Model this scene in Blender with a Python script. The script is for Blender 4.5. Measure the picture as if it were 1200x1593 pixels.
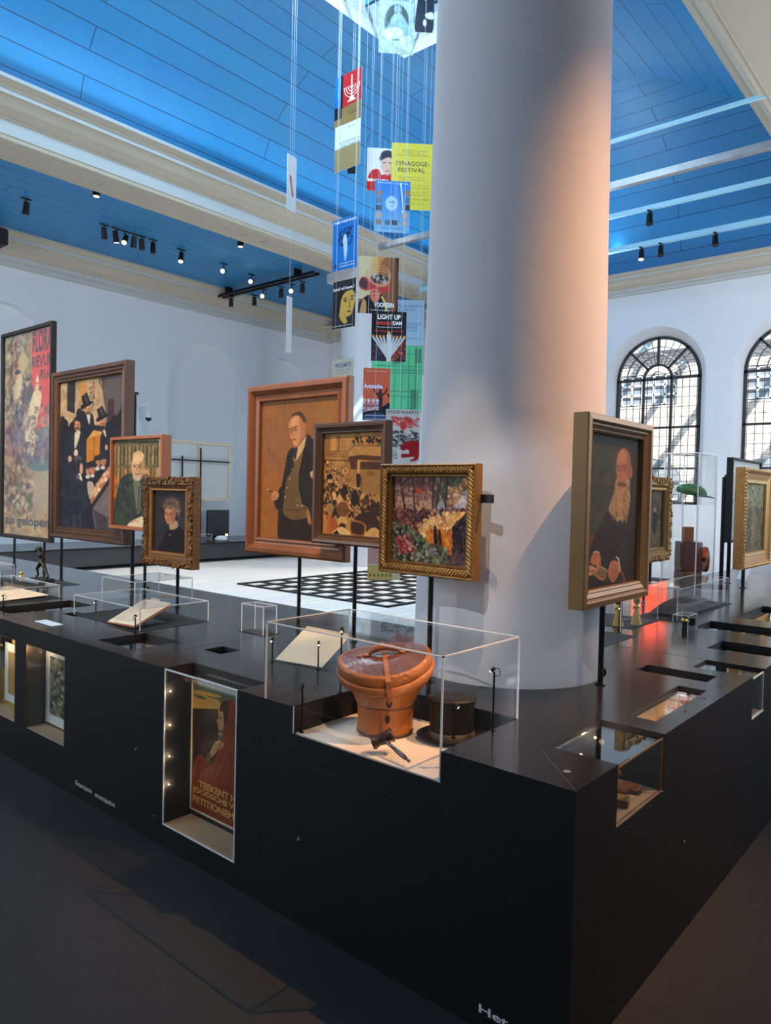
import bpy, math, random
import numpy as np
from mathutils import Vector, Matrix
from math import sin, cos, pi, radians as R, hypot, atan2, sqrt

for o in list(bpy.data.objects):
    bpy.data.objects.remove(o)
S = bpy.context.scene
C = S.collection

# ------------------------------------------------------------------ camera
cd = bpy.data.cameras.new('camera')
cam = bpy.data.objects.new('camera', cd)
C.objects.link(cam)
S.camera = cam
cd.sensor_fit = 'VERTICAL'
cd.sensor_height = 24.0
cd.lens = 1150.0 / 1593.0 * 24.0
cd.clip_start = 0.05
cd.clip_end = 200
_r = Vector((0.64776, -0.76150, 0.02313))
_d = Vector((-0.00500, -0.03461, -0.99939))
_f = Vector((0.76183, 0.64724, -0.02623))
cam.matrix_world = Matrix(((_r.x, -_d.x, -_f.x, 0), (_r.y, -_d.y, -_f.y, 0), (_r.z, -_d.z, -_f.z, 1.6), (0, 0, 0, 1)))

# ------------------------------------------------------------------ exposure, world, sun, daylight
S.view_settings.view_transform = 'Standard'
S.view_settings.look = 'None'
S.view_settings.gamma = 1
S.view_settings.use_curve_mapping = False
S.view_settings.exposure = 0.1
S.cycles.transparent_max_bounces = 40
S.cycles.max_bounces = 8
S.cycles.diffuse_bounces = 4
S.cycles.sample_clamp_indirect = 6

W = bpy.data.worlds.new('sky')
S.world = W
W.use_nodes = True
bg = W.node_tree.nodes['Background']
bg.inputs[0].default_value = (0.62, 0.80, 1.0, 1)
bg.inputs[1].default_value = 2.2


def lamp(kind, name, loc, target, energy, color=(1, 1, 1), **kw):
    l = bpy.data.lights.new(name, kind)
    l.energy = energy
    l.color = color
    for k, v in kw.items():
        setattr(l, k, v)
    o = bpy.data.objects.new(name, l)
    C.objects.link(o)
    o.location = loc
    dv = Vector(target) - Vector(loc)
    o.rotation_euler = dv.to_track_quat('-Z', 'Y').to_euler()
    return o


SUN_DIR = Vector((1.3, 1.0, -1.9))
sun = lamp('SUN', 'sun', (0, 0, 20), SUN_DIR + Vector((0, 0, 20)), 15, (1.0, 0.95, 0.89), angle=0.009)
# daylight over the skylight, then fill panels added at the windowless unseen walls
lamp('AREA', 'skylight_daylight', (5.75, 6.5, 9.3), (5.75, 6.5, 0), 1700, (0.86, 0.93, 1.0), shape='RECTANGLE', size=3.6, size_y=2.8)
lamp('AREA', 'window_daylight', (-3.7, 9.5, 3.4), (4, 10.5, 3.4), 440, (0.88, 0.93, 1.0), shape='RECTANGLE', size=9.0, size_y=3.0)
lamp('AREA', 'window_daylight', (11.2, -2.7, 3.4), (12.2, 3, 3.8), 470, (0.86, 0.92, 1.0), shape='RECTANGLE', size=6.6, size_y=2.8)
# cove lamps on top of the entablature, washing the blue vault
lamp('AREA', 'cove_lamp', (6, 10.12, 6.98), (6, 8.4, 8.3), 120, (0.75, 0.90, 1.0), shape='RECTANGLE', size=17, size_y=0.12)
lamp('AREA', 'cove_lamp', (14.5, 6.5, 6.30), (13.0, 6.5, 7.6), 110, (0.75, 0.90, 1.0), shape='RECTANGLE', size=0.12, size_y=7.4)

WARM = (1.0, 0.70, 0.42)


def spot(name, loc, target, energy, deg, blend=0.25, color=WARM, r=0.03):
    return lamp('SPOT', name, loc, target, energy, color, spot_size=R(deg), spot_blend=blend, shadow_soft_size=r)


# gallery spots for the column and paintings, with added spots that brighten dim places
spot('track_light', (3.75, -0.45, 6.0), (2.76, 1.5, 0.9), 1500, 34, 1.0, (1.0, 0.47, 0.19), 0.012)
spot('track_light', (3.75, -0.45, 6.0), (3.1, 1.5, 3.6), 60, 60, 0.8, (1.0, 0.60, 0.34), 0.02)  # wide dim spot added to keep the upper column warm
spot('track_light', (-1.5, 0.2, 4.6), (2.9, 1.5, 1.0), 330, 15, 0.6, (0.94, 0.92, 1.0), 0.02)  # cool fill added to brighten the column base
spot('track_light', (0.9, -0.4, 6.0), (2.12, 1.78, .92), 560, 9, 0.5)  # added to brighten the hat box
spot('track_light', (0.5, 1.6, 6.0), (2.5, 2.75, .85), 420, 14, 0.5)  # added to brighten the leaning document
spot('track_light', (0.4, 2.6, 6.0), (2.4, 3.95, .85), 700, 14, 0.5)  # added to brighten the open book
spot('track_light', (0.4, 4.2, 6.0), (2.3, 5.6, .85), 420, 16, 0.5)
spot('track_light', (0.4, 0.6, 6.0), (2.5, 1.9, 1.5), 380, 10, 0.5)
spot('track_light', (0.2, 2.0, 6.0), (2.95, 3.1, 1.7), 1000, 22, 0.5)
spot('track_light', (0.2, 3.2, 6.0), (2.9, 5.1, 1.6), 900, 26, 0.5)
spot('track_light', (0.2, 5.0, 6.0), (3.0, 7.0, 2.0), 1500, 24, 0.5)
spot('track_light', (4.6, -1.8, 5.8), (7.4, 1.8, 1.5), 500, 26, 0.5)
spot('track_light', (6.0, -2.7, 5.2), (3.6, .2, .3), 260, 62, 0.8)  # added to lift the right floor and the short side panel
for (x, y) in ((6.5, 11.6), (9.5, 11.6), (12.8, 10.2), (12.8, 5.0)):
    spot('track_light', (x, y, 6.1), (x - .3, y - 1.5 if y > 8 else y + 1, 0), 650, 80, 0.6, (1.0, 0.82, 0.62))  # added so the white floor bounces light up to the soffits

# ------------------------------------------------------------------ materials
_mats = {}


def lin(c):
    c = c / 255.0
    return c / 12.92 if c <= 0.04045 else ((c + 0.055) / 1.055) ** 2.4


def L(r, g, b):
    return (lin(r), lin(g), lin(b))


def mat(name, col, rough=0.5, metal=0.0, bump=0.0, bscale=40.0, var=0.0, vscale=3.0, emit=None, spec=0.5, coat=0.0):
    if name in _mats:
        return _mats[name]
    m = bpy.data.materials.new(name)
    m.use_nodes = True
    nt = m.node_tree
    b = nt.nodes['Principled BSDF']
    b.inputs['Base Color'].default_value = (*col, 1)
    b.inputs['Roughness'].default_value = rough
    b.inputs['Metallic'].default_value = metal
    b.inputs['Specular IOR Level'].default_value = spec
    b.inputs['Coat Weight'].default_value = coat
    if emit:
        b.inputs['Emission Color'].default_value = (*emit[0], 1)
        b.inputs['Emission Strength'].default_value = emit[1]
    if bump or var:
        tc = nt.nodes.new('ShaderNodeTexCoord')
    if var:
        n = nt.nodes.new('ShaderNodeTexNoise')
        n.inputs['Scale'].default_value = vscale
        n.inputs['Detail'].default_value = 5
        nt.links.new(tc.outputs['Object'], n.inputs['Vector'])
        mx = nt.nodes.new('ShaderNodeMixRGB')
        mx.inputs[1].default_value = (*[c * (1 - var) for c in col], 1)
        mx.inputs[2].default_value = (*[min(1, c * (1 + var)) for c in col], 1)
        nt.links.new(n.outputs['Fac'], mx.inputs[0])
        nt.links.new(mx.outputs[0], b.inputs['Base Color'])
    if bump:
        n2 = nt.nodes.new('ShaderNodeTexNoise')
        n2.inputs['Scale'].default_value = bscale
        n2.inputs['Detail'].default_value = 4
        nt.links.new(tc.outputs['Object'], n2.inputs['Vector'])
        bp = nt.nodes.new('ShaderNodeBump')
        bp.inputs['Strength'].default_value = bump
        bp.inputs['Distance'].default_value = 0.01
        nt.links.new(n2.outputs['Fac'], bp.inputs['Height'])
        nt.links.new(bp.outputs[0], b.inputs['Normal'])
    _mats[name] = m
    return m


def plank_mat(name, col, dark, width, length, rough=0.5, gap=0.02, var=0.08):
    """boards along U, counted along V (metres), from the mesh's UV map"""
    m = bpy.data.materials.new(name)
    m.use_nodes = True
    nt = m.node_tree
    b = nt.nodes['Principled BSDF']
    b.inputs['Roughness'].default_value = rough
    uv = nt.nodes.new('ShaderNodeUVMap')
    br = nt.nodes.new('ShaderNodeTexBrick')
    br.inputs['Scale'].default_value = 1.0
    br.inputs['Brick Width'].default_value = length
    br.inputs['Row Height'].default_value = width
    br.inputs['Mortar Size'].default_value = gap / 2
    br.inputs['Mortar Smooth'].default_value = 0.1
    br.offset = 0.37
    br.inputs['Color1'].default_value = (*[c * (1 - var) for c in col], 1)
    br.inputs['Color2'].default_value = (*[min(1, c * (1 + var)) for c in col], 1)
    br.inputs['Mortar'].default_value = (*dark, 1)
    nt.links.new(uv.outputs[0], br.inputs['Vector'])
    n = nt.nodes.new('ShaderNodeTexNoise')
    n.inputs['Scale'].default_value = 1.5
    n.inputs['Detail'].default_value = 6
    nt.links.new(uv.outputs[0], n.inputs['Vector'])
    mx = nt.nodes.new('ShaderNodeMixRGB')
    mx.blend_type = 'MULTIPLY'
    mx.inputs[0].default_value = 0.25
    nt.links.new(br.outputs['Color'], mx.inputs[1])
    nt.links.new(n.outputs['Color'], mx.inputs[2])
    nt.links.new(mx.outputs[0], b.inputs['Base Color'])
    bp = nt.nodes.new('ShaderNodeBump')
    bp.inputs['Strength'].default_value = 0.4
    bp.inputs['Distance'].default_value = 0.01
    bp.invert = True
    nt.links.new(br.outputs['Fac'], bp.inputs['Height'])
    nt.links.new(bp.outputs[0], b.inputs['Normal'])
    return m


def glass_mat(name, tint=(0.97, 0.985, 0.98), ior=1.45, rough=0.01, boost=1.0):
    m = bpy.data.materials.new(name)
    m.use_nodes = True
    nt = m.node_tree
    nt.nodes.clear()
    out = nt.nodes.new('ShaderNodeOutputMaterial')
    mx = nt.nodes.new('ShaderNodeMixShader')
    t = nt.nodes.new('ShaderNodeBsdfTransparent')
    t.inputs[0].default_value = (*tint, 1)
    g = nt.nodes.new('ShaderNodeBsdfAnisotropic')
    g.inputs['Roughness'].default_value = rough
    fr = nt.nodes.new('ShaderNodeFresnel')
    ge = nt.nodes.new('ShaderNodeNewGeometry')
    mi = nt.nodes.new('ShaderNodeMapRange')      # same air-to-sheet Fresnel on both faces of the thin sheet
    mi.inputs['To Min'].default_value = ior
    mi.inputs['To Max'].default_value = 1.0 / ior
    nt.links.new(ge.outputs['Backfacing'], mi.inputs['Value'])
    nt.links.new(mi.outputs[0], fr.inputs[0])
    mu = nt.nodes.new('ShaderNodeMath')
    mu.operation = 'MULTIPLY'
    mu.inputs[1].default_value = boost
    nt.links.new(fr.outputs[0], mu.inputs[0])
    nt.links.new(mu.outputs[0], mx.inputs[0])
    nt.links.new(t.outputs[0], mx.inputs[1])
    nt.links.new(g.outputs[0], mx.inputs[2])
    nt.links.new(mx.outputs[0], out.inputs[0])
    return m


def translucent_mat(name, col):
    m = bpy.data.materials.new(name)
    m.use_nodes = True
    nt = m.node_tree
    b = nt.nodes['Principled BSDF']
    b.inputs['Base Color'].default_value = (*col, 1)
    b.inputs['Roughness'].default_value = 0.4
    tr = nt.nodes.new('ShaderNodeBsdfTransparent')
    tr.inputs[0].default_value = (*col, 1)
    mx = nt.nodes.new('ShaderNodeMixShader')
    mx.inputs[0].default_value = 0.45
    out = nt.nodes['Material Output']
    nt.links.new(b.outputs[0], mx.inputs[1])
    nt.links.new(tr.outputs[0], mx.inputs[2])
    nt.links.new(mx.outputs[0], out.inputs[0])
    return m


def paint_mat(name, rough, bump, coat=0.0):
    m = bpy.data.materials.new(name)
    m.use_nodes = True
    nt = m.node_tree
    b = nt.nodes['Principled BSDF']
    b.inputs['Roughness'].default_value = rough
    b.inputs['Coat Weight'].default_value = coat
    b.inputs['Specular IOR Level'].default_value = 0.15
    at = nt.nodes.new('ShaderNodeVertexColor')
    at.layer_name = 'Col'
    nt.links.new(at.outputs[0], b.inputs['Base Color'])
    if bump:
        tc = nt.nodes.new('ShaderNodeTexCoord')
        n2 = nt.nodes.new('ShaderNodeTexNoise')
        n2.inputs['Scale'].default_value = 130
        nt.links.new(tc.outputs['Object'], n2.inputs['Vector'])
        bp = nt.nodes.new('ShaderNodeBump')
        bp.inputs['Strength'].default_value = bump
        bp.inputs['Distance'].default_value = 0.004
        nt.links.new(n2.outputs['Fac'], bp.inputs['Height'])
        nt.links.new(bp.outputs[0], b.inputs['Normal'])
    return m


M = dict(
    wall=mat('wall_plaster', (0.79, 0.81, 0.84), 0.8, bump=0.15, bscale=12, var=0.03, vscale=0.7),
    column=mat('column_plaster', (0.64, 0.65, 0.68), 0.75, bump=0.25, bscale=9, var=0.02),
    cream=mat('cream_moulding', (0.52, 0.46, 0.35), 0.55, var=0.05, vscale=2),
    creamlight=mat('pale_moulding', (0.52, 0.55, 0.55), 0.5, var=0.03),  # pale bluish copy of the cream; skylight on the bands put into colour
    blue=plank_mat('blue_boards', (0.022, 0.25, 0.55), (0.006, 0.06, 0.15), 0.32, 5.2, 0.45, 0.014, 0.06),
    whitefloor=plank_mat('white_floorboards', (0.80, 0.82, 0.82), (0.45, 0.47, 0.48), 0.22, 2.6, 0.45, 0.012, 0.05),
    darkfloor=mat('dark_carpet', (0.020, 0.022, 0.023), 0.95, bump=0.5, bscale=300, var=0.15, vscale=1.5),
    black=mat('black_top_laminate', (0.016, 0.015, 0.015), 0.17, var=0.12, vscale=2.0, spec=0.26),
    side=mat('black_side_panel', (0.0065, 0.0065, 0.0070), 0.6, bump=0.1, bscale=60, var=0.2, vscale=5, spec=0.3),
    mattblack=mat('matt_black', (0.008, 0.008, 0.009), 0.7),
    metalblack=mat('black_metal', (0.010, 0.010, 0.011), 0.35, 0.4),
    iron=mat('window_iron', (0.022, 0.018, 0.018), 0.5),
    acrylic=glass_mat('clear_acrylic', (0.985, 0.99, 0.988), 1.25, boost=0.75),
    edge=mat('polished_acrylic_edge', (0.75, 0.80, 0.80), 0.15, spec=0.9),
    pane=glass_mat('showcase_glass', (0.96, 0.98, 0.97), 1.5, 0.0, 1.3),
    winglass=glass_mat('window_glass', (0.97, 0.99, 0.99), 1.3),
    paper=mat('cream_paper', (0.78, 0.68, 0.52), 0.8, var=0.05, vscale=20),
    white=mat('white_card', (0.80, 0.82, 0.84), 0.6),
    offwhite=mat('case_base_board', (0.66, 0.61, 0.54), 0.75, var=0.03),
    beige=mat('showcase_floor', (0.50, 0.40, 0.29), 0.8, var=0.08, vscale=12),
    wood=mat('brown_frame_wood', (0.25, 0.085, 0.028), 0.38, var=0.35, vscale=9, bump=0.1),
    darkwood=mat('dark_frame_wood', (0.085, 0.040, 0.020), 0.4, var=0.4, vscale=12, bump=0.1),
    orangewood=mat('orange_frame_wood', (0.40, 0.13, 0.05), 0.4, var=0.2, vscale=8),
    gold=mat('old_gold_leaf', (0.36, 0.19, 0.055), 0.38, 0.55, bump=0.3, bscale=90, var=0.4, vscale=25),
    golddark=mat('dark_gilding', (0.16, 0.075, 0.022), 0.42, 0.4, bump=0.4, bscale=80, var=0.5, vscale=30),
    brass=mat('bronze_gold_frame', (0.20, 0.12, 0.045), 0.36, 0.5, var=0.25, vscale=6),
    goldlight=mat('bright_gilt', (0.62, 0.40, 0.14), 0.28, 0.6, var=0.2, vscale=10),
    goldmetal=mat('gold_metal', (0.85, 0.52, 0.10), 0.22, 1.0),
    yellow=mat('yellow_paint', (0.80, 0.52, 0.10), 0.5),
    leather=mat('tan_leather', (0.36, 0.115, 0.028), 0.36, bump=0.5, bscale=60, var=0.4, vscale=9, coat=0.3),
    leatherdark=mat('worn_dark_leather', (0.115, 0.042, 0.026), 0.42, bump=0.5, bscale=50, var=0.45, vscale=14, coat=0.2),
    strap=mat('leather_strap', (0.30, 0.10, 0.035), 0.45, var=0.3, vscale=20),
    silk=mat('black_hat_silk', (0.016, 0.013, 0.007), 0.45, spec=0.25, var=0.4, vscale=20, bump=0.2, bscale=50),
    ebony=mat('polished_dark_wood', (0.045, 0.020, 0.012), 0.2, coat=0.5, var=0.3, vscale=15),
    bronze=mat('dark_bronze', (0.035, 0.025, 0.016), 0.3, 0.7, var=0.4, vscale=15),
    stretcher=mat('pale_stretcher_wood', (0.66, 0.52, 0.36), 0.6, var=0.1, vscale=10),
    linen=mat('canvas_back', (0.55, 0.56, 0.54), 0.85, var=0.08, vscale=8),
    brick=None,
    orange=mat('orange_red_panel', (0.85, 0.06, 0.02), 0.5, emit=((1.0, 0.075, 0.015), 5.0)),
    lens=mat('lit_lamp_lens', (1, 0.85, 0.6), 0.3, emit=((1.0, 0.70, 0.42), 2.2)),
    led=mat('lit_led', (1, 0.85, 0.6), 0.3, emit=((1.0, 0.66, 0.34), 3.0)),
    tube=mat('pale_blue_tie_bar', (0.35, 0.68, 0.85), 0.4),
    steel=mat('brushed_steel_bar', (0.30, 0.29, 0.30), 0.35, 0.6, var=0.3, vscale=6),
    green=mat('green_leather', (0.03, 0.13, 0.035), 0.45, bump=0.4, bscale=30, var=0.5, vscale=12),
    maroon=mat('dark_mahogany', (0.11, 0.035, 0.035), 0.3, var=0.3, vscale=8, coat=0.3),
    oak=mat('brown_wood_block', (0.24, 0.10, 0.045), 0.4, var=0.25, vscale=7),
    red=mat('red_print', (0.62, 0.05, 0.03), 0.6),
    oil=paint_mat('oil_paint', 0.6, 0.3, 0.0),
    print=paint_mat('printed_board', 0.45, 0.0),
    wire=mat('thin_steel_wire', (0.60, 0.66, 0.66), 0.3, 0.3),
    screen=mat('dark_screen', (0.012, 0.014, 0.018), 0.15),
)
M['greenboard'] = translucent_mat('green_translucent_print', (0.18, 0.72, 0.42))
INK = {}


def ink(r, g, b, rough=0.5):
    k = (r, g, b)
    if k not in INK:
        INK[k] = mat('ink_%02x%02x%02x' % k, L(r, g, b), rough)
    return INK[k]


# ------------------------------------------------------------------ mesh builder
class MB:
    def __init__(s):
        s.v, s.f, s.mi, s.sm = [], [], [], []

    def add(s, vs, fs, mi=0, sm=False):
        n = len(s.v)
        s.v += [tuple(v) for v in vs]
        for f in fs:
            s.f.append([i + n for i in f])
            s.mi.append(mi)
            s.sm.append(sm)
        return s

    def box(s, x0, x1, y0, y1, z0, z1, mi=0):
        vs = [(x, y, z) for z in (z0, z1) for y in (y0, y1) for x in (x0, x1)]
        return s.add(vs, [(0, 2, 3, 1), (4, 5, 7, 6), (0, 1, 5, 4), (2, 6, 7, 3), (0, 4, 6, 2), (1, 3, 7, 5)], mi)

    def bbox(s, x0, x1, y0, y1, z0, z1, b=0.004, mi=0):
        """box with chamfered vertical and horizontal edges"""
        vs = []
        for z, i in ((z0, b), (z0 + b, 0), (z1 - b, 0), (z1, b)):
            j = b
            vs += [(x0 + i + j, y0 + i, z), (x1 - i - j, y0 + i, z), (x1 - i, y0 + i + j, z), (x1 - i, y1 - i - j, z),
                   (x1 - i - j, y1 - i, z), (x0 + i + j, y1 - i, z), (x0 + i, y1 - i - j, z), (x0 + i, y0 + i + j, z)]
        fs = [tuple(range(7, -1, -1)), tuple(range(24, 32))]
        for k in range(3):
            for q in range(8):
                a, c = k * 8 + q, k * 8 + (q + 1) % 8
                fs.append((a, c, c + 8, a + 8))
        return s.add(vs, fs, mi)

    def quad(s, a, b, c, d, mi=0):
        return s.add([a, b, c, d], [(0, 1, 2, 3)], mi)

    def cyl(s, p0, p1, r0, r1=None, n=16, mi=0, caps=True, sm=True):
        r1 = r0 if r1 is None else r1
        p0, p1 = Vector(p0), Vector(p1)
        d = (p1 - p0).normalized()
        a = d.orthogonal().normalized()
        b = d.cross(a)
        vs = []
        for p, r in ((p0, r0), (p1, r1)):
            vs += [p + (a * cos(2 * pi * i / n) + b * sin(2 * pi * i / n)) * r for i in range(n)]
        s.add(vs, [(i, (i + 1) % n, n + (i + 1) % n, n + i) for i in range(n)], mi, sm)
        if caps:
            s.add(vs[:n][::-1], [tuple(range(n))], mi)
            s.add(vs[n:], [tuple(range(n))], mi)
        return s

    def tube(s, pts, r, n=8, mi=0):
        pts = [Vector(p) for p in pts]
        rs = r if isinstance(r, (list, tuple)) else [r] * len(pts)
        vs = []
        ref = None
        for k, p in enumerate(pts):
            t = (pts[min(k + 1, len(pts) - 1)] - pts[max(k - 1, 0)]).normalized()
            a = t.orthogonal().normalized() if ref is None else (ref - t * ref.dot(t)).normalized()
            ref = a
            b = t.cross(a)
            vs += [p + (a * cos(2 * pi * i / n) + b * sin(2 * pi * i / n)) * rs[k] for i in range(n)]
        fs = []
        for k in range(len(pts) - 1):
            for i in range(n):
                fs.append((k * n + i, k * n + (i + 1) % n, (k + 1) * n + (i + 1) % n, (k + 1) * n + i))
        s.add(vs, fs, mi, True)
        m = len(pts) - 1
        s.add(vs[:n][::-1], [tuple(range(n))], mi)
        s.add(vs[m * n:], [tuple(range(n))], mi)
        return s

    def lathe(s, prof, c=(0, 0, 0), n=48, mi=0, sx=1.0, sy=1.0, sm=True):
        vs = [(c[0] + r * cos(2 * pi * i / n) * sx, c[1] + r * sin(2 * pi * i / n) * sy, c[2] + z) for r, z in prof for i in range(n)]
        fs = []
        for k in range(len(prof) - 1):
            for i in range(n):
                fs.append((k * n + i, k * n + (i + 1) % n, (k + 1) * n + (i + 1) % n, (k + 1) * n + i))
        return s.add(vs, fs, mi, sm)

    def ball(s, c, rx, ry=None, rz=None, n=10, mi=0, rot=None):
        ry = rx if ry is None else ry
        rz = rx if rz is None else rz
        vs, fs = [], []
        m = max(4, n // 2)
        for k in range(m + 1):
            th = pi * k / m
            for i in range(n):
                ph = 2 * pi * i / n
                p = Vector((rx * sin(th) * cos(ph), ry * sin(th) * sin(ph), rz * cos(th)))
                if rot is not None:
                    p = rot @ p
                vs.append((c[0] + p.x, c[1] + p.y, c[2] + p.z))
        for k in range(m):
            for i in range(n):
                fs.append((k * n + i, (k + 1) * n + i, (k + 1) * n + (i + 1) % n, k * n + (i + 1) % n))
        return s.add(vs, fs, mi, True)

    def prism(s, pts, axis, a, b, mi=0):
        """extrude a 2D polygon; axis 0: pts are (y,z) from x=a to b; 1: (x,z); 2: (x,y)"""
        def P(p, t):
            return (t, p[0], p[1]) if axis == 0 else ((p[0], t, p[1]) if axis == 1 else (p[0], p[1], t))
        n = len(pts)
        vs = [P(p, a) for p in pts] + [P(p, b) for p in pts]
        fs = [tuple(range(n)), tuple(range(2 * n - 1, n - 1, -1))] + [(i, i + n, (i + 1) % n + n, (i + 1) % n) for i in range(n)]
        return s.add(vs, fs, mi)

    def build(s, name, mats, parent=None, kind=None, world=True, uv=None, recalc=True):
        me = bpy.data.meshes.new(name)
        off = (0, 0, 0)
        if parent is not None and world:
            off = parent.location if parent.parent is None else (parent.location + parent.parent.location)
        vs = [(v[0] - off[0], v[1] - off[1], v[2] - off[2]) for v in s.v]
        me.from_pydata(vs, [], s.f)
        if not isinstance(mats, (list, tuple)):
            mats = [mats]
        for m in mats:
            me.materials.append(m)
        me.polygons.foreach_set('material_index', s.mi)
        me.polygons.foreach_set('use_smooth', s.sm)
        if uv:
            lay = me.uv_layers.new(name='UVMap')
            for p in me.polygons:
                for li in p.loop_indices:
                    v = s.v[me.loops[li].vertex_index]
                    lay.data[li].uv = uv(v)
        if recalc:
            import bmesh
            b = bmesh.new()
            b.from_mesh(me)
            bmesh.ops.recalc_face_normals(b, faces=b.faces)
            b.to_mesh(me)
            b.free()
        me.update()
        o = bpy.data.objects.new(name, me)
        C.objects.link(o)
        if parent is not None:
            o.parent = parent
        if kind:
            o['kind'] = kind
        return o


def tag(o, label=None, cat=None, group=None, kind=None):
    if label:
        o['label'] = label
    if cat:
        o['category'] = cat
    if group:
        o['group'] = group
    if kind:
        o['kind'] = kind
    return o


def thing(name, label, cat, loc=(0, 0, 0), rz=0.0, group=None):
    o = bpy.data.objects.new(name, None)
    o.empty_display_size = 0.1
    C.objects.link(o)
    o.location = loc
    o.rotation_euler = (0, 0, rz)
    return tag(o, label, cat, group)


def copy_tree(o, parent=None):
    c = o.copy()
    C.objects.link(c)
    c.parent = parent
    for ch in [x for x in o.children]:
        copy_tree(ch, c)
    return c


def text_geo(mb, body, x0, z0, w, h, y=-0.001, mi=0, bold=0.0, th=0.0006, slant=0.0, P=None):
    """filled lettering fitted into the box (x0..x0+w, z0..z0+h) of the local XZ plane"""
    cu = bpy.data.curves.new('t', 'FONT')
    cu.body = body
    cu.size = 1.0
    cu.offset = bold
    cu.shear = slant
    cu.resolution_u = 3
    ob = bpy.data.objects.new('t', cu)
    C.objects.link(ob)
    dg = bpy.context.evaluated_depsgraph_get()
    me = bpy.data.meshes.new_from_object(ob.evaluated_get(dg))
    vs = [(v.co.x, v.co.y) for v in me.vertices]
    fs = [tuple(p.vertices) for p in me.polygons]
    bpy.data.objects.remove(ob)
    bpy.data.curves.remove(cu)
    bpy.data.meshes.remove(me)
    if not vs:
        return
    xs = [v[0] for v in vs]
    ys = [v[1] for v in vs]
    ax, bx, ay, by = min(xs), max(xs), min(ys), max(ys)
    out = []
    for x, yv in vs:
        u = x0 + (x - ax) / (bx - ax + 1e-9) * w
        z = z0 + (yv - ay) / (by - ay + 1e-9) * h
        out.append(P(u, z) if P else (u, y, z))
    mb.add(out, fs, mi)

# ------------------------------------------------------------------ the room
def seg_arc(cy, cz, r, a0, a1, n):
    return [(cy + r * cos(a0 + (a1 - a0) * i / n), cz + r * sin(a0 + (a1 - a0) * i / n)) for i in range(n + 1)]


XA, XB, YA, YB = -4.0, 15.0, -3.0, 15.0
WT, CT, SOF = 5.8, 6.4, 6.28

# floors
MB().quad((XA, YA, 0), (XB, YA, 0), (XB, YB, 0), (XA, YB, 0)).build('floor', M['darkfloor'], kind='structure', recalc=False)
wf = MB().box(3.46, 14.2, 2.5, 13.6, 0.0, 0.006)
wf.build('floor', M['whitefloor'], kind='structure', uv=lambda v: (v[0], v[1]))


def arched_wall(name, plane, lo, hi, z1, opens, depth, axis, hole_open=True):
    """wall in a plane (axis 0: x = plane, spans y; axis 1: y = plane, spans x) with round-arched openings
    opens: (centre, radius, springing z, sill z, far radius, far centre); reveal runs to depth, niche backs are closed"""
    mb = MB()

    def P(u, z, d):
        return (plane + d, u, z) if axis == 0 else (u, plane + d, z)
    opens = sorted(opens)
    N = 24
    u = lo
    for (c, r, sz, sill, r2, c2) in opens:
        mb.quad(P(u, 0, 0), P(c - r, 0, 0), P(c - r, z1, 0), P(u, z1, 0))
        mb.quad(P(c - r, 0, 0), P(c + r, 0, 0), P(c + r, sill, 0), P(c - r, sill, 0))
        arc = [(c + r * cos(pi * (1 - i / N)), sz + r * sin(pi * (1 - i / N))) for i in range(N + 1)]
        for (a, b) in zip(arc[:-1], arc[1:]):
            mb.quad(P(a[0], a[1], 0), P(b[0], b[1], 0), P(b[0], z1, 0), P(a[0], z1, 0))
        loop = [(c - r, sill)] + arc + [(c + r, sill)]
        arc2 = [(c2 + r2 * cos(pi * (1 - i / N)), sz + r2 * sin(pi * (1 - i / N))) for i in range(N + 1)]
        loop2 = [(c2 - r2, sill)] + arc2 + [(c2 + r2, sill)]
        n = len(loop)
        for i in range(n):
            a, b, d, e = loop[i], loop[(i + 1) % n], loop2[(i + 1) % n], loop2[i]
            sm = 1 <= i < n - 2
            mb.add([P(a[0], a[1], 0), P(b[0], b[1], 0), P(d[0], d[1], depth), P(e[0], e[1], depth)], [(0, 1, 2, 3)])
        if not hole_open:
            mb.add([P(a[0], a[1], depth) for a in loop2], [tuple(range(n))])
        u = c + r
    mb.quad(P(u, 0, 0), P(hi, 0, 0), P(hi, z1, 0), P(u, z1, 0))
    return mb.build(name, M['wall'], kind='structure', recalc=False)


WIN_C = [10.73, 8.19, 5.655, 3.12, 0.58]
arched_wall('wall_right', 15.0, YA, YB, 6.9, [(c, 1.008, 4.08, 1.5, 0.865, c + 0.05) for c in WIN_C], 0.35, 0)
arched_wall('wall_left', 15.0, XA, XB, 6.9, [(c, 1.02, 4.1, 1.29, 1.0, c) for c in (13.4, 10.81, 6.1, 3.4, 0.7)], 0.16, 1, False)
MB().quad((XA, YA, 0), (XA, YB, 0), (XA, YB, 6.9), (XA, YA, 6.9)).build('wall_back', M['wall'], kind='structure', recalc=False)
MB().quad((XA, YA, 0), (XB, YA, 0), (XB, YA, 6.9), (XA, YA, 6.9)).build('wall_front', M['wall'], kind='structure', recalc=False)

# aisle ceilings of blue boards
for nm, y0, y1 in (('ceiling', 11.0, 15.0), ('ceiling', -3.0, 1.5)):
    MB().quad((XA, y0, CT), (XB, y0, CT), (XB, y1, CT), (XA, y1, CT)).build(nm, M['blue'], kind='structure', uv=lambda v: (v[0], v[1]), recalc=False)

# coved vault over the nave
NZ = 18


def prof(z, a, b, z0, s0):
    t = min(1, max(0, (z - z0) / b))
    return s0 + a - a * sqrt(max(0, 1 - t * t))


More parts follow.
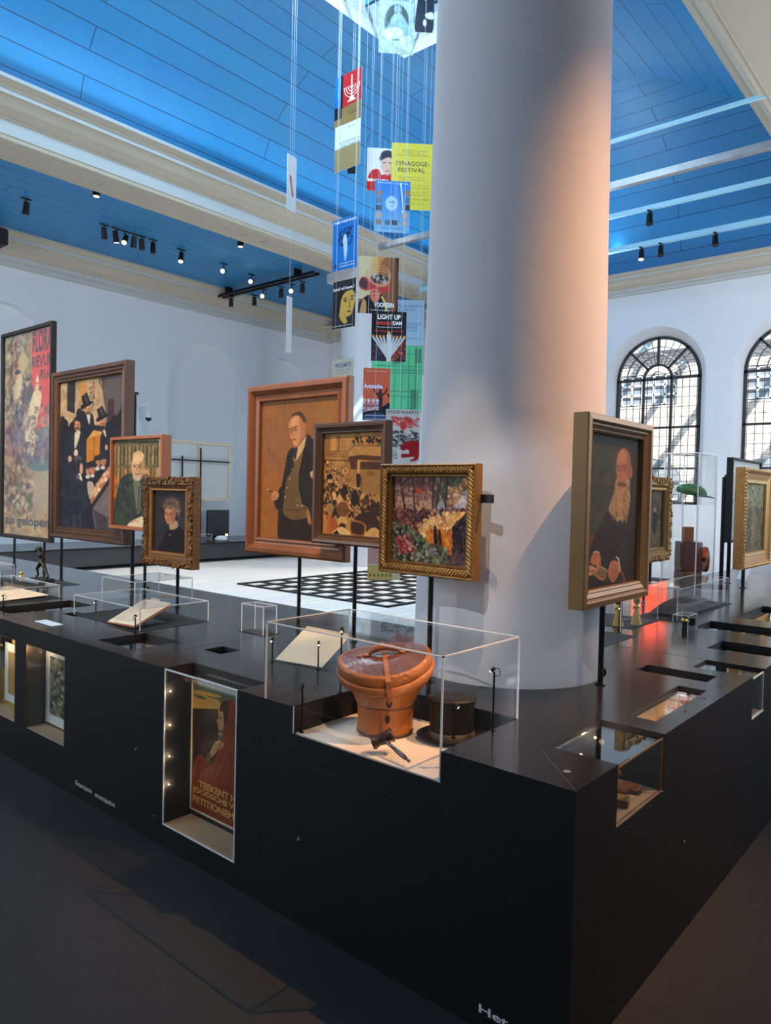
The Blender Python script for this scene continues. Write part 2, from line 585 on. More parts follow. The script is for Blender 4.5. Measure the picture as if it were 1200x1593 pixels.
zs = [max(6.75, 6.7 + 2.05 * sin(pi / 2 * i / NZ)) for i in range(NZ + 1)]
ze = [6.2, 6.35, 6.5] + zs
ys = [prof(z, 2.4, 2.05, 6.7, 0.3) for z in zs]
xe = {z: 15.0 - prof(z, 2.7, 2.55, 6.2, 0.0) for z in ze}
for side in (0, 1):
    vs, fs, arc = [], [], 0.0
    uvm = {}
    for k, z in enumerate(zs):
        y = (10.6 - ys[k]) if side == 0 else (2.4 + ys[k])
        if k:
            arc += hypot(z - zs[k - 1], ys[k] - ys[k - 1])
        for x in (XA, xe[z]):
            vs.append((x, y, z))
            uvm[vs[-1]] = (x, arc)
    for k in range(NZ):
        fs.append((2 * k, 2 * k + 1, 2 * k + 3, 2 * k + 2))
    MB().add(vs, fs, 0, True).build('ceiling', M['blue'], kind='structure', uv=lambda v: uvm[v], recalc=False)
vs, fs, arc, uvm = [], [], 0.0, {}
for k, z in enumerate(ze):
    s_ = prof(max(z, 6.7), 2.4, 2.05, 6.7, 0.3)
    if k:
        arc += hypot(z - ze[k - 1], xe[z] - xe[ze[k - 1]])
    for y in (2.4 + s_, 10.6 - s_):
        vs.append((xe[z], y, z))
        uvm[vs[-1]] = (y, arc)
fs = [(2 * k, 2 * k + 1, 2 * k + 3, 2 * k + 2) for k in range(len(ze) - 1)]
MB().add(vs, fs, 0, True).build('ceiling', M['blue'], kind='structure', uv=lambda v: uvm[v], recalc=False)
# flat crown with the skylight opening
SX0, SX1, SY0, SY1, SZ = 4.0, 9.5, 5.1, 7.9, 8.75
mb = MB()
for (a, b, c, d) in ((XA, SX0, SY0, SY1), (SX1, 12.4, SY0, SY1)):
    mb.quad((a, c, SZ), (b, c, SZ), (b, d, SZ), (a, d, SZ))
mb.build('ceiling', M['blue'], kind='structure', uv=lambda v: (v[0], v[1]), recalc=False)
# skylight: curb, rim, glazing bars and added unseen plates that block the sun
mb = MB()
for (x0, x1, y0, y1) in ((SX0 - .1, SX1 + .1, SY0 - .1, SY0), (SX0 - .1, SX1 + .1, SY1, SY1 + .1), (SX0 - .1, SX0, SY0, SY1), (SX1, SX1 + .1, SY0, SY1)):
    mb.box(x0, x1, y0, y1, SZ + 0.002, SZ + 0.5)
mb.box(SX0 - .12, SX0 - .1, SY0 - .1, SY1 + .1, SZ + .3, SZ + 4.2).box(SX0 - .1, SX1 + .1, SY0 - .12, SY0 - .1, SZ + .3, SZ + 4.2)  # tall unseen plates added to keep sun off the hanging posters
mb.build('trim_1', mat('skylight_curb', (0.72, 0.80, 0.84), 0.5), kind='structure')
mb = MB()
for i in range(9):
    x = SX0 + 0.35 + i * 0.6
    mb.box(x - .025, x + .025, SY0, SY1, SZ + 0.36, SZ + 0.44)
for i in range(4):
    y = SY0 + 0.35 + i * 0.7
    mb.box(SX0, SX1, y - .02, y + .02, SZ + 0.37, SZ + 0.43)
fr7 = mb.build('window_7', mat('skylight_bars', (0.10, 0.30, 0.50), 0.5), kind='structure')

MB().box(SX0, SX1, SY0, SY1, SZ + .20, SZ + .208).build('pane', glass_mat('frosted_skylight_glass', (0.50, 0.58, 0.62), 1.3), fr7, world=False)


def entablature(name, yn, ya, s):
    """beam along X: nave face at yn, aisle face at ya; s = +1 when the aisle lies at larger y"""
    P = [(ya, SOF), (yn, SOF), (yn, 6.33), (yn - s * .02, 6.34), (yn - s * .02, 6.52), (yn - s * .05, 6.535), (yn - s * .05, 6.56),
         (yn - s * .10, 6.58), (yn - s * .20, 6.63), (yn - s * .27, 6.70), (yn - s * .29, 6.73), (yn - s * .33, 6.735), (yn - s * .33, 6.79),
         (yn - s * .36, 6.80), (yn - s * .36, 6.83), (yn - s * .42, 6.86), (yn - s * .46, 6.87), (yn - s * .46, 6.92), (yn + s * .1, 6.94), (ya, 6.94)]
    m = MB()
    n = len(P)
    vs = [(XA, p[0], p[1]) for p in P] + [(XB, p[0], p[1]) for p in P]
    for i in range(n):
        j = (i + 1) % n
        m.add([vs[i], vs[j], vs[j + n], vs[i + n]], [(0, 1, 2, 3)], 1 if i in (3, 11, 16) else 0)
    # coffer bead lines on the soffit
    w = abs(ya - yn)
    lo = min(ya, yn)
    for a, b in ((lo + .07, lo + .085), (lo + w - .085, lo + w - .07)):
        m.box(XA, XB, a, b, SOF - .012, SOF + .002)
    x = XA + .5
    while x < XB:
        m.box(x, x + .03, lo + w * .35, lo + w * .65, SOF - .012, SOF + .002, 0)
        x += 2.35 if int(x) % 2 else .45
    return m.build(name, [M['cream'], M['creamlight']], kind='structure')


entablature('trim_2', 10.6, 11.3, 1)
entablature('trim_3', 2.4, 1.25, -1)


def cornice(name, axis, w):
    """wall cornice with the profile (out from wall, z); axis 1 along X at y=15, axis 0 along Y at x=15"""
    P = [(0, 5.80), (.05, 5.80), (.05, 5.90), (.08, 5.92), (.08, 6.00), (.13, 6.02), (.22, 6.08), (.27, 6.17), (.28, 6.22), (.33, 6.23), (.33, 6.29),
         (.38, 6.31), (.42, 6.35), (.42, 6.40), (0, 6.40)]
    m = MB()
    n = len(P)
    for i in range(n):
        j = (i + 1) % n
        k = 1 if i in (1, 3, 9) else 0
        if axis == 1:
            m.add([(XA, 15 - P[i][0], P[i][1]), (XA, 15 - P[j][0], P[j][1]), (XB, 15 - P[j][0], P[j][1]), (XB, 15 - P[i][0], P[i][1])], [(0, 1, 2, 3)], k)
        else:
            z = lambda q: 5.8 + (q - 5.8) * w
            m.add([(15 - P[i][0], YA, z(P[i][1])), (15 - P[j][0], YA, z(P[j][1])), (15 - P[j][0], YB, z(P[j][1])), (15 - P[i][0], YB, z(P[i][1]))], [(0, 1, 2, 3)], k)
    return m.build(name, [M['cream'], M['creamlight']], kind='structure')


cornice('trim_4', 1, 1)
cornice('trim_5', 0, 0.62)

# columns
shaft = [(.438, 0), (.438, .8), (.425, 1.8), (.412, 2.8), (.400, 3.8), (.388, 4.8), (.376, 5.72), (.40, 5.74), (.41, 5.77), (.40, 5.80), (.376, 5.82),
         (.378, 5.94), (.39, 5.95), (.43, 6.0), (.455, 6.06), (.455, 6.08)]
for i, (x, y) in enumerate(((3.048, 1.818), (11.85, 10.95), (11.85, 1.818), (3.048, 10.95))):
    o = MB().lathe(shaft, (0, 0, 0), 96).box(-.5, .5, -.5, .5, 6.08, 6.28).build('column', M['column'], kind='structure', recalc=False)
    o.location = (x, y, 0)

# tie bars spanning the nave, with the gallery spots clipped to them
bars = ((9.4, 'tube', .022), (10.75, 'steel', .05), (11.9, 'tube', .035), (13.55, 'tube', .045))
BARLAB = ('pale blue tie bar across the nave, highest of the three pale ones', 'grey steel tie bar with dark underside crossing the nave below the vault',
          'pale blue tie bar across the nave, carrying a single black spot', 'pale blue tie bar nearest the window wall, carrying several black spots')
for (x, m, r), lb, ye in zip(bars, BARLAB, (7.0, 9.45, 8.9, 10.7)):
    o = MB().box(x - r, x + r, 2.0, ye, 6.3 - r, 6.3 + r).build('tie_bar', M[m])
    MB().cyl((x, ye - .1, 6.3 + r), (x, ye - .1, 7.4 if ye > 9.6 else 8.3), .004, n=6).build('hanger_wire', M['wire'], o)
    tag(o, lb, 'tie bar', 'tie bars spanning the nave')


# windows of the right wall
def arch_window(n, c, r):
    x = 15.33
    root = thing('window_%d' % n, None, None, (x, c, 0))
    del_ = root
    root['kind'] = 'structure'
    z0, sz = 1.5, 4.08
    b = MB()
    T, t = .026, .0065

    def bar(u0, v0, u1, v1, w, d=.03):
        dx, dz = u1 - u0, v1 - v0
        l = hypot(dx, dz)
        nx, nz = -dz / l * w, dx / l * w
        b.prism([(u0 + nx, v0 + nz), (u1 + nx, v1 + nz), (u1 - nx, v1 - nz), (u0 - nx, v0 - nz)], 0, -d, d)

    def arcb(R0, w, a0=0, a1=pi, k=28):
        for i in range(k):
            p, q = a0 + (a1 - a0) * i / k, a0 + (a1 - a0) * (i + 1) / k
            b.prism([((R0 - w) * cos(p), sz + (R0 - w) * sin(p)), ((R0 + w) * cos(p), sz + (R0 + w) * sin(p)), ((R0 + w) * cos(q), sz + (R0 + w) * sin(q)), ((R0 - w) * cos(q), sz + (R0 - w) * sin(q))], 0, -.03, .03)
    bar(-r + T, z0, -r + T, sz, T)
    bar(r - T, z0, r - T, sz, T)
    bar(-r, z0 + T, r, z0 + T, T)
    bar(-r, sz, r, sz, T)
    for k in (-1, 1):
        bar(k * r / 3, z0, k * r / 3, sz, .022)
    arcb(r - T, T)
    arcb(r / 3, .022)
    for a in (45, 90, 135):
        bar(r / 3 * cos(R(a)), sz + r / 3 * sin(R(a)), r * cos(R(a)), sz + r * sin(R(a)), .022)
    for z in (sz - 1.01, sz - 1.85):
        bar(-r, z, r, z, .022)
    fr = b.build('window_frame', M['iron'], root, world=False)
    b = MB()
    for i in range(12):
        u = -r + (i + .5) * 2 * r / 12
        if i % 4 != 3 or True:
            bar(u, z0, u, sz, t * .7, .01)
    for i in range(1, 13):
        z = z0 + i * (sz - z0) / 13
        bar(-r, z, r, z, t * .7, .01)
    for a in (9, 18, 27, 36, 56, 67, 79, 101, 113, 124, 144, 153, 162, 171):
        q = r / 3
        bar(q * cos(R(a)), sz + q * sin(R(a)), r * cos(R(a)), sz + r * sin(R(a)), t * .6, .01)
    for q in (r * .17, r * .55, r * .76):
        arcb(q, t * .6, k=20)
    bar(0, sz, 0, sz + r / 3, t * .6, .01)
    b.build('glazing_bars', M['iron'], fr, world=False)
    g = MB()
    pts = [(-r, z0), (r, z0)] + [(r * cos(pi * i / 24), sz + r * sin(pi * i / 24)) for i in range(25)]
    g.prism(pts, 0, -.003, .003)
    g.build('pane', M['winglass'], fr, world=False)


for i, c in enumerate(WIN_C):
    arch_window(i + 1, c + 0.05, 0.865)

# ------------------------------------------------------------------ courtyard beyond the windows
brick = bpy.data.materials.new('pale_brickwork')
brick.use_nodes = True
nt = brick.node_tree
bs = nt.nodes['Principled BSDF']
bs.inputs['Roughness'].default_value = 0.9
tc = nt.nodes.new('ShaderNodeTexCoord')
mp = nt.nodes.new('ShaderNodeMapping')
mp.inputs['Rotation'].default_value = (0, 0, 0)
sx = nt.nodes.new('ShaderNodeSeparateXYZ')
cb = nt.nodes.new('ShaderNodeCombineXYZ')
nt.links.new(tc.outputs['Object'], sx.inputs[0])
nt.links.new(sx.outputs['Y'], cb.inputs['X'])
nt.links.new(sx.outputs['Z'], cb.inputs['Y'])
bt = nt.nodes.new('ShaderNodeTexBrick')
bt.inputs['Scale'].default_value = 1
bt.inputs['Brick Width'].default_value = 0.25
bt.inputs['Row Height'].default_value = 0.08
bt.inputs['Mortar Size'].default_value = 0.008
bt.inputs['Color1'].default_value = (0.60, 0.50, 0.44, 1)
bt.inputs['Color2'].default_value = (0.72, 0.62, 0.56, 1)
bt.inputs['Mortar'].default_value = (0.24, 0.20, 0.18, 1)
nt.links.new(cb.outputs[0], bt.inputs['Vector'])
nt.links.new(bt.outputs['Color'], bs.inputs['Base Color'])
BX = 20.0
house = thing('brick_house', 'sunlit pale brick house across the courtyard, seen through the arched windows', 'building', (BX, 4.0, 0))
# facade with openings cut as a grid of cells
WY = [-1.9, 1.3, 4.5, 7.7, 10.9]


def grid_plate(us, vs_, holes, P, mb, mi=0):
    us, vs_ = sorted(set(round(u, 5) for u in us)), sorted(set(round(v, 5) for v in vs_))
    for a, b in zip(us[:-1], us[1:]):
        for c, d in zip(vs_[:-1], vs_[1:]):
            m, n = (a + b) / 2, (c + d) / 2
            if any(h[0] < m < h[1] and h[2] < n < h[3] for h in holes):
                continue
            mb.quad(P(a, c), P(b, c), P(b, d), P(a, d), mi)


holes = []
for y in WY:
    holes.append((y - .75, y + .75, 4.15, 4.95))
    holes.append((y - .95, y + .95, 0.6, 2.1))
mb = MB()
grid_plate([-6, 14] + [h[i] for h in holes for i in (0, 1)], [0, 5.6] + [h[i] for h in holes for i in (2, 3)], holes, lambda a, b: (BX, a, b), mb)
mb.build('facade', brick, house, recalc=False)
for y in WY:   # brick arches over the lower windows
    mb = MB()
    for i in range(20):
        a, b = pi * i / 20, pi * (i + 1) / 20
        f = lambda q, r_: (y + r_ * cos(q), 2.1 + r_ * .62 * sin(q))
        mb.prism([f(a, .97), f(a, 1.25), f(b, 1.25), f(b, .97)], 0, BX - .04, BX)
    mb.build('brick_arch', brick, house)
wm = mat('white_window_paint', (0.75, 0.76, 0.76), 0.6)
gm = mat('dark_house_glass', (0.20, 0.22, 0.25), 0.2)
gl = mat('grey_lunette_glass', (0.24, 0.25, 0.27), 0.3)
for y in WY:
    for (z0, z1, w, k) in ((4.15, 4.95, .75, 5), (.6, 2.1, .95, 6)):
        m = MB().box(BX + .06, BX + .1, y - w, y + w, z0, z1)
        wd = m.build('window', gm, house)
        m = MB()
        for i in range(k + 1):
            u = y - w + 2 * w * i / k
            m.box(BX + .0, BX + .058, u - .025, u + .025, z0, z1)
        for i in range(4):
            z = z0 + (z1 - z0) * i / 3
            m.box(BX + .0, BX + .058, y - w, y + w, z - .025, z + .025)
        m.build('window_bars', wm, wd, world=False).location = (-house.location.x, -house.location.y, 0)
    pts = [(y + .97 * cos(pi * i / 20), 2.1 + .6 * sin(pi * i / 20)) for i in range(21)]
    MB().prism(pts, 0, BX - .02, BX - .005).build('lunette', gl, house)
MB().box(BX - .25, BX + .3, -6, 14, 5.55, 5.85).build('eaves', mat('eaves_paint', (0.42, 0.45, 0.46), 0.6), house)
# glass courtyard roof with blue-grey rafters
roof = thing('courtyard_roof', 'glass roof on grey blue rafters over the courtyard outside the windows', 'roof', (17.6, 4, 6))
m = MB()
for i in range(13):
    y = -5 + i * 1.25
    m.add([(15.5, y - .05, 7.6), (15.5, y + .05, 7.6), (BX + .2, y + .05, 5.9), (BX + .2, y - .05, 5.9), (15.5, y - .05, 7.42), (15.5, y + .05, 7.42), (BX + .2, y + .05, 5.72), (BX + .2, y - .05, 5.72)],
          [(0, 1, 2, 3), (4, 7, 6, 5), (0, 4, 5, 1), (2, 6, 7, 3), (0, 3, 7, 4), (1, 5, 6, 2)])
m.build('rafters', mat('rafter_paint', (0.22, 0.36, 0.50), 0.5), roof)
m = MB().add([(15.5, -6, 7.62), (BX + .2, -6, 5.92), (BX + .2, 14, 5.92), (15.5, 14, 7.62), (15.5, -6, 7.63), (BX + .2, -6, 5.93), (BX + .2, 14, 5.93), (15.5, 14, 7.63)],
             [(0, 1, 2, 3), (7, 6, 5, 4)])
m.build('roof_glass', M['winglass'], roof)
MB().quad((15.36, -8, -.02), (30, -8, -.02), (30, 16, -.02), (15.36, 16, -.02)).build('floor', mat('courtyard_paving', (0.45, 0.43, 0.40), 0.9), kind='structure', recalc=False)

# ------------------------------------------------------------------ the L-shaped display plinth
H = 0.8
PX, PY = 1.86, 0.878            # outer corner
LX1, RY1 = 3.48, 2.50           # back edges of the two arms
FARX, FARY = 11.2, 9.6
pl = thing('display_plinth', 'long black L-shaped display plinth wrapping round the big white column', 'plinth', (PX, PY, 0))
# openings in the top: x0, x1, y0, y1, depth, kind
TOPH = {
    'big': (1.86, 2.33, 1.33, 2.01), 'tall': (1.86, 2.01, 2.33, 2.845),
    'long': (1.97, 2.50, 4.66, 4.99), 'sq': (2.20, 2.295, 4.34, 4.49), 'rec': (1.955, 2.235, 3.275, 3.605), 'sq2': (2.205, 2.33, 2.90, 3.04),
    'corner': (2.14, 2.53, 0.878, 1.105), 'print': (2.655, 3.235, 0.955, 1.072), 'slot': (3.385, 3.535, 1.00, 1.33),
    'end': (3.65, 3.86, 0.878, 1.147), 'm5': (4.17, 4.45, 0.93, 1.24), 'm6': (4.78, 5.13, 0.98, 1.505), 'm7': (5.42, 6.17, 1.02, 1.437),
    'm8': (6.7, 7.4, 1.0, 1.4),
}
cc = (3.048, 1.818)
CH = (cc[0] - .5, cc[0] + .5, cc[1] - .5, cc[1] + .5)
holes = list(TOPH.values()) + [CH]
mb = MB()
us = [PX, LX1, FARX] + [h[i] for h in holes for i in (0, 1)]
vs_ = [PY, RY1, FARY] + [h[i] for h in holes for i in (2, 3)]
out = (LX1, 99, RY1, 99)
grid_plate(us, vs_, holes + [out], lambda a, b: (a, b, H), mb)
# square-to-round infill at the column
N = 48
rr = .462
for i in range(N):
    a, b = 2 * pi * i / N, 2 * pi * (i + 1) / N

    def sq(t):
        k = .5 / max(abs(cos(t)), abs(sin(t)))
        return (cc[0] + k * cos(t), cc[1] + k * sin(t), H)
    ci = lambda t, z=H: (cc[0] + rr * cos(t), cc[1] + rr * sin(t), z)
    mb.quad(ci(a), ci(b), sq(b), sq(a))
    mb.quad(ci(a), ci(b), ci(b, H - .06), ci(a, H - .06), 0)
mb.build('top_plate', M['black'], pl, recalc=False)
m = MB()
for y in (1.62, 6.0, 7.9):
    pass
# front faces, outer corner
mb = MB()
fh = [(1.33, 2.01, .70, .8), (2.33, 2.845, .10, .8), (3.76, 4.217, .226, .70), (4.355, 4.83, .224, .70), (5.1, 5.6, .224, .70)]
grid_plate([PY, FARY] + [h[i] for h in fh for i in (0, 1)], [0, H] + [h[i] for h in fh for i in (2, 3)], fh, lambda a, b: (PX, a, b), mb)
mb.build('long_side_panel', M['side'], pl, recalc=False)
mb = MB()
fr_ = [(2.14, 2.53, .605, .8), (3.65, 3.86, .60, .8)]
grid_plate([PX, FARX] + [h[i] for h in fr_ for i in (0, 1)], [0, H] + [h[i] for h in fr_ for i in (2, 3)], fr_, lambda a, b: (a, PY, b), mb)
mb.build('short_side_panel', M['side'], pl, recalc=False)
mb = MB()
mb.quad((LX1, RY1, 0), (LX1, FARY, 0), (LX1, FARY, H), (LX1, RY1, H))
mb.quad((LX1, RY1, 0), (FARX, RY1, 0), (FARX, RY1, H), (LX1, RY1, H))
mb.quad((PX, FARY, 0), (LX1, FARY, 0), (LX1, FARY, H), (PX, FARY, H))
mb.quad((FARX, PY, 0), (FARX, RY1, 0), (FARX, RY1, H), (FARX, PY, H))
mb.build('inner_side_panel', M['side'], pl, recalc=False)


def vit(name, x0, x1, y0, y1, z0, z1, zg=None, skip='', floor='mattblack', wall='mattblack', glass_top=True):
    """sunken showcase: liner walls, floor, and a glass lid a little below the rim; skip names open sides (x = low x, y = low y)"""
    mb = MB()
    mb.quad((x0, y0, z0), (x1, y0, z0), (x1, y1, z0), (x0, y1, z0), 1)
    if 'x' not in skip:
        mb.quad((x0, y0, z0), (x0, y1, z0), (x0, y1, z1), (x0, y0, z1))
    mb.quad((x1, y0, z0), (x1, y1, z0), (x1, y1, z1), (x1, y0, z1))
    if 'y' not in skip:
        mb.quad((x0, y0, z0), (x1, y0, z0), (x1, y0, z1), (x0, y0, z1))
    mb.quad((x0, y1, z0), (x1, y1, z0), (x1, y1, z1), (x0, y1, z1))
    o = mb.build(name, [M[wall], M[floor]], pl, recalc=False)
    if glass_top:
        zg = zg or (z1 - .03)
        MB().box(x0 + .002, x1 - .002, y0 + .002, y1 - .002, zg - .005, zg).build('glass_lid', M['pane'], o, world=False).location = (-PX, -PY, 0)
    return o


def sub(o, mb, name, m):
    c = mb.build(name, m, o, world=False)
    c.location = (-PX, -PY, 0)
    return c


def rods(o, boxes, m):
    for q in boxes:
        sub(o, MB().box(*q), 'glass_edge', m)


for k in ('sq', 'sq2'):
    x0, x1, y0, y1 = TOPH[k]
    vit('cable_well', x0, x1, y0, y1, .70, H, glass_top=False)
for k in ('long', 'rec', 'slot', 'm5', 'm6', 'm7', 'm8'):
    x0, x1, y0, y1 = TOPH[k]
    vit('sunken_showcase', x0, x1, y0, y1, .45, H, .775)
x0, x1, y0, y1 = TOPH['print']
vit('sunken_showcase', x0, x1, y0, y1, .765, H, .787, floor='beige')
# notch that carries the hat-box case
mb = MB()
x0, x1, y0, y1 = TOPH['big']
mb.quad((x1, y0, .7), (x1, y1, .7), (x1, y1, H), (x1, y0, H))
mb.quad((x0, y0, .7), (x1, y0, .7), (x1, y0, H), (x0, y0, H))
mb.quad((x0, y1, .7), (x1, y1, .7), (x1, y1, H), (x0, y1, H))
mb.quad((x0, y0, .696), (x1, y0, .696), (x1, y1, .696), (x0, y1, .696))
mb.build('case_notch', M['side'], pl, recalc=False)
# tall corner showcase for the poster
tb = MB()
tb.quad((PX, 2.845, .1), (2.01, 2.845, .1), (2.01, 2.845, H), (PX, 2.845, H))
tb.quad((2.01, 2.0, .1), (2.01, 2.845, .1), (2.01, 2.845, H), (2.01, 2.0, H))
tb.quad((PX, 2.0, .1), (2.01, 2.0, .1), (2.01, 2.0, H), (PX, 2.0, H))
tb.quad((PX + .001, 2.0, .1), (PX + .001, 2.33, .1), (PX + .001, 2.33, .69), (PX + .001, 2.0, .69))
tb.quad((PX, 2.0, .1), (2.01, 2.0, .1), (2.01, 2.845, .1), (PX, 2.845, .1), 1)
tall = tb.build('wall_showcase', [M['mattblack'], M['beige']], pl, recalc=False)
sub(tall, MB().box(PX + .001, PX + .006, 2.335, 2.842, .102, .798), 'glass_front', M['pane'])
sub(tall, MB().box(PX + .006, 2.008, 2.335, 2.842, .765, .770), 'glass_lid', M['pane'])
rods(tall, [(PX - .001, PX + .004, 2.839, 2.845, .1, .795), (PX - .001, PX + .004, 2.335, 2.341, .1, .795), (PX - .001, PX + .005, 2.338, 2.842, .792, .798), (PX - .001, PX + .005, 2.338, 2.842, .099, .103)], M['edge'])
for z in (.691, .539, .398, .271):
    lamp('POINT', 'led_glow', (1.888, 2.828, z), (1.9, 2.4, z), .13, WARM, shadow_soft_size=.004)
    o = MB().cyl((1.888, 2.8449, z), (1.888, 2.838, z), .003, n=12).build('led_light', M['led'], tall, world=False)
    o.location = (-PX, -PY, 0)


def window_case(y0, y1, z0, z1, back, wallmat, name='wall_showcase'):
    mb = MB()
    mb.quad((PX, y0, z0), (back, y0, z0), (back, y0, z1), (PX, y0, z1))
    mb.quad((PX, y1, z0), (back, y1, z0), (back, y1, z1), (PX, y1, z1))
    mb.quad((back, y0, z0), (back, y1, z0), (back, y1, z1), (back, y0, z1))
    mb.quad((PX, y0, z1), (back, y0, z1), (back, y1, z1), (PX, y1, z1))
    mb.quad((PX, y0, z0), (back, y0, z0), (back, y1, z0), (PX, y1, z0), 1)
    o = mb.build(name, [wallmat, M['beige']], pl, recalc=False)
    sub(o, MB().box(PX + .001, PX + .005, y0 + .002, y1 - .002, z0 + .002, z1 - .002), 'glass_front', M['pane'])
    rods(o, [(PX - .001, PX + .005, yy - .002, yy + .002, z0, z1) for yy in (y0 + .003, y1 - .003)], M['brass'])
    return o


wl = mat('showcase_lining', (0.09, 0.065, 0.035), 0.35, var=.3, vscale=6)
window_case(3.76, 4.217, .226, .70, 1.97, wl)
window_case(4.355, 4.83, .224, .70, 1.97, mat('yellow_lining', (0.45, 0.30, 0.06), 0.5))  # yellow light inside the case is put into the lining colour
lamp('POINT', 'led_glow', (1.90, 4.66, .62), (1.9, 4.4, .3), .45, (1.0, .75, .35), shadow_soft_size=.01)
lamp('POINT', 'led_glow', (1.90, 4.14, .66), (1.9, 4.4, .3), .25, WARM, shadow_soft_size=.01)
lamp('POINT', 'led_glow', (2.46, 1.07, .755), (1.9, 4.4, .3), .18, WARM, shadow_soft_size=.01)
window_case(5.1, 5.6, .224, .70, 1.97, wl)
# corner showcase with the biscuits
mb = MB()
x0, x1, y0, y1 = 2.0, 2.53, PY, 1.105
mb.quad((x0, y0, .605), (x1, y0, .605), (x1, y1, .605), (x0, y1, .605), 1)
mb.quad((x1, y0, .605), (x1, y1, .605), (x1, y1, H), (x1, y0, H))
mb.quad((x0, y1, .605), (x1, y1, .605), (x1, y1, H), (x0, y1, H))
mb.quad((x0, y0, .605), (x0, y1, .605), (x0, y1, .79), (x0, y0, .79))
crn = mb.build('corner_showcase', [M['mattblack'], mat('biscuit_board', (0.62, 0.50, 0.36), 0.7)], pl, recalc=False)
sub(crn, MB().box(2.142, 2.512, PY + .002, 1.103, .783, .788), 'glass_lid', M['pane'])
sub(crn, MB().box(2.142, 2.515, PY + .001, PY + .005, .61, .788), 'glass_front', M['pane'])
rods(crn, [(2.14, 2.515, PY - .001, PY + .005, .786, .790), (2.511, 2.515, PY - .001, PY + .004, .61, .786), (2.14, 2.515, PY - .001, PY + .012, .605, .611)], M['brass'])
for (x, y) in ((2.47, 1.095), (2.36, 1.095)):
    sub(crn, MB().cyl((x, 1.104, .70 + (x - 2.3) * .3), (x, 1.097, .70 + (x - 2.3) * .3), .004, n=12), 'led_light', M['led'])
mb = MB()
x0, x1, y0, y1 = TOPH['end']
mb.quad((x0, y0, .60), (x1, y0, .60), (x1, y1, .60), (x0, y1, .60), 1)
mb.quad((x1, y0, .6), (x1, y1, .6), (x1, y1, H), (x1, y0, H))
mb.quad((x0, y0, .6), (x0, y1, .6), (x0, y1, H), (x0, y0, H))
mb.quad((x0, y1, .6), (x1, y1, .6), (x1, y1, H), (x0, y1, H))
crn2 = mb.build('corner_showcase', [M['mattblack'], M['beige']], pl, recalc=False)
sub(crn2, MB().box(x0 + .002, x1 - .02, y0 + .001, y0 + .005, .605, .788), 'glass_front', M['pane'])
sub(crn2, MB().box(x0 + .002, x1 - .02, y0 + .006, y1 - .002, .783, .788), 'glass_lid', M['pane'])
rods(crn2, [(x0, x1 - .02, y0 - .001, y0 + .006, .786, .791), (x1 - .022, x1 - .018, y0 - .001, y0 + .004, .606, .786), (x0, x1, y0 - .001, y0 + .01, .60, .606)], M['edge'])
# dark inset mats, screws, seams, key buttons, lettering on the plinth
for (a, b, c, d) in ((3.78, 4.21, 1.645, 2.0), (4.40, 4.89, 1.75, 2.15), (4.90, 6.12, 1.64, 1.93), (2.23, 2.70, 3.66, 4.42), (2.655, 3.12, 4.42, 4.86), (2.635, 2.75, 3.09, 3.30),
                     (2.5, 2.95, 5.72, 6.35), (2.05, 2.5, 5.1, 5.9), (7.8, 9.6, 1.2, 1.7)):
    MB().box(a, b, c, d, H, H + .002).build('case_mat', M['mattblack'], pl)
sm = MB()
for (a, b, c, d) in ((1.862, 2.20, 0, 0),):
    pass
for x in (3.86, 6.6, 9.0):
    sm.box(x, x + .002, PY, RY1, H, H + .0008)
for y in (3.12, 5.05, 7.0):
    sm.box(PX, LX1, y, y + .002, H, H + .0008)
sm.add([(1.862, .88, H + .0006), (2.10, 1.12, H + .0006), (2.102, 1.118, H + .0006), (1.864, .879, H + .0006)], [(0, 1, 2, 3)])
sm.build('top_seam', mat('seam_line', (0.07, 0.07, 0.075), 0.4), pl, recalc=False)
for (x, y) in ((2.86, .90), (3.10, .905), (3.33, .91)):
    MB().cyl((x, y + .02, H), (x, y + .02, H + .0012), .006, n=12).build('screw_cap', M['mattblack'], pl)
MB().cyl((1.98, .965, H), (1.98, .965, H + .001), .011, n=16).build('screw_cap', mat('grey_filler', (0.22, 0.21, 0.21), .5), pl)
btn = mat('steel_button', (0.30, 0.30, 0.30), 0.35, .6)
for (y, z) in ((3.067, .383), (1.963, .319), (2.905, .118)):
    MB().cyl((PX, y, z), (PX - .003, y, z), .007 if z > .2 else .004, n=16).build('lock_button', btn, pl)
for (x, z, r) in ((2.768, .345, .007), (2.24, .578, .002), (2.41, .590, .002)):
    MB().cyl((x, PY, z), (x, PY - .003, z), r, n=16).build('lock_button', btn, pl)
for (x, y0_, y1_) in ((0, 0, 0),):
    pass
for q in ((1.45, 1.95, .60, .602), (1.30, 1.302, 0.0, .66), (2.20, 2.202, 0.0, .80)):
    MB().box(PX - .0008, PX, *q).build('panel_joint', M['mattblack'], pl)
PL = lambda u, z: (PX - .0008, -u, z)
for tx, u, z, w, h, bo in (('Emancipatie', -3.632, .052, .165, .032, 0), ('emancipation', -3.436, .047, .190, .030, 0), ('Het nieuwe begin', -1.168, .045, .47, .034, .02)):
    lt = MB()
    text_geo(lt, tx, u, z, w, h, bold=bo, P=PL)
    lt.build('lettering', ink(225, 225, 225), pl, recalc=False)

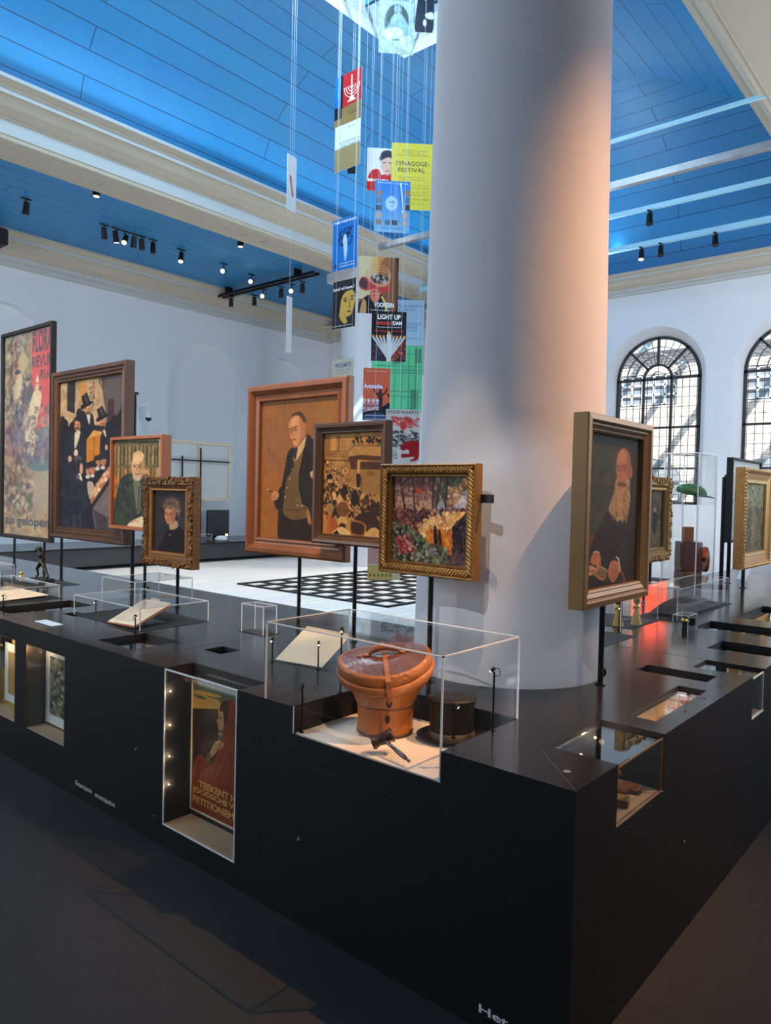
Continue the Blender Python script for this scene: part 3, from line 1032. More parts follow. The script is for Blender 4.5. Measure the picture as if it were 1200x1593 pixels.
# ------------------------------------------------------------------ painted canvases (pigment laid down procedurally, one colour per vertex)
class Pic:
    def __init__(s, w, h, bg, quad=None, seed=1):
        s.w, s.h = w, h
        Y, X = np.mgrid[0:h, 0:w]
        s.X, s.Y = (X + .5) / w, (Y + .5) / h
        s.a = np.empty((h, w, 3), dtype=np.float32)
        s.a[:] = np.array(bg, dtype=np.float32)
        s.q = quad
        s.r = np.random.RandomState(seed)
        s.asp = 1.0
        if quad:
            (x0, y0), (x1, y1), (x2, y2), (x3, y3) = quad
            s.sx = 1.0 / ((x1 - x0 + x2 - x3) / 2)
            s.sy = 1.0 / ((y3 - y0 + y2 - y1) / 2)
        else:
            s.sx = s.sy = 1.0

    def t(s, p):
        if not s.q:
            return p
        (x0, y0), (x1, y1), (x2, y2), (x3, y3) = s.q
        x, y = p
        u = v = .5
        for _ in range(4):
            lx, rx = x0 + (x3 - x0) * v, x1 + (x2 - x1) * v
            u = (x - lx) / (rx - lx)
            ty, by = y0 + (y1 - y0) * u, y3 + (y2 - y3) * u
            v = (y - ty) / (by - ty)
        return (u, v)

    def mix(s, m, col, y0=0, y1=None, x0=0, x1=None):
        c = np.array(col, dtype=np.float32)
        v = s.a[y0:y1, x0:x1]
        v += (c - v) * m[..., None]

    def _in(s, P, X, Y):
        ins = np.zeros(X.shape, bool)
        n = len(P)
        for i in range(n):
            (ax, ay), (bx, by) = P[i], P[(i + 1) % n]
            if ay == by:
                continue
            c = (ay > Y) != (by > Y)
            ins ^= c & (X < (bx - ax) * (Y - ay) / (by - ay) + ax)
        return ins

    def poly(s, pts, col, sm=True, al=1.0, raw=False):
        P = [p if raw else s.t(p) for p in pts]
        if sm and len(P) > 3:
            Q = []
            n = len(P)
            for i in range(n):
                p0, p1, p2, p3 = [np.array(P[(i + k) % n]) for k in (-1, 0, 1, 2)]
                for k in range(4):
                    t = k / 4
                    Q.append(tuple(.5 * ((2 * p1) + (p2 - p0) * t + (2 * p0 - 5 * p1 + 4 * p2 - p3) * t * t + (3 * p1 - p0 - 3 * p2 + p3) * t ** 3)))
            P = Q
        xs, ys_ = [p[0] for p in P], [p[1] for p in P]
        i0, i1 = max(0, int(min(xs) * s.w) - 1), min(s.w, int(max(xs) * s.w) + 2)
        j0, j1 = max(0, int(min(ys_) * s.h) - 1), min(s.h, int(max(ys_) * s.h) + 2)
        if i1 <= i0 or j1 <= j0:
            return s
        X, Y = s.X[j0:j1, i0:i1], s.Y[j0:j1, i0:i1]
        m = np.zeros(X.shape, np.float32)
        for dx in (-.25, .25):
            for dy in (-.25, .25):
                m += s._in(P, X + dx / s.w, Y + dy / s.h)
        s.mix(m / 4 * al, col, j0, j1, i0, i1)
        return s

    def rect(s, x0, y0, x1, y1, col, al=1.0):
        return s.poly([(x0, y0), (x1, y0), (x1, y1), (x0, y1)], col, False, al)

    def ell(s, cx, cy, rx, ry, col, rot=0.0, al=1.0, soft=.12, raw=False):
        if not raw:
            cx, cy = s.t((cx, cy))
            rx, ry = rx * s.sx, ry * s.sy
        R_ = max(rx, ry * s.h / s.w) * (1 + soft) + 1.5 / s.w
        Rh = max(ry, rx * s.w / s.h) * (1 + soft) + 1.5 / s.h
        i0, i1 = max(0, int((cx - R_) * s.w)), min(s.w, int((cx + R_) * s.w) + 1)
        j0, j1 = max(0, int((cy - Rh) * s.h)), min(s.h, int((cy + Rh) * s.h) + 1)
        if i1 <= i0 or j1 <= j0:
            return s
        X = (s.X[j0:j1, i0:i1] - cx) * s.w
        Y = (s.Y[j0:j1, i0:i1] - cy) * s.h
        c, n = cos(rot), sin(rot)
        a, b = max(rx * s.w, .5), max(ry * s.h, .5)
        d = np.sqrt(((X * c + Y * n) / a) ** 2 + ((-X * n + Y * c) / b) ** 2)
        e = max(soft, .8 / min(a, b))
        s.mix(np.clip((1 + e / 2 - d) / e, 0, 1) * al, col, j0, j1, i0, i1)
        return s

    def line(s, pts, wd, col, al=1.0):
        P = [s.t(p) for p in pts]
        w2 = max(.35, wd * s.sx * s.w / 2)
        for (ax, ay), (bx, by) in zip(P[:-1], P[1:]):
            ax, bx, ay, by = ax * s.w, bx * s.w, ay * s.h, by * s.h
            i0, i1 = max(0, int(min(ax, bx) - w2 - 1)), min(s.w, int(max(ax, bx) + w2 + 2))
            j0, j1 = max(0, int(min(ay, by) - w2 - 1)), min(s.h, int(max(ay, by) + w2 + 2))
            if i1 <= i0 or j1 <= j0:
                continue
            X, Y = s.X[j0:j1, i0:i1] * s.w, s.Y[j0:j1, i0:i1] * s.h
            l2 = (bx - ax) ** 2 + (by - ay) ** 2 + 1e-6
            t = np.clip(((X - ax) * (bx - ax) + (Y - ay) * (by - ay)) / l2, 0, 1)
            d = np.hypot(X - ax - t * (bx - ax), Y - ay - t * (by - ay))
            s.mix(np.clip(w2 + .5 - d, 0, 1) * al, col, j0, j1, i0, i1)
        return s

    def dabs(s, n, reg, size, cols, el=1.6, ang=None, al=.85):
        """n brush dabs inside the polygon reg (zoom coordinates) with colours from cols"""
        P = [s.t(p) for p in reg]
        xs, ys_ = [p[0] for p in P], [p[1] for p in P]
        k = 0
        g = 0
        while k < n and g < n * 6:
            g += 1
            x, y = s.r.uniform(min(xs), max(xs)), s.r.uniform(min(ys_), max(ys_))
            if not s._in(P, np.array([x]), np.array([y]))[0]:
                continue
            k += 1
            c = np.array(cols[s.r.randint(len(cols))], float) * s.r.uniform(.85, 1.15)
            z = size * s.r.uniform(.6, 1.4) * s.sx
            a = s.r.uniform(-.5, .5) + (pi / 2 if ang is None else ang)
            s.ell(x, y, z * el, z * s.w / s.h, np.clip(c, 0, 255), a, al, .3, True)
        return s

    def noise(s, amp, cells=8, ax=1.0):
        h, w = s.h, s.w
        for c in (cells, cells * 3):
            gy, gx = int(c * ax) + 2, c + 2
            g = s.r.uniform(-1, 1, (gy, gx))
            Y = np.linspace(0, gy - 1.001, h)
            X = np.linspace(0, gx - 1.001, w)
            yi, xi = Y.astype(int), X.astype(int)
            fy, fx = (Y - yi)[:, None], (X - xi)[None, :]
            f = g[yi][:, xi] * (1 - fy) * (1 - fx) + g[yi + 1][:, xi] * fy * (1 - fx) + g[yi][:, xi + 1] * (1 - fy) * fx + g[yi + 1][:, xi + 1] * fy * fx
            s.a *= (1 + amp * f[..., None])
        return s

    def grain(s, amp):
        s.a *= 1 + s.r.normal(0, amp, (s.h, s.w, 1))
        return s

    def face(s, cx, cy, rx, ry, skin=(196, 146, 110), dark=(120, 78, 58), turn=-.2):
        """head with shaded side, brows, eyes, nose, mouth and ear"""
        s.ell(cx + rx * .95, cy + ry * .05, rx * .16, ry * .17, dark)
        s.ell(cx, cy, rx, ry, skin)
        s.ell(cx + rx * .55, cy + ry * .1, rx * .42, ry * .8, dark, 0, .35, .6)
        s.ell(cx - rx * .2, cy - ry * .45, rx * .5, ry * .35, tuple(min(255, c * 1.15) for c in skin), 0, .6, .7)
        o = turn * rx
        for k in (-1, 1):
            ex = cx + o + k * rx * .38
            s.line([(ex - rx * .2, cy - ry * .14), (ex + rx * .2, cy - ry * .16)], rx * .10, dark)
            s.ell(ex, cy - ry * .02, rx * .14, ry * .055, (50, 35, 30))
        s.line([(cx + o, cy - ry * .05), (cx + o - rx * .12, cy + ry * .26), (cx + o + rx * .06, cy + ry * .30)], rx * .10, dark, .7)
        s.line([(cx + o - rx * .22, cy + ry * .52), (cx + o + rx * .26, cy + ry * .50)], rx * .12, (130, 60, 50))
        s.ell(cx + o - rx * .3, cy + ry * .25, rx * .22, ry * .14, tuple(min(255, c * 1.1) for c in skin), 0, .5, .8)
        return s


GAIN = 1.0


def canvas_obj(name, pic, w, h, parent, y=0.0, m=None, x0=None, z0=0.0, gain=None, th=.006):
    """canvas w x h (metres) in the local XZ plane, facing -Y, with a solid back"""
    gw, gh = pic.w, pic.h
    me = bpy.data.meshes.new(name)
    x0 = -w / 2 if x0 is None else x0
    X, Z = np.meshgrid(np.linspace(x0, x0 + w, gw), np.linspace(z0 + h, z0, gh))
    co = np.stack([X, np.full_like(X, y), Z], -1).reshape(-1, 3)
    bk = np.array([[x0, y + th, z0 + h], [x0 + w, y + th, z0 + h], [x0 + w, y + th, z0], [x0, y + th, z0]])
    idx = np.arange(gw * gh).reshape(gh, gw)
    q = np.stack([idx[:-1, :-1], idx[1:, :-1], idx[1:, 1:], idx[:-1, 1:]], -1).reshape(-1, 4)
    n = gw * gh
    k = [idx[0, 0], idx[0, -1], idx[-1, -1], idx[-1, 0]]
    ex = [[n, n + 1, n + 2, n + 3]] + [[k[i], k[(i + 1) % 4], n + (i + 1) % 4, n + i] for i in range(4)]
    q = np.vstack([q, np.array(ex)])
    me.vertices.add(n + 4)
    me.vertices.foreach_set('co', np.vstack([co, bk]).astype(np.float32).ravel())
    me.loops.add(len(q) * 4)
    me.loops.foreach_set('vertex_index', q.ravel().astype(np.int32))
    me.polygons.add(len(q))
    me.polygons.foreach_set('loop_start', (np.arange(len(q)) * 4).astype(np.int32))
    me.update(calc_edges=True)
    c = np.clip(pic.a / 255.0, 0, 1)
    c = np.where(c <= .04045, c / 12.92, ((c + .055) / 1.055) ** 2.4) * (GAIN if gain is None else np.array(gain))
    at = me.color_attributes.new('Col', 'FLOAT_COLOR', 'POINT')
    col = np.ones((n + 4, 4), np.float32)
    col[:n, :3] = np.clip(c, 0, 1).reshape(-1, 3)
    col[n:, :3] = .5
    at.data.foreach_set('color', col.ravel())
    me.materials.append(m or M['oil'])
    o = bpy.data.objects.new(name, me)
    C.objects.link(o)
    o.parent = parent
    return o


def frame_part(parent, w, h, profile, mats, name='frame', mi=None):
    """mitred frame: profile = (inset from the outer edge, depth towards the back) from back outer edge to inner lip"""
    mb = MB()
    for k in range(len(profile) - 1):
        (i0, d0), (i1, d1) = profile[k], profile[k + 1]
        A = [(-w / 2 + i0, d0, i0), (w / 2 - i0, d0, i0), (w / 2 - i0, d0, h - i0), (-w / 2 + i0, d0, h - i0)]
        B = [(-w / 2 + i1, d1, i1), (w / 2 - i1, d1, i1), (w / 2 - i1, d1, h - i1), (-w / 2 + i1, d1, h - i1)]
        for i in range(4):
            j = (i + 1) % 4
            mb.quad(A[i], A[j], B[j], B[i], 0 if mi is None else mi[k])
    return mb.build(name, mats, parent, world=False)


def post(label, x, y, ztop, r=.011, group='black posts carrying the paintings', back=None):
    """black steel post on the plinth, with a bracket at the top"""
    t = thing('display_post', label, 'post', (x, y, H), 0, group)
    MB().cyl((x, y, H), (x, y, ztop), r, n=16).build('pole', M['metalblack'], t)
    MB().cyl((x, y, H), (x, y, H + .006), r * 1.8, n=20).build('foot_ring', M['metalblack'], t)
    MB().box(x - .02, x + .02, y - .02, y + .02, ztop - .02, ztop).build('bracket', M['metalblack'], t)
    return t


def picture(name, label, cat, face, cxy, z0, w, h, fr, fmats, pic, inner, group=None, depth=.02, fmi=None, m=None, gain=None, name2='canvas', d=.06):
    """face 'x': lies in a plane x = const looking to -X; 'y': plane y = const looking to -Y; d: how far it hangs in front of its post"""
    k = (cxy[0] - d) / cxy[0] if face == 'x' else (cxy[1] - d) / cxy[1]
    cxy = (cxy[0] * k, cxy[1] * k)
    w, h, z0 = w * k, h * k, 1.6 + (z0 - 1.6) * k
    t = thing(name, label, cat, (cxy[0], cxy[1], z0), -pi / 2 if face == 'x' else 0.0, group)
    frame_part(t, w, h, fr, fmats, mi=fmi)
    canvas_obj(name2, pic, w - 2 * inner, h - 2 * inner, t, depth, m, z0=inner, gain=gain)
    MB().box(-w / 2 + .02, w / 2 - .02, depth + .008, depth + .016, .02, h - .02).build('backing_board', M['linen'], t, world=False)
    return t


def relief(t, w, h, wd, mat_, kind, y=-.01, inset=0.0, step=.03, size=.012, name='carved_ornament', seed=3):
    """carved lumps along the frame: 'rope' diagonal gadroons, 'scroll' leafy knots, 'bead' pearls"""
    rnd = random.Random(seed)
    mb = MB()
    c = inset + wd / 2
    runs = [((-w / 2 + c, c), (w / 2 - c, c)), ((w / 2 - c, c), (w / 2 - c, h - c)), ((w / 2 - c, h - c), (-w / 2 + c, h - c)), ((-w / 2 + c, h - c), (-w / 2 + c, c))]
    for (a, b) in runs:
        l = hypot(b[0] - a[0], b[1] - a[1])
        n = max(2, int(l / step))
        an = atan2(b[1] - a[1], b[0] - a[0])
        for i in range(n):
            f = (i + .5) / n
            x, z = a[0] + (b[0] - a[0]) * f, a[1] + (b[1] - a[1]) * f
            if kind == 'rope':
                rot = Matrix.Rotation(-(an + pi / 4.2), 3, 'Y')
                mb.ball((x, y, z), wd * .80, size * .8, step * .44, 8, rot=rot)
            elif kind == 'bead':
                mb.ball((x, y, z), size, n=6)
            else:
                for k in range(3):
                    rot = Matrix.Rotation(rnd.uniform(0, pi), 3, 'Y')
                    mb.ball((x + rnd.uniform(-1, 1) * wd * .38, y + rnd.uniform(-.004, .004), z + rnd.uniform(-1, 1) * wd * .38), size * rnd.uniform(.6, 1.3), size * .8, size * .5, 8, rot=rot)
    return mb.build(name, mat_, t, world=False)


WOODF = [(0.004, .035), (0, .03), (0, -.012), (.006, -.02), (.030, -.024), (.042, -.012), (.052, .0), (.060, .002), (.070, -.006), (.080, -.004), (.084, .008), (.086, .02)]


def scale_prof(P, s, sd=1.0):
    return [(a * s, b * sd) for a, b in P]


# ---- 1: man in a dark suit and brown waistcoat (largest painting of the middle trio)
p = Pic(150, 285, (146, 104, 70), [(122, 218), (760, 163), (742, 1440), (110, 1392)], 5)
for i in range(60):
    x, y = p.r.uniform(100, 760), p.r.uniform(180, 1400)
    p.ell(x, y, 70, 140, (150 + p.r.uniform(-14, 18), 104 + p.r.uniform(-10, 14), 68 + p.r.uniform(-10, 12)), al=.35, soft=.9)
p.poly([(100, 860), (300, 880), (280, 1420), (90, 1420)], (160, 104, 48), al=.6)
p.line([(318, 205), (316, 420)], 6, (120, 80, 60), .5).line([(185, 590), (190, 680)], 8, (110, 72, 55), .6)
COAT = (47, 45, 50)
p.poly([(395, 612), (350, 665), (328, 780), (305, 920), (284, 1040), (272, 1200), (272, 1396), (312, 1402), (330, 1200), (380, 1100), (420, 700)], COAT)
p.poly([(505, 502), (560, 548), (640, 600), (680, 720), (700, 1000), (690, 1440), (520, 1430), (470, 1100), (440, 900), (460, 700)], COAT)
p.poly([(236, 1080), (262, 1150), (300, 1120), (306, 960), (280, 970), (262, 1040)], (42, 40, 44))
p.poly([(318, 1205), (420, 1235), (520, 1215), (560, 1300), (560, 1440), (300, 1410)], (50, 40, 37))
p.poly([(408, 690), (400, 800), (345, 880), (322, 1060), (316, 1170), (345, 1212), (410, 1238), (512, 1212), (520, 1130), (470, 1090), (446, 960), (446, 830), (472, 680), (470, 600)], (112, 92, 66))
p.line([(330, 1145), (420, 1160), (512, 1130)], 10, (84, 66, 48)).line([(400, 740), (365, 860), (345, 1000), (330, 1120)], 5, (80, 62, 46))
for (x, y) in ((392, 802), (368, 882), (346, 960), (332, 1040), (436, 1112), (470, 1116)):
    p.ell(x, y, 6, 8, (196, 176, 140))
p.poly([(505, 505), (498, 580), (450, 680), (412, 728), (398, 700), (410, 640), (470, 560)], (206, 184, 150))
p.poly([(412, 612), (432, 612), (428, 655), (414, 722), (398, 676), (408, 640)], (56, 46, 58))
p.line([(505, 510), (480, 700), (452, 830), (448, 960), (480, 1090), (520, 1125)], 8, (30, 28, 32))
p.line([(520, 700), (505, 830)], 6, (30, 28, 32)).line([(500, 1020), (560, 1090), (590, 1060)], 6, (32, 30, 34))
p.poly([(362, 400), (372, 350), (410, 312), (452, 305), (488, 345), (500, 400), (486, 410), (470, 350)], (72, 62, 54))
p.poly([(358, 390), (382, 346), (425, 335), (462, 360), (482, 410), (492, 440), (488, 490), (462, 545), (430, 598), (405, 596), (388, 555), (372, 520), (360, 470), (356, 425)], (202, 152, 114))
p.poly([(440, 340), (470, 370), (490, 440), (480, 500), (440, 580), (452, 500), (450, 420)], (160, 108, 78), al=.6)
p.poly([(362, 410), (380, 352), (430, 318), (478, 352), (492, 404), (478, 402), (456, 352), (420, 334), (384, 356)], (78, 68, 60))
p.ell(486, 428, 12, 36, (176, 118, 88)).ell(395, 390, 26, 34, (222, 174, 134), al=.6, soft=.7)
p.line([(362, 452), (386, 446)], 8, (90, 60, 46)).line([(396, 436), (430, 428)], 8, (90, 60, 46))
for (x, y) in ((374, 470), (412, 456)):
    p.ell(x, y, 18, 20, (150, 110, 86)).ell(x, y, 13, 14, (186, 140, 106)).ell(x, y, 6, 5, (40, 28, 24))
p.line([(392, 455), (382, 505), (396, 515)], 8, (150, 96, 72)).line([(386, 546), (416, 540)], 10, (120, 52, 48)).ell(396, 500, 14, 10, (216, 160, 124), al=.6)
p.ell(246, 1022, 34, 34, (196, 138, 102)).ell(230, 1052, 24, 20, (180, 120, 88))
for i in range(4):
    p.line([(262, 1002 + i * 18), (222, 1012 + i * 18)], 12, (206, 150, 112)).line([(262, 1011 + i * 18), (224, 1020 + i * 18)], 3, (130, 82, 60))
p.line([(186, 978), (226, 1000)], 9, (72, 44, 30)).line([(180, 974), (190, 980)], 8, (200, 190, 180))
p.poly([(535, 830), (552, 812), (578, 812), (586, 878), (544, 872)], (212, 186, 156)).line([(552, 820), (548, 870)], 3, (150, 120, 96)).line([(568, 818), (566, 872)], 3, (150, 120, 96))
p.poly([(508, 1165), (525, 1150), (545, 1240), (540, 1280), (520, 1260)], (170, 120, 88))
p.noise(.05, 10, 2).grain(.02)
MID = dict(frame=M['wood'])
picture('framed_painting', 'tall framed portrait of a standing man in dark suit and brown waistcoat', 'painting', 'x', (2.969, 3.228), 1.208, .862, 1.03,
        [(0, .03), (0, -.01), (.012, -.022), (.034, -.026), (.05, -.012), (.062, .004), (.072, .006), (.084, -.002), (.094, .0), (.098, .018)], M['wood'], p, .096, gain=(1.0, .86, .66))
post('black post under the portrait of the man in suit and waistcoat', 2.985, 3.19, 1.5)

# ---- 2: crowd before a theatre balcony, painted in ochre
p = Pic(120, 205, (168, 128, 78), [(135, 210), (790, 165), (760, 1385), (140, 1330)], 8)
OC = [(176, 136, 84), (150, 110, 66), (196, 156, 104), (128, 92, 56)]
p.dabs(160, [(130, 200), (790, 160), (780, 900), (130, 900)], 26, OC, al=.35)
p.rect(150, 225, 205, 395, (136, 104, 62), .8).rect(215, 240, 275, 400, (196, 150, 90)).rect(300, 225, 315, 400, (110, 80, 50))
for y in range(240, 400, 26):
    for x in range(330, 460, 30):
        p.ell(x, y, 10, 9, (200, 160, 104), al=.8).ell(x + 4, y + 5, 5, 4, (120, 88, 54), al=.7)
for y in (402, 440, 462, 498):
    p.line([(140, y), (430, y + 2)], 5, (100, 66, 42))
p.line([(140, 508), (420, 508)], 9, (78, 44, 30))
p.poly([(425, 380), (470, 335), (790, 345), (790, 500), (770, 500), (520, 495), (505, 610), (450, 605), (415, 480)], (176, 138, 88), False)
p.poly([(415, 470), (440, 455), (560, 440), (785, 455), (785, 505), (520, 492), (508, 608), (448, 604)], (84, 52, 40), False)
p.line([(425, 392), (468, 342), (560, 330), (790, 338)], 7, (66, 42, 30))
p.rect(545, 515, 765, 605, (74, 52, 44)).rect(515, 500, 542, 830, (196, 156, 100)).rect(545, 606, 765, 870, (150, 116, 74)).ell(650, 650, 40, 28, (112, 84, 54), al=.7)
p.rect(445, 606, 512, 800, (162, 122, 74))
p.line([(770, 500), (768, 860)], 5, (216, 176, 118)).line([(520, 610), (525, 830)], 5, (216, 176, 118))
for i in range(26):
    x = p.r.uniform(465, 770)
    y = p.r.uniform(235, 300)
    p.ell(x, y, 11, 24, (40, 32, 30)).ell(x, y - 26, 6, 8, (190, 150, 104))
for i in range(16):
    x = p.r.uniform(470, 770)
    p.ell(x, 318, 12, 14, (p.r.choice([200, 60, 130]), 120, 70), al=.8)
p.ell(385, 620, 52, 50, (120, 86, 54)).ell(385, 622, 42, 40, (196, 150, 92)).ell(385, 622, 20, 18, (150, 108, 66))
p.poly([(505, 660), (540, 650), (555, 720), (540, 800), (510, 800)], (50, 38, 32)).ell(525, 640, 12, 14, (200, 150, 104)).line([(540, 690), (575, 715)], 6, (60, 40, 30)).line([(566, 730), (556, 870)], 3, (50, 36, 30))
DK = [(34, 28, 26), (46, 36, 32), (28, 24, 24), (64, 48, 36)]
SK = [(206, 164, 116), (186, 140, 92), (222, 190, 146), (170, 120, 76)]
p.dabs(420, [(140, 500), (250, 560), (440, 740), (560, 860), (770, 900), (770, 1100), (140, 1100)], 9, SK + DK, el=1.2, al=.9)
p.dabs(160, [(140, 760), (420, 800), (600, 930), (760, 960), (760, 1150), (140, 1150)], 17, DK + SK[:2] + [(120, 84, 54)], al=.9)
for (x, y, rx, ry, c) in ((325, 960, 36, 46, (198, 160, 106)), (220, 1045, 46, 60, (150, 120, 82)), (270, 980, 24, 30, (40, 38, 40)), (490, 920, 40, 80, (44, 34, 32)), (600, 970, 46, 40, (80, 60, 46)), (590, 1060, 40, 20, (70, 50, 40)),
                         (360, 1060, 70, 90, (110, 74, 48)), (700, 1050, 60, 70, (56, 44, 38)), (370, 870, 28, 60, (40, 32, 30)), (210, 700, 36, 40, (36, 30, 28)), (200, 740, 12, 26, (206, 176, 130)), (228, 740, 12, 26, (206, 176, 130))):
    p.ell(x, y, rx, ry, c)
p.poly([(480, 1165), (600, 1085), (700, 1120), (760, 1260), (760, 1330), (620, 1330), (600, 1220)], (58, 40, 34))
p.poly([(190, 1120), (240, 1130), (250, 1340), (200, 1340)], (176, 96, 48)).poly([(230, 1150), (300, 1200), (310, 1340), (240, 1280)], (150, 84, 50))
p.ell(355, 1200, 56, 62, (190, 156, 104)).ell(360, 1250, 40, 36, (54, 42, 34)).poly([(250, 1340), (330, 1260), (400, 1280), (480, 1365), (440, 1385)], (206, 176, 124)).poly([(250, 1340), (300, 1290), (340, 1355)], (34, 28, 28))
p.poly([(440, 1180), (600, 1215), (595, 1370), (450, 1345)], (128, 88, 56), False).poly([(460, 1205), (580, 1235), (575, 1340), (468, 1320)], (60, 40, 34))
p.poly([(590, 1380), (620, 1310), (690, 1265), (745, 1310), (760, 1390)], (196, 160, 104))
p.noise(.06, 14, 2).grain(.03)
t = picture('framed_painting', 'framed ochre painting of a crowd under a balcony, partly before the suited man portrait', 'painting', 'x', (2.877, 2.703), 1.312, .537, .658,
            [(0, .03), (0, -.01), (.010, -.018), (.022, -.016), (.032, -.004), (.036, -.004), (.042, .003), (.050, .001), (.055, .014)], M['darkwood'], p, .053, d=.075, gain=(.95, .84, .66))
relief(t, .537 * .974, .658 * .974, .004, M['darkwood'], 'bead', -.004, .032, .0095, .0035, 'bead_moulding')
post('black post under the ochre crowd painting', 2.893, 2.66, 1.6)

# ---- 3: fire among trees, gadrooned gilt frame
p = Pic(130, 160, (96, 66, 58), [(165, 195), (990, 200), (955, 1240), (150, 1150)], 12)
p.dabs(500, [(150, 190), (1000, 190), (990, 560), (150, 560)], 16, [(120, 72, 66), (146, 98, 82), (90, 60, 56), (160, 124, 104), (70, 56, 50)], al=.7)
for (x, y, w_, h_) in ((195, 310, 90, 250), (300, 330, 95, 230), (420, 380, 190, 200)):
    p.rect(x, y, x + w_, y + h_, (186, 140, 108), .9)
    p.poly([(x - 5, y + 10), (x + w_ * .4, y - 10), (x + w_ + 5, y + h_ * .3), (x - 5, y + h_ * .5)], (140, 106, 92))
    for k in range(4):
        p.rect(x + 12 + k * w_ / 4, y + h_ * .5, x + 24 + k * w_ / 4, y + h_ * .85, (220, 176, 130))
p.dabs(220, [(180, 300), (610, 360), (610, 600), (180, 560)], 7, [(200, 150, 120), (120, 70, 60), (90, 50, 50)], al=.7)
p.ell(470, 368, 40, 22, (190, 66, 36)).ell(410, 372, 24, 20, (90, 40, 44))
p.dabs(160, [(660, 200), (1000, 200), (990, 420), (900, 400), (760, 560), (640, 560)], 17, [(50, 66, 44), (66, 84, 52), (84, 66, 50), (130, 120, 90)], al=.85)
for (x0, x1, w_) in ((250, 310, 20), (180, 185, 24), (620, 610, 22), (705, 640, 18), (770, 735, 24), (390, 420, 14)):
    p.line([(x0, 200), (x1, 620)], w_, (52, 50, 44), .9)
p.poly([(780, 560), (830, 440), (960, 360), (985, 380), (975, 560), (860, 640)], (170, 164, 176)).dabs(60, [(800, 600), (850, 420), (980, 360), (975, 560)], 14, [(190, 184, 196), (140, 130, 140), (206, 180, 150)])
p.poly([(640, 600), (700, 470), (740, 560), (700, 640)], (166, 160, 164), al=.8)
p.dabs(120, [(780, 330), (880, 340), (960, 220), (985, 240), (820, 560), (760, 520)], 12, [(196, 170, 120), (120, 70, 50), (170, 130, 90)])
p.dabs(420, [(160, 560), (600, 580), (960, 560), (970, 760), (600, 900), (360, 800), (160, 700)], 12, [(120, 58, 50), (170, 96, 60), (74, 40, 50), (206, 150, 100), (60, 34, 42)], al=.85)
p.dabs(420, [(470, 800), (560, 690), (760, 620), (970, 620), (950, 720), (820, 780), (810, 860), (640, 950), (560, 960)], 14, [(214, 166, 104), (232, 190, 130), (196, 130, 70), (220, 140, 60)], al=.85)
p.dabs(200, [(540, 820), (640, 800), (700, 800), (820, 820), (800, 1140), (740, 1100), (720, 960), (560, 950)], 14, [(206, 112, 30), (222, 140, 48), (170, 76, 26)], al=.9)
p.poly([(624, 770), (645, 765), (655, 840), (665, 965), (625, 965), (618, 860)], (38, 26, 26)).poly([(668, 830), (690, 815), (705, 960), (672, 965)], (46, 30, 28))
p.dabs(330, [(820, 780), (960, 620), (975, 760), (950, 1230), (820, 1150)], 13, [(26, 22, 26), (44, 34, 36), (84, 62, 54), (34, 28, 34)], al=.9)
p.dabs(520, [(150, 680), (330, 760), (480, 880), (560, 960), (740, 1020), (830, 1230), (150, 1150)], 13, [(40, 48, 42), (60, 82, 54), (96, 112, 72), (30, 34, 36), (110, 76, 60), (150, 150, 120)], al=.85)
p.dabs(150, [(190, 900), (330, 870), (430, 1040), (260, 1080)], 12, [(130, 34, 34), (160, 60, 54), (190, 130, 110)], ang=.9)
p.dabs(60, [(540, 1040), (620, 1000), (660, 1080), (580, 1120)], 12, [(150, 146, 120), (90, 90, 80)], ang=.1)
p.dabs(90, [(800, 1090), (930, 1100), (940, 1230), (800, 1200)], 16, [(110, 84, 84), (84, 50, 50), (70, 60, 66)])
p.grain(.05)
t = picture('framed_painting', 'small framed painting of a fire among trees in a gilt rope-carved frame', 'painting', 'x', (2.45, 1.862), 1.256, .498, .468,
            [(0, .04), (0, -.004), (.005, -.010), (.010, -.006), (.016, .005), (.04, .013), (.046, .010), (.051, .008), (.053, .020)], M['gold'], p, .051, depth=.02, d=.0)
relief(t, .498, .468, .030, M['gold'], 'rope', -.0, .010, .0165, .011, 'rope_carving')
relief(t, .498, .468, .004, M['gold'], 'bead', .008, .044, .0065, .0023, 'bead_moulding')
post('black post under the small fire painting', 2.51, 1.87, 1.5)
MB().box(2.48, 2.493, 1.56, 1.70, 1.568, 1.602).build('display_post_arm', M['metalblack'])
bpy.data.objects['display_post_arm'].name = 'wall_clamp'
tag(bpy.data.objects['wall_clamp'], 'black bracket end sticking out right of the small fire painting', 'bracket')

# ---- 4: bearded old man with a book, olive-gold frame
p = Pic(110, 270, (64, 66, 58), [(160, 185), (508, 240), (492, 1362), (108, 1425)], 4)
p.dabs(200, [(150, 180), (350, 200), (300, 1000), (130, 1000)], 22, [(76, 84, 72), (62, 68, 58), (84, 90, 74)], al=.4)
p.poly([(330, 180), (510, 230), (500, 800), (420, 700), (440, 320)], (56, 52, 48), al=.8)
p.poly([(128, 1000), (180, 990), (160, 1100), (110, 1300), (105, 1200)], (122, 76, 48))
p.line([(152, 230), (128, 1000)], 10, (150, 120, 92), .6)
p.poly([(290, 800), (235, 870), (190, 990), (150, 1090), (135, 1200), (200, 1240), (300, 1300), (420, 1370), (495, 1370), (505, 900), (450, 800)], (56, 50, 48))
p.dabs(60, [(230, 900), (450, 850), (490, 1300), (250, 1200)], 22, [(60, 54, 52), (50, 45, 44)], al=.5)
p.line([(330, 1010), (250, 1150)], 8, (46, 40, 40), .8).line([(400, 900), (330, 1010)], 8, (46, 40, 40), .8)
p.ell(438, 490, 12, 50, (196, 128, 100))
p.ell(385, 450, 54, 148, (204, 138, 108))
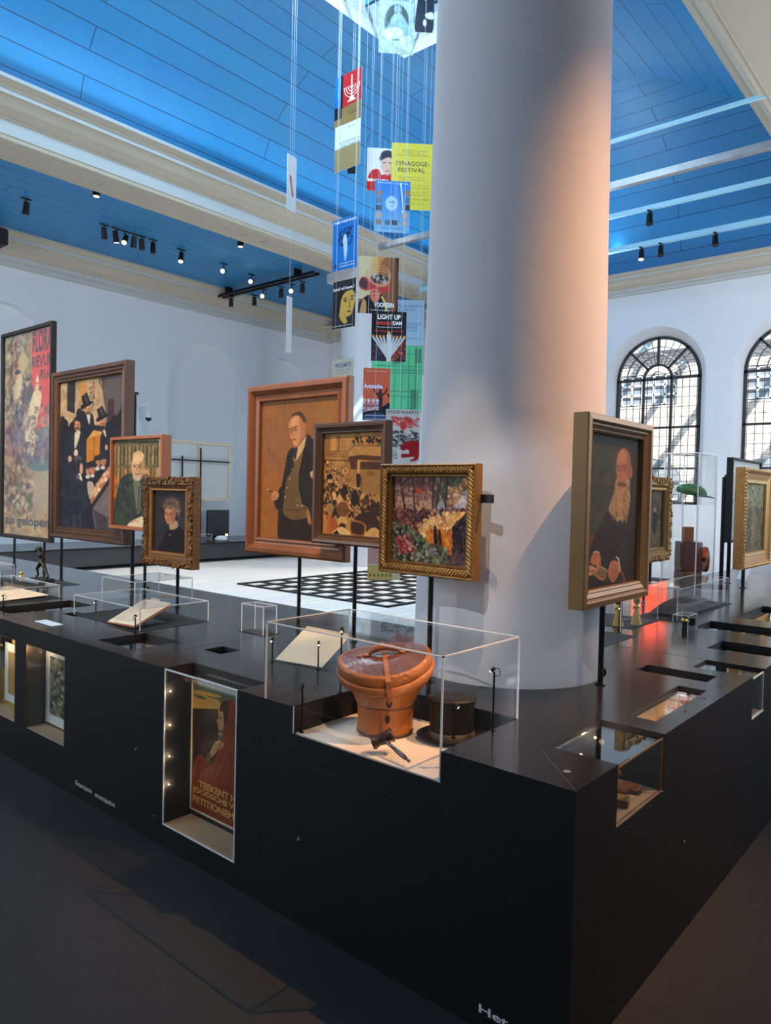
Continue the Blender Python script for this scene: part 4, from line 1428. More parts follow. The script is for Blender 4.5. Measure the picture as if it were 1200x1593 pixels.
p.ell(372, 370, 34, 50, (226, 166, 132), al=.7, soft=.8).ell(424, 460, 18, 100, (158, 100, 80), al=.5, soft=.6)
p.line([(336, 452), (348, 442), (362, 452)], 6, (90, 66, 56)).line([(376, 452), (392, 442), (408, 458)], 6, (90, 66, 56))
for x in (349, 391):
    p.ell(x, 474, 14, 13, (180, 124, 100)).ell(x, 474, 9, 7, (214, 196, 180)).ell(x, 474, 5, 7, (46, 34, 32))
p.line([(366, 470), (356, 556), (372, 568)], 6, (160, 96, 76)).ell(358, 556, 14, 14, (214, 138, 110))
p.poly([(330, 540), (322, 640), (296, 720), (278, 800), (312, 836), (345, 872), (378, 868), (420, 830), (430, 700), (432, 560), (416, 560), (380, 596), (345, 580)], (190, 160, 118))
p.dabs(170, [(330, 570), (420, 570), (428, 700), (405, 850), (345, 860), (290, 800), (320, 680)], 9, [(206, 178, 134), (176, 144, 104), (222, 196, 150), (160, 128, 92)], el=3, ang=1.5, al=.6)
p.ell(372, 592, 34, 18, (120, 96, 76)).line([(345, 600), (372, 612), (402, 602)], 8, (150, 92, 76))
p.ell(362, 650, 22, 44, (206, 172, 122), al=.7, soft=.5)
p.poly([(110, 1310), (240, 1360), (400, 1375), (110, 1425)], (50, 44, 42))
p.poly([(118, 1240), (150, 1228), (195, 1262), (165, 1300), (120, 1305)], (220, 196, 156)).poly([(120, 1275), (160, 1290), (230, 1355), (270, 1300), (230, 1330), (175, 1262)], (196, 140, 104))
p.poly([(178, 1292), (215, 1236), (270, 1278), (232, 1325)], (140, 128, 92)).line([(178, 1292), (215, 1236), (270, 1278)], 5, (220, 196, 156))
p.poly([(150, 1200), (165, 1145), (200, 1120), (222, 1170), (218, 1240), (205, 1262), (192, 1230), (165, 1225)], (200, 136, 106)).line([(195, 1175), (198, 1265)], 10, (212, 150, 118)).line([(172, 1130), (190, 1118), (212, 1130)], 8, (220, 206, 186))
p.poly([(272, 1290), (290, 1210), (325, 1195), (352, 1220), (362, 1280), (330, 1350), (306, 1370), (285, 1340)], (200, 138, 110))
for i in range(4):
    p.line([(300 + i * 15, 1270), (286 + i * 15, 1345)], 3, (140, 88, 70))
p.line([(335, 1170), (350, 1185), (358, 1240), (362, 1280)], 10, (226, 214, 196)).line([(370, 1280), (392, 1330), (396, 1370)], 12, (150, 100, 70))
p.noise(.04, 10, 2).grain(.02)
OLV = [(0, .055), (0, -.004), (.003, -.010), (.024, -.012), (.030, -.008), (.036, -.002), (.042, -.004), (.050, .0), (.058, .004), (.062, .002), (.070, .006), (.073, .024)]
picture('framed_painting', 'framed portrait of a bald man with long white beard beside the big column', 'painting', 'y', (3.078, 1.294), 1.148, .682, .79, OLV, M['brass'], p, .071, depth=.022, d=.045, gain=(.50, .50, .46))
post('thick black post under the bearded man portrait', 3.002, 1.322, 1.6, .012)
o = MB().box(2.70, 2.79, 1.308, 1.322, 1.722, 1.768).build('wall_clamp', M['metalblack'])
tag(o, 'black bracket end left of the bearded man portrait', 'bracket')

# ---- 5: poster FLORA REVUE in a thin black frame
p = Pic(90, 320, (176, 156, 126), [(35, 150), (335, 90), (330, 1550), (30, 1520)], 7)
p.rect(208, 100, 340, 800, (206, 58, 40)).rect(160, 100, 208, 700, (150, 132, 84)).dabs(420, [(35, 140), (200, 110), (200, 700), (35, 800)], 8, [(160, 140, 104), (96, 78, 66), (186, 170, 140), (130, 76, 60), (100, 112, 96)], al=.8)
p.ell(155, 330, 28, 70, (186, 168, 112))
p.poly([(35, 800), (140, 760), (150, 980), (35, 980)], (170, 120, 110)).rect(30, 975, 160, 1090, (186, 150, 110)).rect(30, 1090, 110, 1300, (190, 160, 128))
p.poly([(160, 900), (330, 760), (335, 1060), (150, 1050)], (96, 120, 130)).poly([(145, 930), (220, 870), (330, 920), (300, 980), (145, 1040)], (104, 88, 108))
p.poly([(110, 440), (140, 400), (150, 460), (130, 560), (90, 700), (100, 520)], (206, 186, 150)).ell(118, 410, 14, 26, (196, 150, 120)).ell(118, 392, 18, 16, (50, 36, 34))
p.poly([(165, 470), (205, 470), (220, 560), (190, 620), (150, 600)], (50, 70, 70)).ell(184, 470, 14, 26, (200, 150, 118)).line([(185, 500), (170, 590)], 8, (170, 60, 50)).ell(184, 446, 16, 12, (40, 50, 48))
p.poly([(110, 620), (160, 560), (165, 680), (140, 790), (110, 740)], (46, 50, 62)).ell(140, 600, 12, 20, (206, 176, 140))
p.poly([(220, 540), (268, 540), (262, 640), (240, 760), (235, 860), (215, 990), (200, 880), (160, 880), (170, 760)], (220, 198, 160)).ell(243, 505, 14, 26, (214, 176, 140)).poly([(232, 470), (244, 410), (256, 470)], (226, 208, 176)).poly([(255, 490), (270, 510), (256, 530)], (50, 40, 60))
for i in range(9):
    p.ell(232 - i * 2, 640 + i * 38, 4, 6, (60, 50, 50))
p.ell(300, 740, 42, 40, (200, 130, 96)).ell(325, 650, 16, 50, (40, 40, 54)).ell(70, 800, 30, 60, (110, 50, 66)).ell(120, 850, 50, 70, (120, 104, 120)).poly([(110, 980), (150, 960), (160, 1120), (190, 1180), (130, 1180)], (96, 48, 34))
p.dabs(330, [(35, 1060), (220, 1060), (220, 1380), (35, 1380)], 9, [(176, 130, 90), (84, 92, 56), (206, 180, 140), (120, 76, 56)], al=.8)
p.dabs(260, [(35, 560), (335, 640), (335, 1040), (35, 1050)], 8, [(96, 76, 90), (190, 150, 130), (60, 60, 76), (206, 190, 160), (150, 96, 84)], al=.45)
p.dabs(160, [(35, 1380), (335, 1380), (330, 1550), (35, 1520)], 11, [(180, 140, 80), (200, 170, 110), (150, 106, 60)], al=.6)
p.noise(.05, 8, 3).grain(.03)
t = picture('framed_poster', 'tall black-framed theatre poster with red corner reading FLORA REVUE', 'poster', 'x', (3.095, 7.075), 1.08, 1.06, 1.975,
            [(0, .03), (0, -.015), (.028, -.015), (.034, -.008), (.036, .01)], M['mattblack'], p, .036, depth=.012, m=M['print'], name2='print')
W5 = .988
for (tx, u0, v0, wd_, hh, sl, bo) in (('FLORA', .60, .875, .38, .105, 0, .035), ('REVUE', .59, .805, .39, .055, 0, .03), ('Rido', .74, .745, .25, .045, .3, .01), ('als gelopen', .04, .035, .92, .06, 0, .025)):
    lt = MB()
    text_geo(lt, tx, -W5 / 2 + u0 * W5, .036 + v0 * 1.9, wd_ * W5, hh * 1.9, .0105, bold=bo, slant=sl)
    lt.build('lettering', ink(46, 30, 42), t, world=False, recalc=False)
MB().box(-.49, .49, .0, .004, .04, 1.935).build('glass_front', M['pane'], t, world=False)
for y in (7.338, 6.713):
    post('black post under the FLORA REVUE poster, %s one' % ('left' if y > 7 else 'right'), 3.115, y, 1.3)

# ---- 6: men in top hats around a lectern
p = Pic(120, 270, (60, 54, 58), [(60, 190), (575, 100), (580, 1475), (60, 1420)], 9)
p.poly([(60, 180), (390, 110), (440, 400), (460, 560), (300, 620), (60, 560)], (186, 156, 116), False).poly([(390, 120), (580, 90), (580, 620), (450, 600), (430, 380)], (92, 84, 82), False)
p.dabs(80, [(60, 180), (390, 120), (400, 500), (70, 500)], 24, [(196, 166, 124), (170, 140, 104)], al=.4)
p.poly([(122, 178), (190, 165), (190, 445), (122, 420)], (46, 42, 44), False)
for y in range(200, 420, 20):
    p.line([(130, y), (182, y - 8)], 3, (90, 84, 76))
p.poly([(232, 170), (255, 165), (285, 220), (286, 300), (262, 330), (236, 380)], (196, 136, 66), False)
p.dabs(60, [(305, 170), (350, 140), (345, 430), (318, 440)], 5, [(60, 50, 44), (150, 126, 96)])
p.line([(385, 130), (388, 180), (416, 235), (420, 130)], 7, (60, 54, 50)).rect(456, 320, 500, 560, (70, 50, 50))
NV = (40, 40, 50)
p.poly([(60, 560), (100, 480), (130, 560), (200, 470), (260, 420), (300, 460), (350, 540), (400, 540), (450, 520), (520, 470), (580, 440), (580, 1475), (60, 1420)], NV)
for (x, y, rx, ry, c) in ((108, 545, 26, 50, (34, 32, 38)), (160, 560, 18, 40, (34, 32, 38)), (98, 640, 30, 70, (36, 34, 42)), (510, 520, 30, 60, (40, 36, 42)), (556, 480, 24, 60, (36, 34, 38)), (225, 440, 24, 40, (46, 42, 44))):
    p.ell(x, y, rx, ry, c)


def tophat(x, y, k, tilt=0.0, c=(38, 34, 38)):
    p.poly([(x - 34 * k, y - 70 * k), (x + 10 * k, y - 110 * k), (x + 46 * k, y - 15 * k), (x - 18 * k, y + 5 * k)], c, False)
    p.poly([(x - 30 * k, y + 2 * k), (x + 50 * k, y - 32 * k), (x + 62 * k, y - 20 * k), (x + 10 * k, y + 20 * k), (x - 34 * k, y + 40 * k)], c)
    p.line([(x - 8 * k, y - 92 * k), (x + 16 * k, y - 20 * k)], 12 * k, (120, 112, 108), .6)


p.poly([(245, 470), (290, 440), (340, 460), (350, 600), (330, 680), (270, 700), (240, 600)], (38, 38, 48))
p.face(296, 408, 27, 46, (206, 152, 108)).poly([(288, 452), (316, 448), (312, 540), (298, 500)], (214, 200, 176)).ell(298, 440, 22, 16, (110, 84, 62))
tophat(276, 370, 1.0)
p.face(214, 545, 26, 58, (200, 140, 100)).ell(212, 572, 18, 10, (70, 50, 40)).poly([(196, 480), (236, 478), (246, 520), (240, 570), (234, 520), (196, 505)], (40, 38, 46)).poly([(188, 620), (240, 600), (210, 720), (192, 740)], (212, 196, 160))
p.poly([(150, 640), (190, 620), (190, 740), (220, 720), (240, 610), (290, 680), (300, 860), (160, 880), (110, 800)], (46, 46, 54), al=.7)
p.ell(203, 785, 17, 32, (222, 196, 160)).ell(152, 836, 16, 28, (196, 160, 124))
p.face(416, 535, 22, 44, (186, 126, 90)).ell(412, 570, 18, 22, (60, 44, 38)).poly([(420, 590), (436, 588), (444, 650), (428, 620)], (210, 196, 176)).ell(448, 735, 10, 24, (200, 160, 124))
tophat(402, 478, .95)
p.poly([(290, 670), (340, 600), (416, 605), (400, 640), (395, 800), (340, 850), (290, 870)], (196, 124, 48), False).poly([(300, 660), (345, 588), (418, 602), (400, 625)], (214, 156, 84), False).line([(352, 660), (350, 840)], 8, (160, 92, 36))
for (x, y) in ((385, 865), (428, 855), (308, 935), (345, 925)):
    p.face(x, y, 20, 42, (206, 140, 100)).poly([(x - 28, y - 14), (x - 24, y - 56), (x + 20, y - 60), (x + 30, y - 26)], (44, 42, 46)).ell(x - 4, y + 56, 18, 16, (214, 204, 190))
p.ell(222, 836, 32, 34, (84, 82, 88)).ell(225, 900, 30, 60, (50, 48, 54)).ell(250, 920, 14, 50, (200, 150, 120)).poly([(205, 990), (240, 960), (262, 1030), (240, 1040)], (220, 206, 180))
p.poly([(160, 1040), (260, 1030), (330, 1240), (300, 1300), (300, 1440), (80, 1420), (110, 1200)], (42, 42, 54)).dabs(80, [(80, 860), (300, 1060), (300, 1400), (80, 1400)], 20, [(36, 38, 56), (52, 54, 66), (44, 46, 58)], al=.5)
p.line([(200, 1320), (190, 1420)], 10, (80, 80, 88), .6).line([(240, 1320), (255, 1430)], 10, (80, 80, 88), .6)
p.poly([(330, 1200), (360, 1080), (470, 900), (500, 900), (500, 960), (400, 1120), (345, 1215)], (190, 122, 84)).dabs(80, [(335, 1190), (365, 1080), (480, 910), (500, 960), (390, 1120)], 9, [(220, 160, 116), (170, 96, 66), (230, 196, 160)], al=.8)
p.poly([(300, 1040), (350, 1045), (345, 1150), (320, 1180)], (216, 196, 160), al=.8)
p.poly([(345, 1270), (480, 1010), (580, 860), (580, 1260), (460, 1340)], (116, 104, 104), False).poly([(340, 1220), (480, 985), (580, 830), (580, 870), (350, 1260)], (52, 42, 46), False)
p.poly([(340, 1260), (460, 1340), (580, 1270), (580, 1475), (370, 1460)], (70, 62, 66), False).line([(350, 1290), (380, 1450)], 10, (110, 104, 108), .7).line([(460, 1340), (480, 1440)], 8, (104, 96, 96), .7)
p.noise(.05, 10, 2).grain(.03)
DARKF = [(0, .05), (0, -.01), (.010, -.018), (.03, -.018), (.036, -.006), (.055, -.010), (.064, -.002), (.078, -.004), (.084, .004), (.09, .02)]
picture('framed_painting', 'tall framed painting of men in black top hats around a lectern', 'painting', 'x', (2.941, 5.62), 1.16, 1.19, 1.38, scale_prof(DARKF, 1.05), M['darkwood'], p, .09)
post('black post under left end of the top hat painting', 2.965, 6.08, 1.5)
post('black post under right end of the top hat painting', 2.965, 4.976, 2.3, .014)

# ---- 7: old man in green jacket before a bookcase
p = Pic(95, 175, (120, 104, 72), [(65, 115), (550, 88), (555, 1078), (65, 1038)], 15)
for i in range(26):
    x = 70 + i * 19
    c = [(150, 132, 90), (96, 88, 60), (176, 150, 96), (84, 76, 58), (130, 110, 70), (70, 60, 48)][i % 6]
    p.poly([(x, 160 + (i % 3) * 8), (x + 15, 160 + (i % 4) * 7), (x + 14, 372), (x, 376)], c, False)
    p.poly([(x, 415), (x + 15, 415), (x + 12, 640), (x, 640)], [(150, 110, 60), (116, 96, 60), (190, 150, 90), (96, 70, 44)][i % 4], False)
p.rect(65, 115, 510, 140, (70, 74, 58)).rect(65, 380, 500, 405, (110, 96, 66)).rect(498, 95, 560, 560, (176, 150, 108)).line([(500, 120), (505, 400)], 14, (66, 62, 48))
p.poly([(70, 560), (110, 500), (100, 700), (70, 740)], (196, 110, 44))
p.dabs(120, [(65, 140), (500, 120), (500, 640), (65, 700)], 10, [(150, 132, 90), (84, 76, 58), (110, 96, 66)], al=.35)
p.poly([(240, 470), (150, 520), (110, 640), (78, 820), (75, 1040), (260, 1060), (430, 1060), (440, 720), (400, 560), (340, 480)], (52, 58, 54))
p.poly([(75, 900), (150, 900), (250, 1000), (240, 1050), (75, 1040)], (60, 72, 50)).dabs(110, [(90, 600), (240, 500), (400, 600), (430, 900), (260, 960), (90, 900)], 17, [(60, 70, 64), (44, 50, 48), (76, 84, 72)], al=.5, ang=1.2)
p.poly([(270, 580), (300, 560), (345, 600), (335, 900), (300, 860)], (110, 120, 96)).poly([(262, 590), (215, 620), (215, 700), (300, 900), (310, 880)], (66, 72, 62)).line([(330, 610), (322, 880)], 12, (60, 56, 50))
p.face(312, 400, 66, 150, (206, 166, 122), (130, 92, 64), -.1)
p.ell(315, 285, 56, 58, (222, 182, 136)).ell(305, 520, 40, 36, (200, 176, 140), al=.8).line([(262, 380), (360, 372)], 6, (80, 60, 50), .6)
p.poly([(350, 440), (390, 420), (432, 480), (420, 500), (370, 470)], (200, 150, 110)).poly([(380, 480), (430, 500), (440, 620), (400, 580)], (120, 92, 72))
p.poly([(215, 1040), (280, 980), (420, 930), (440, 1060), (260, 1065)], (220, 204, 166)).line([(250, 1010), (290, 985), (330, 1000)], 16, (206, 160, 120))
p.noise(.06, 9, 2).grain(.03)
picture('framed_painting', 'framed portrait of a bald man in green jacket before bookshelves', 'painting', 'x', (2.914, 4.86), 1.283, .70, .685,
        [(0, .06), (0, -.008), (.004, -.012), (.020, -.012), (.024, -.006), (.026, .008)], M['orangewood'], p, .026, depth=.01, d=.09)
post('black post under the green jacket portrait', 2.95, 4.782, 1.5)

# ---- 8: woman in black, small, ornate gilt frame
p = Pic(80, 160, (46, 46, 54), [(538, 615), (880, 610), (875, 1395), (528, 1358)], 21)
p.dabs(120, [(530, 610), (880, 610), (880, 1390), (530, 1360)], 30, [(50, 50, 58), (40, 40, 46), (56, 52, 56)], al=.4)
p.ell(715, 790, 96, 130, (76, 62, 54), al=.9, soft=.4)
p.poly([(700, 1080), (780, 1040), (850, 1120), (880, 1300), (880, 1400), (580, 1370), (610, 1260), (660, 1120)], (28, 24, 28))
p.poly([(700, 1010), (765, 980), (775, 1060), (700, 1095)], (176, 140, 112))
p.face(697, 905, 56, 128, (186, 126, 92), (104, 66, 50), -.3)
p.poly([(625, 850), (640, 760), (700, 700), (775, 730), (805, 830), (790, 940), (765, 900), (740, 820), (680, 790)], (92, 74, 62)).dabs(70, [(630, 800), (700, 690), (790, 760), (800, 900)], 9, [(120, 100, 84), (80, 62, 52), (140, 116, 96)], al=.6)
p.line([(700, 1092), (770, 1030)], 8, (150, 130, 112)).ell(697, 1160, 10, 18, (110, 90, 76))
p.noise(.06, 8, 2).grain(.03)
t = picture('framed_painting', 'small portrait of a grey-haired woman in black in an ornate gilt frame', 'painting', 'x', (2.846, 4.343), 1.066, .585, .606,
            [(0, .05), (.0, -.002), (.01, -.012), (.05, -.014), (.062, .0), (.075, .006), (.080, .002), (.092, .006), (.095, .022)], M['golddark'], p, .093, depth=.022, d=.10)
relief(t, .585 * .965, .606 * .965, .055, M['golddark'], 'scroll', -.012, -.004, .022, .012, 'carved_scrolls', 4)
frame_part(t, .585 * .965 - .15, .606 * .965 - .15, [(0, .004), (.004, -.002), (.012, -.002), (.016, .006)], M['gold'], 'gilt_slip').location = (0, 0, .075)
post('black post under the small portrait of a woman in black', 2.87, 4.253, 1.4)

# ---- 9: back of a canvas on its stretcher, across the hall
t = thing('stretched_canvas', 'back of a stretched canvas with pale wooden stretcher across the hall', 'painting', (9.9, 13.95, 1.33), 0)
w_, h_ = 1.80, 1.32
frame_part(t, w_, h_, [(0, .04), (0, 0), (.055, 0), (.055, .03)], M['stretcher'], 'stretcher')
MB().box(-w_ / 2 + .02, w_ / 2 - .02, .03, .04, .02, h_ - .02).build('canvas', M['linen'], t, world=False)
MB().box(-w_ / 2 + .05, w_ / 2 - .05, -.03, -.005, h_ * .66, h_ * .66 + .03).build('hanging_bar', M['metalblack'], t, world=False)
MB().box(-.03, .03, .0, .026, .05, h_ - .05).build('stretcher_brace', M['stretcher'], t, world=False)
m = MB()
for i in range(9):
    m.box(-w_ / 2 + .12 + i * .19, -w_ / 2 + .125 + i * .19, -.003, .0, .005, .05)
m.build('nails', M['mattblack'], t, world=False)
for x in (9.45, 9.93):
    o = MB().cyl((x, 13.87, .43), (x, 13.9, 2.5 if x > 9.6 else 2.3), .02, n=12).build('display_post', M['metalblack'])
    tag(o, 'black post behind the backwards canvas across the hall, %s' % ('the right one' if x > 9.6 else 'the left one'), 'post', 'far posts')

# ---- right arm: ornate painting, grey mounted print, gilt landscape
p = Pic(60, 120, (84, 76, 58), None, 31)
p.dabs(160, [(0, 0), (1, 0), (1, 1), (0, 1)], .07, [(96, 86, 64), (70, 62, 50), (110, 98, 72)], al=.5)
p.rect(.0, .62, 1, 1, (120, 96, 62), .6).ell(.75, .55, .08, .22, (52, 44, 40)).ell(.75, .33, .05, .05, (170, 130, 96)).ell(.30, .6, .10, .2, (60, 48, 44)).ell(.3, .38, .05, .05, (176, 136, 100))
p.noise(.08, 8, 2).grain(.04)
t = picture('framed_painting', 'ornate gilt-framed painting half hidden behind the bearded man portrait', 'painting', 'y', (5.62, 2.117), 1.11, .84, .66,
            [(0, .05), (0, -.01), (.02, -.02), (.06, -.018), (.08, .0), (.095, -.004), (.105, .004), (.108, .02)], M['gold'], p, .105, depth=.022)
relief(t, .84 * .972, .66 * .972, .06, M['gold'], 'scroll', -.016, -.004, .026, .014, 'carved_scrolls', 9)
post('black post under the ornate painting behind the bearded man', 5.6, 2.14, 1.4)

p = Pic(90, 100, (150, 160, 160), None, 33)
p.rect(.06, .05, .94, .95, (168, 178, 180)).rect(.13, .11, .87, .89, (120, 136, 140))
for i in range(70):
    x, y = p.r.uniform(.2, .8), p.r.uniform(.18, .82)
    p.line([(x, y), (x + p.r.uniform(-.06, .06), y + p.r.uniform(.03, .12))], .012, (190, 200, 200) if i % 2 else (84, 96, 100), .8)
p.grain(.03)
picture('framed_print', 'grey mounted print in a thin black frame behind the gilt-framed landscape', 'print', 'y', (8.36, 2.14), 1.18, 1.10, .85, [(0, .05), (0, -.01), (.02, -.01), (.024, .008)], M['mattblack'], p, .023, depth=.01, m=M['print'])
p = Pic(80, 130, (112, 112, 84), None, 35)
p.dabs(500, [(0, 0), (1, 0), (1, .45), (0, .45)], .03, [(120, 128, 100), (96, 104, 76), (140, 146, 118), (80, 84, 60)], el=2, ang=1.5, al=.7)
p.dabs(500, [(0, .35), (1, .35), (1, 1), (0, 1)], .03, [(96, 84, 62), (76, 74, 58), (110, 104, 80), (60, 56, 46)], el=2, ang=1.5, al=.7)
p.poly([(.4, .35), (.55, .35), (.62, .8), (.45, .82)], (130, 116, 90), al=.6).line([(.5, .45), (.46, .95)], .04, (150, 130, 104), .6)
p.noise(.08, 8, 2).grain(.04)
t = picture('framed_painting', 'gilt-framed grey-green landscape painting standing at the right edge', 'painting', 'y', (7.57, 1.847), .982, .97, .92,
            [(0, .06), (0, -.02), (.03, -.028), (.05, -.01), (.07, -.006), (.10, .002), (.13, .0), (.14, .02)], M['gold'], p, .138, depth=.022)
relief(t, .97 * .9675, .92 * .9675, .02, M['goldlight'], 'bead', -.026, .008, .03, .011, 'bead_moulding')
frame_part(t, .97 * .9675 - .2, .92 * .9675 - .2, [(0, .004), (.006, -.004), (.03, -.002), (.036, .008)], M['goldlight'], 'gilt_slip').location = (0, 0, .10)
post('black post under the gilt-framed landscape at the right', 7.308, 1.875, 1.3, .016)
post('black post with a cap right of the hooked post', 7.62, 2.09, 1.60, .018)
t = thing('display_post', 'free black post ending in a small hook right of the tall clear case', 'post', (7.735, 2.187, H))
MB().cyl((7.735, 2.187, H), (7.735, 2.187, 1.83), .02, n=16).build('pole', M['metalblack'], t)
MB().tube([(7.735, 2.187, 1.82), (7.775, 2.187, 1.845), (7.83, 2.187, 1.85), (7.84, 2.187, 1.91)], .012, 8).build('hook', M['metalblack'], t)

# ------------------------------------------------------------------ clear acrylic covers
def cover(label, x0, x1, y0, y1, z0, z1, group=None, t=.005, ew=.0022, name='acrylic_cover'):
    r = thing(name, label, 'display case', ((x0 + x1) / 2, (y0 + y1) / 2, z0), 0, group)
    panes = ((x0, x0 + t, y0 + t, y1 - t, z0, z1 - t), (x1 - t, x1, y0 + t, y1 - t, z0, z1 - t), (x0, x1, y0, y0 + t, z0, z1 - t), (x0, x1, y1 - t, y1, z0, z1 - t), (x0, x1, y0, y1, z1 - t, z1))
    for q in panes:
        MB().box(*q).build('panel', M['acrylic'], r)
    e = ew
    for (a, b, c, d, f, g) in ((x0, x1, y0, y0, z1, z1), (x0, x1, y1, y1, z1, z1), (x0, x0, y0, y1, z1, z1), (x1, x1, y0, y1, z1, z1),
                               (x0, x0, y0, y0, z0, z1), (x1, x1, y0, y0, z0, z1), (x0, x0, y1, y1, z0, z1), (x1, x1, y1, y1, z0, z1)):
        MB().box(a - e, b + e, c - e, d + e, f - e if f == g else f, g + e * .5).build('polished_edge', M['edge'], r)
    return r


def stem_light(label, x, y, z0, zt, ang=0.0, r=.0035, hook=True, group='miniature lamps round the display cases'):
    """miniature showcase lamp: thin black stem, side arm and a tiny lit head"""
    t = thing('miniature_lamp', label, 'lamp', (x, y, z0), ang, group)
    h = zt - z0
    MB().cyl((0, 0, 0), (0, 0, h), r, n=10).build('stem', M['metalblack'], t, world=False)
    MB().cyl((0, 0, 0), (0, 0, .004), r * 2.4, n=14).build('foot', M['metalblack'], t, world=False)
    MB().tube([(0, 0, h * .99 - .012), (.018, 0, h - .012), (.020, 0, h + .002), (.016, 0, h + .012), (.006, 0, h + .014)], .0015, 6).build('arm', M['metalblack'], t, world=False)
    hd = MB().cyl((.002, 0, h + .014), (-.012, -.004, h + .002), .0058, .0065, n=14).build('head', M['metalblack'], t, world=False)
    MB().cyl((-.0121, -.004, h + .0019), (-.0135, -.0045, h + .0008), .0048, n=12).build('lens', M['lens'], hd, world=False)
    return t


# the large case with the leather hat box
cover('largest clear acrylic cover, over the leather hat box and gavel', 1.862, 2.325, 1.333, 2.165, .80, 1.095, ew=.0028)
# the front panel goes down into the notch
r = bpy.data.objects['acrylic_cover']
MB().box(1.862, 1.867, 1.335, 2.005, .7035, .797).build('panel', M['acrylic'], r)
MB().box(1.860, 1.864, 1.333, 1.337, .70, .80).build('polished_edge', M['edge'], r)
MB().box(1.860, 1.864, 2.003, 2.007, .70, .80).build('polished_edge', M['edge'], r)
tag(MB().box(1.868, 2.325, 1.335, 2.005, .6965, .702).build('base_board', M['offwhite']), 'white base board inside the hat box case', 'board')

# leather hat box: waisted oval bucket, flared rim, tilted domed lid with handle and strap
HB = (2.115, 1.775, .7025)
hb = thing('leather_hat_box', 'tan leather hat box with dark domed lid, standing in the big clear case', 'hat box', HB, R(-45))
pr = [(0, 0), (.098, 0), (.104, .003), (.106, .010), (.105, .014), (.104, .06), (.106, .105), (.107, .112), (.111, .116), (.122, .145), (.140, .176), (.156, .196), (.160, .200)]
MB().lathe([(r_, z) for r_, z in pr] + [(.152, .200), (.10, .12), (0, .12)], n=64, sy=.92).build('body', M['leather'], hb, world=False)
MB().lathe([(.107, .105), (.1085, .107), (.1085, .1105), (.107, .112)], n=64, sy=.92).lathe([(.1055, .004), (.1075, .006), (.1075, .012), (.1055, .014)], n=64, sy=.92).build('stitched_band', M['leatherdark'], hb, world=False)
lid_root = MB()
tilt = Matrix.Rotation(R(13), 3, 'X') @ Matrix.Rotation(R(-7), 3, 'Y')


def saddle(r_, z, n=64, sx=1.08, sy=.90, lift=.018):
    """rim ring that dips at the front and rises at the sides like a bowler brim"""
    out = []
    for i in range(n):
        a = 2 * pi * i / n
        x, y = r_ * cos(a) * sx, r_ * sin(a) * sy
        zz = z + lift * (cos(a) ** 2) * (r_ / .16) ** 2 * 1.2
        v = tilt @ Vector((x, y, zz))
        out.append((v.x, v.y, v.z + .212))
    return out


def rings(mb, R_, mi=0, close_top=True):
    n = len(R_[0])
    vs = [v for r_ in R_ for v in r_]
    fs = [(k * n + i, k * n + (i + 1) % n, (k + 1) * n + (i + 1) % n, (k + 1) * n + i) for k in range(len(R_) - 1) for i in range(n)]
    mb.add(vs, fs, mi, True)
    if close_top:
        mb.add(R_[-1], [tuple(range(n))], mi, True)


mb = MB()
rings(mb, [saddle(.118, -.050), saddle(.150, -.016), saddle(.166, -.012), (saddle(.170, -.006)), saddle(.171, .018), saddle(.167, .022), saddle(.158, .024)], close_top=False)
ld = mb.build('lower_rim', M['leather'], hb, world=False)
mb = MB()
rings(mb, [saddle(.150, .024), saddle(.162, .026), saddle(.164, .034), saddle(.163, .056), saddle(.158, .062), saddle(.150, .066), saddle(.140, .068)], close_top=False)
lid = mb.build('lid', M['leather'], hb, world=False)
mb = MB()
rings(mb, [saddle(.151, .0655), saddle(.140, .069), saddle(.115, .078), saddle(.085, .086), saddle(.05, .091), saddle(.02, .093), saddle(.004, .0935)])
mb.build('lid_top', M['leatherdark'], lid, world=False)


def onlid(x, y, dz):
    r_ = hypot(x / 1.08, y / .90)
    z = .0935 - .026 * (r_ / .15) ** 1.7 + dz + .018 * ((x / 1.08 / max(r_, 1e-4)) ** 2) * (r_ / .16) ** 2 * 1.2
    v = tilt @ Vector((x, y, z))
    return (v.x, v.y, v.z + .212)


hp = [onlid(-.062 + .124 * i / 12, -.012, .003 + .026 * sin(pi * i / 12) ** .7) for i in range(13)]
hn = MB().tube(hp, [.004, .007, .0095, .011, .012, .0125, .013, .0125, .012, .011, .0095, .007, .004], 12).build('handle', M['strap'], lid, world=False)
for sx_ in (-1, 1):
    b = MB()
    b.ball(onlid(sx_ * .066, -.012, .004), .014, .012, .007, 12)
    b.ball(onlid(sx_ * .092, -.010, .003), .012, .009, .005, 12)
    b.build('handle_tab', M['strap'], hn, world=False)
    MB().ball(onlid(sx_ * .058, -.012, .010), .004, n=8).build('rivet', M['goldmetal'], hn, world=False)
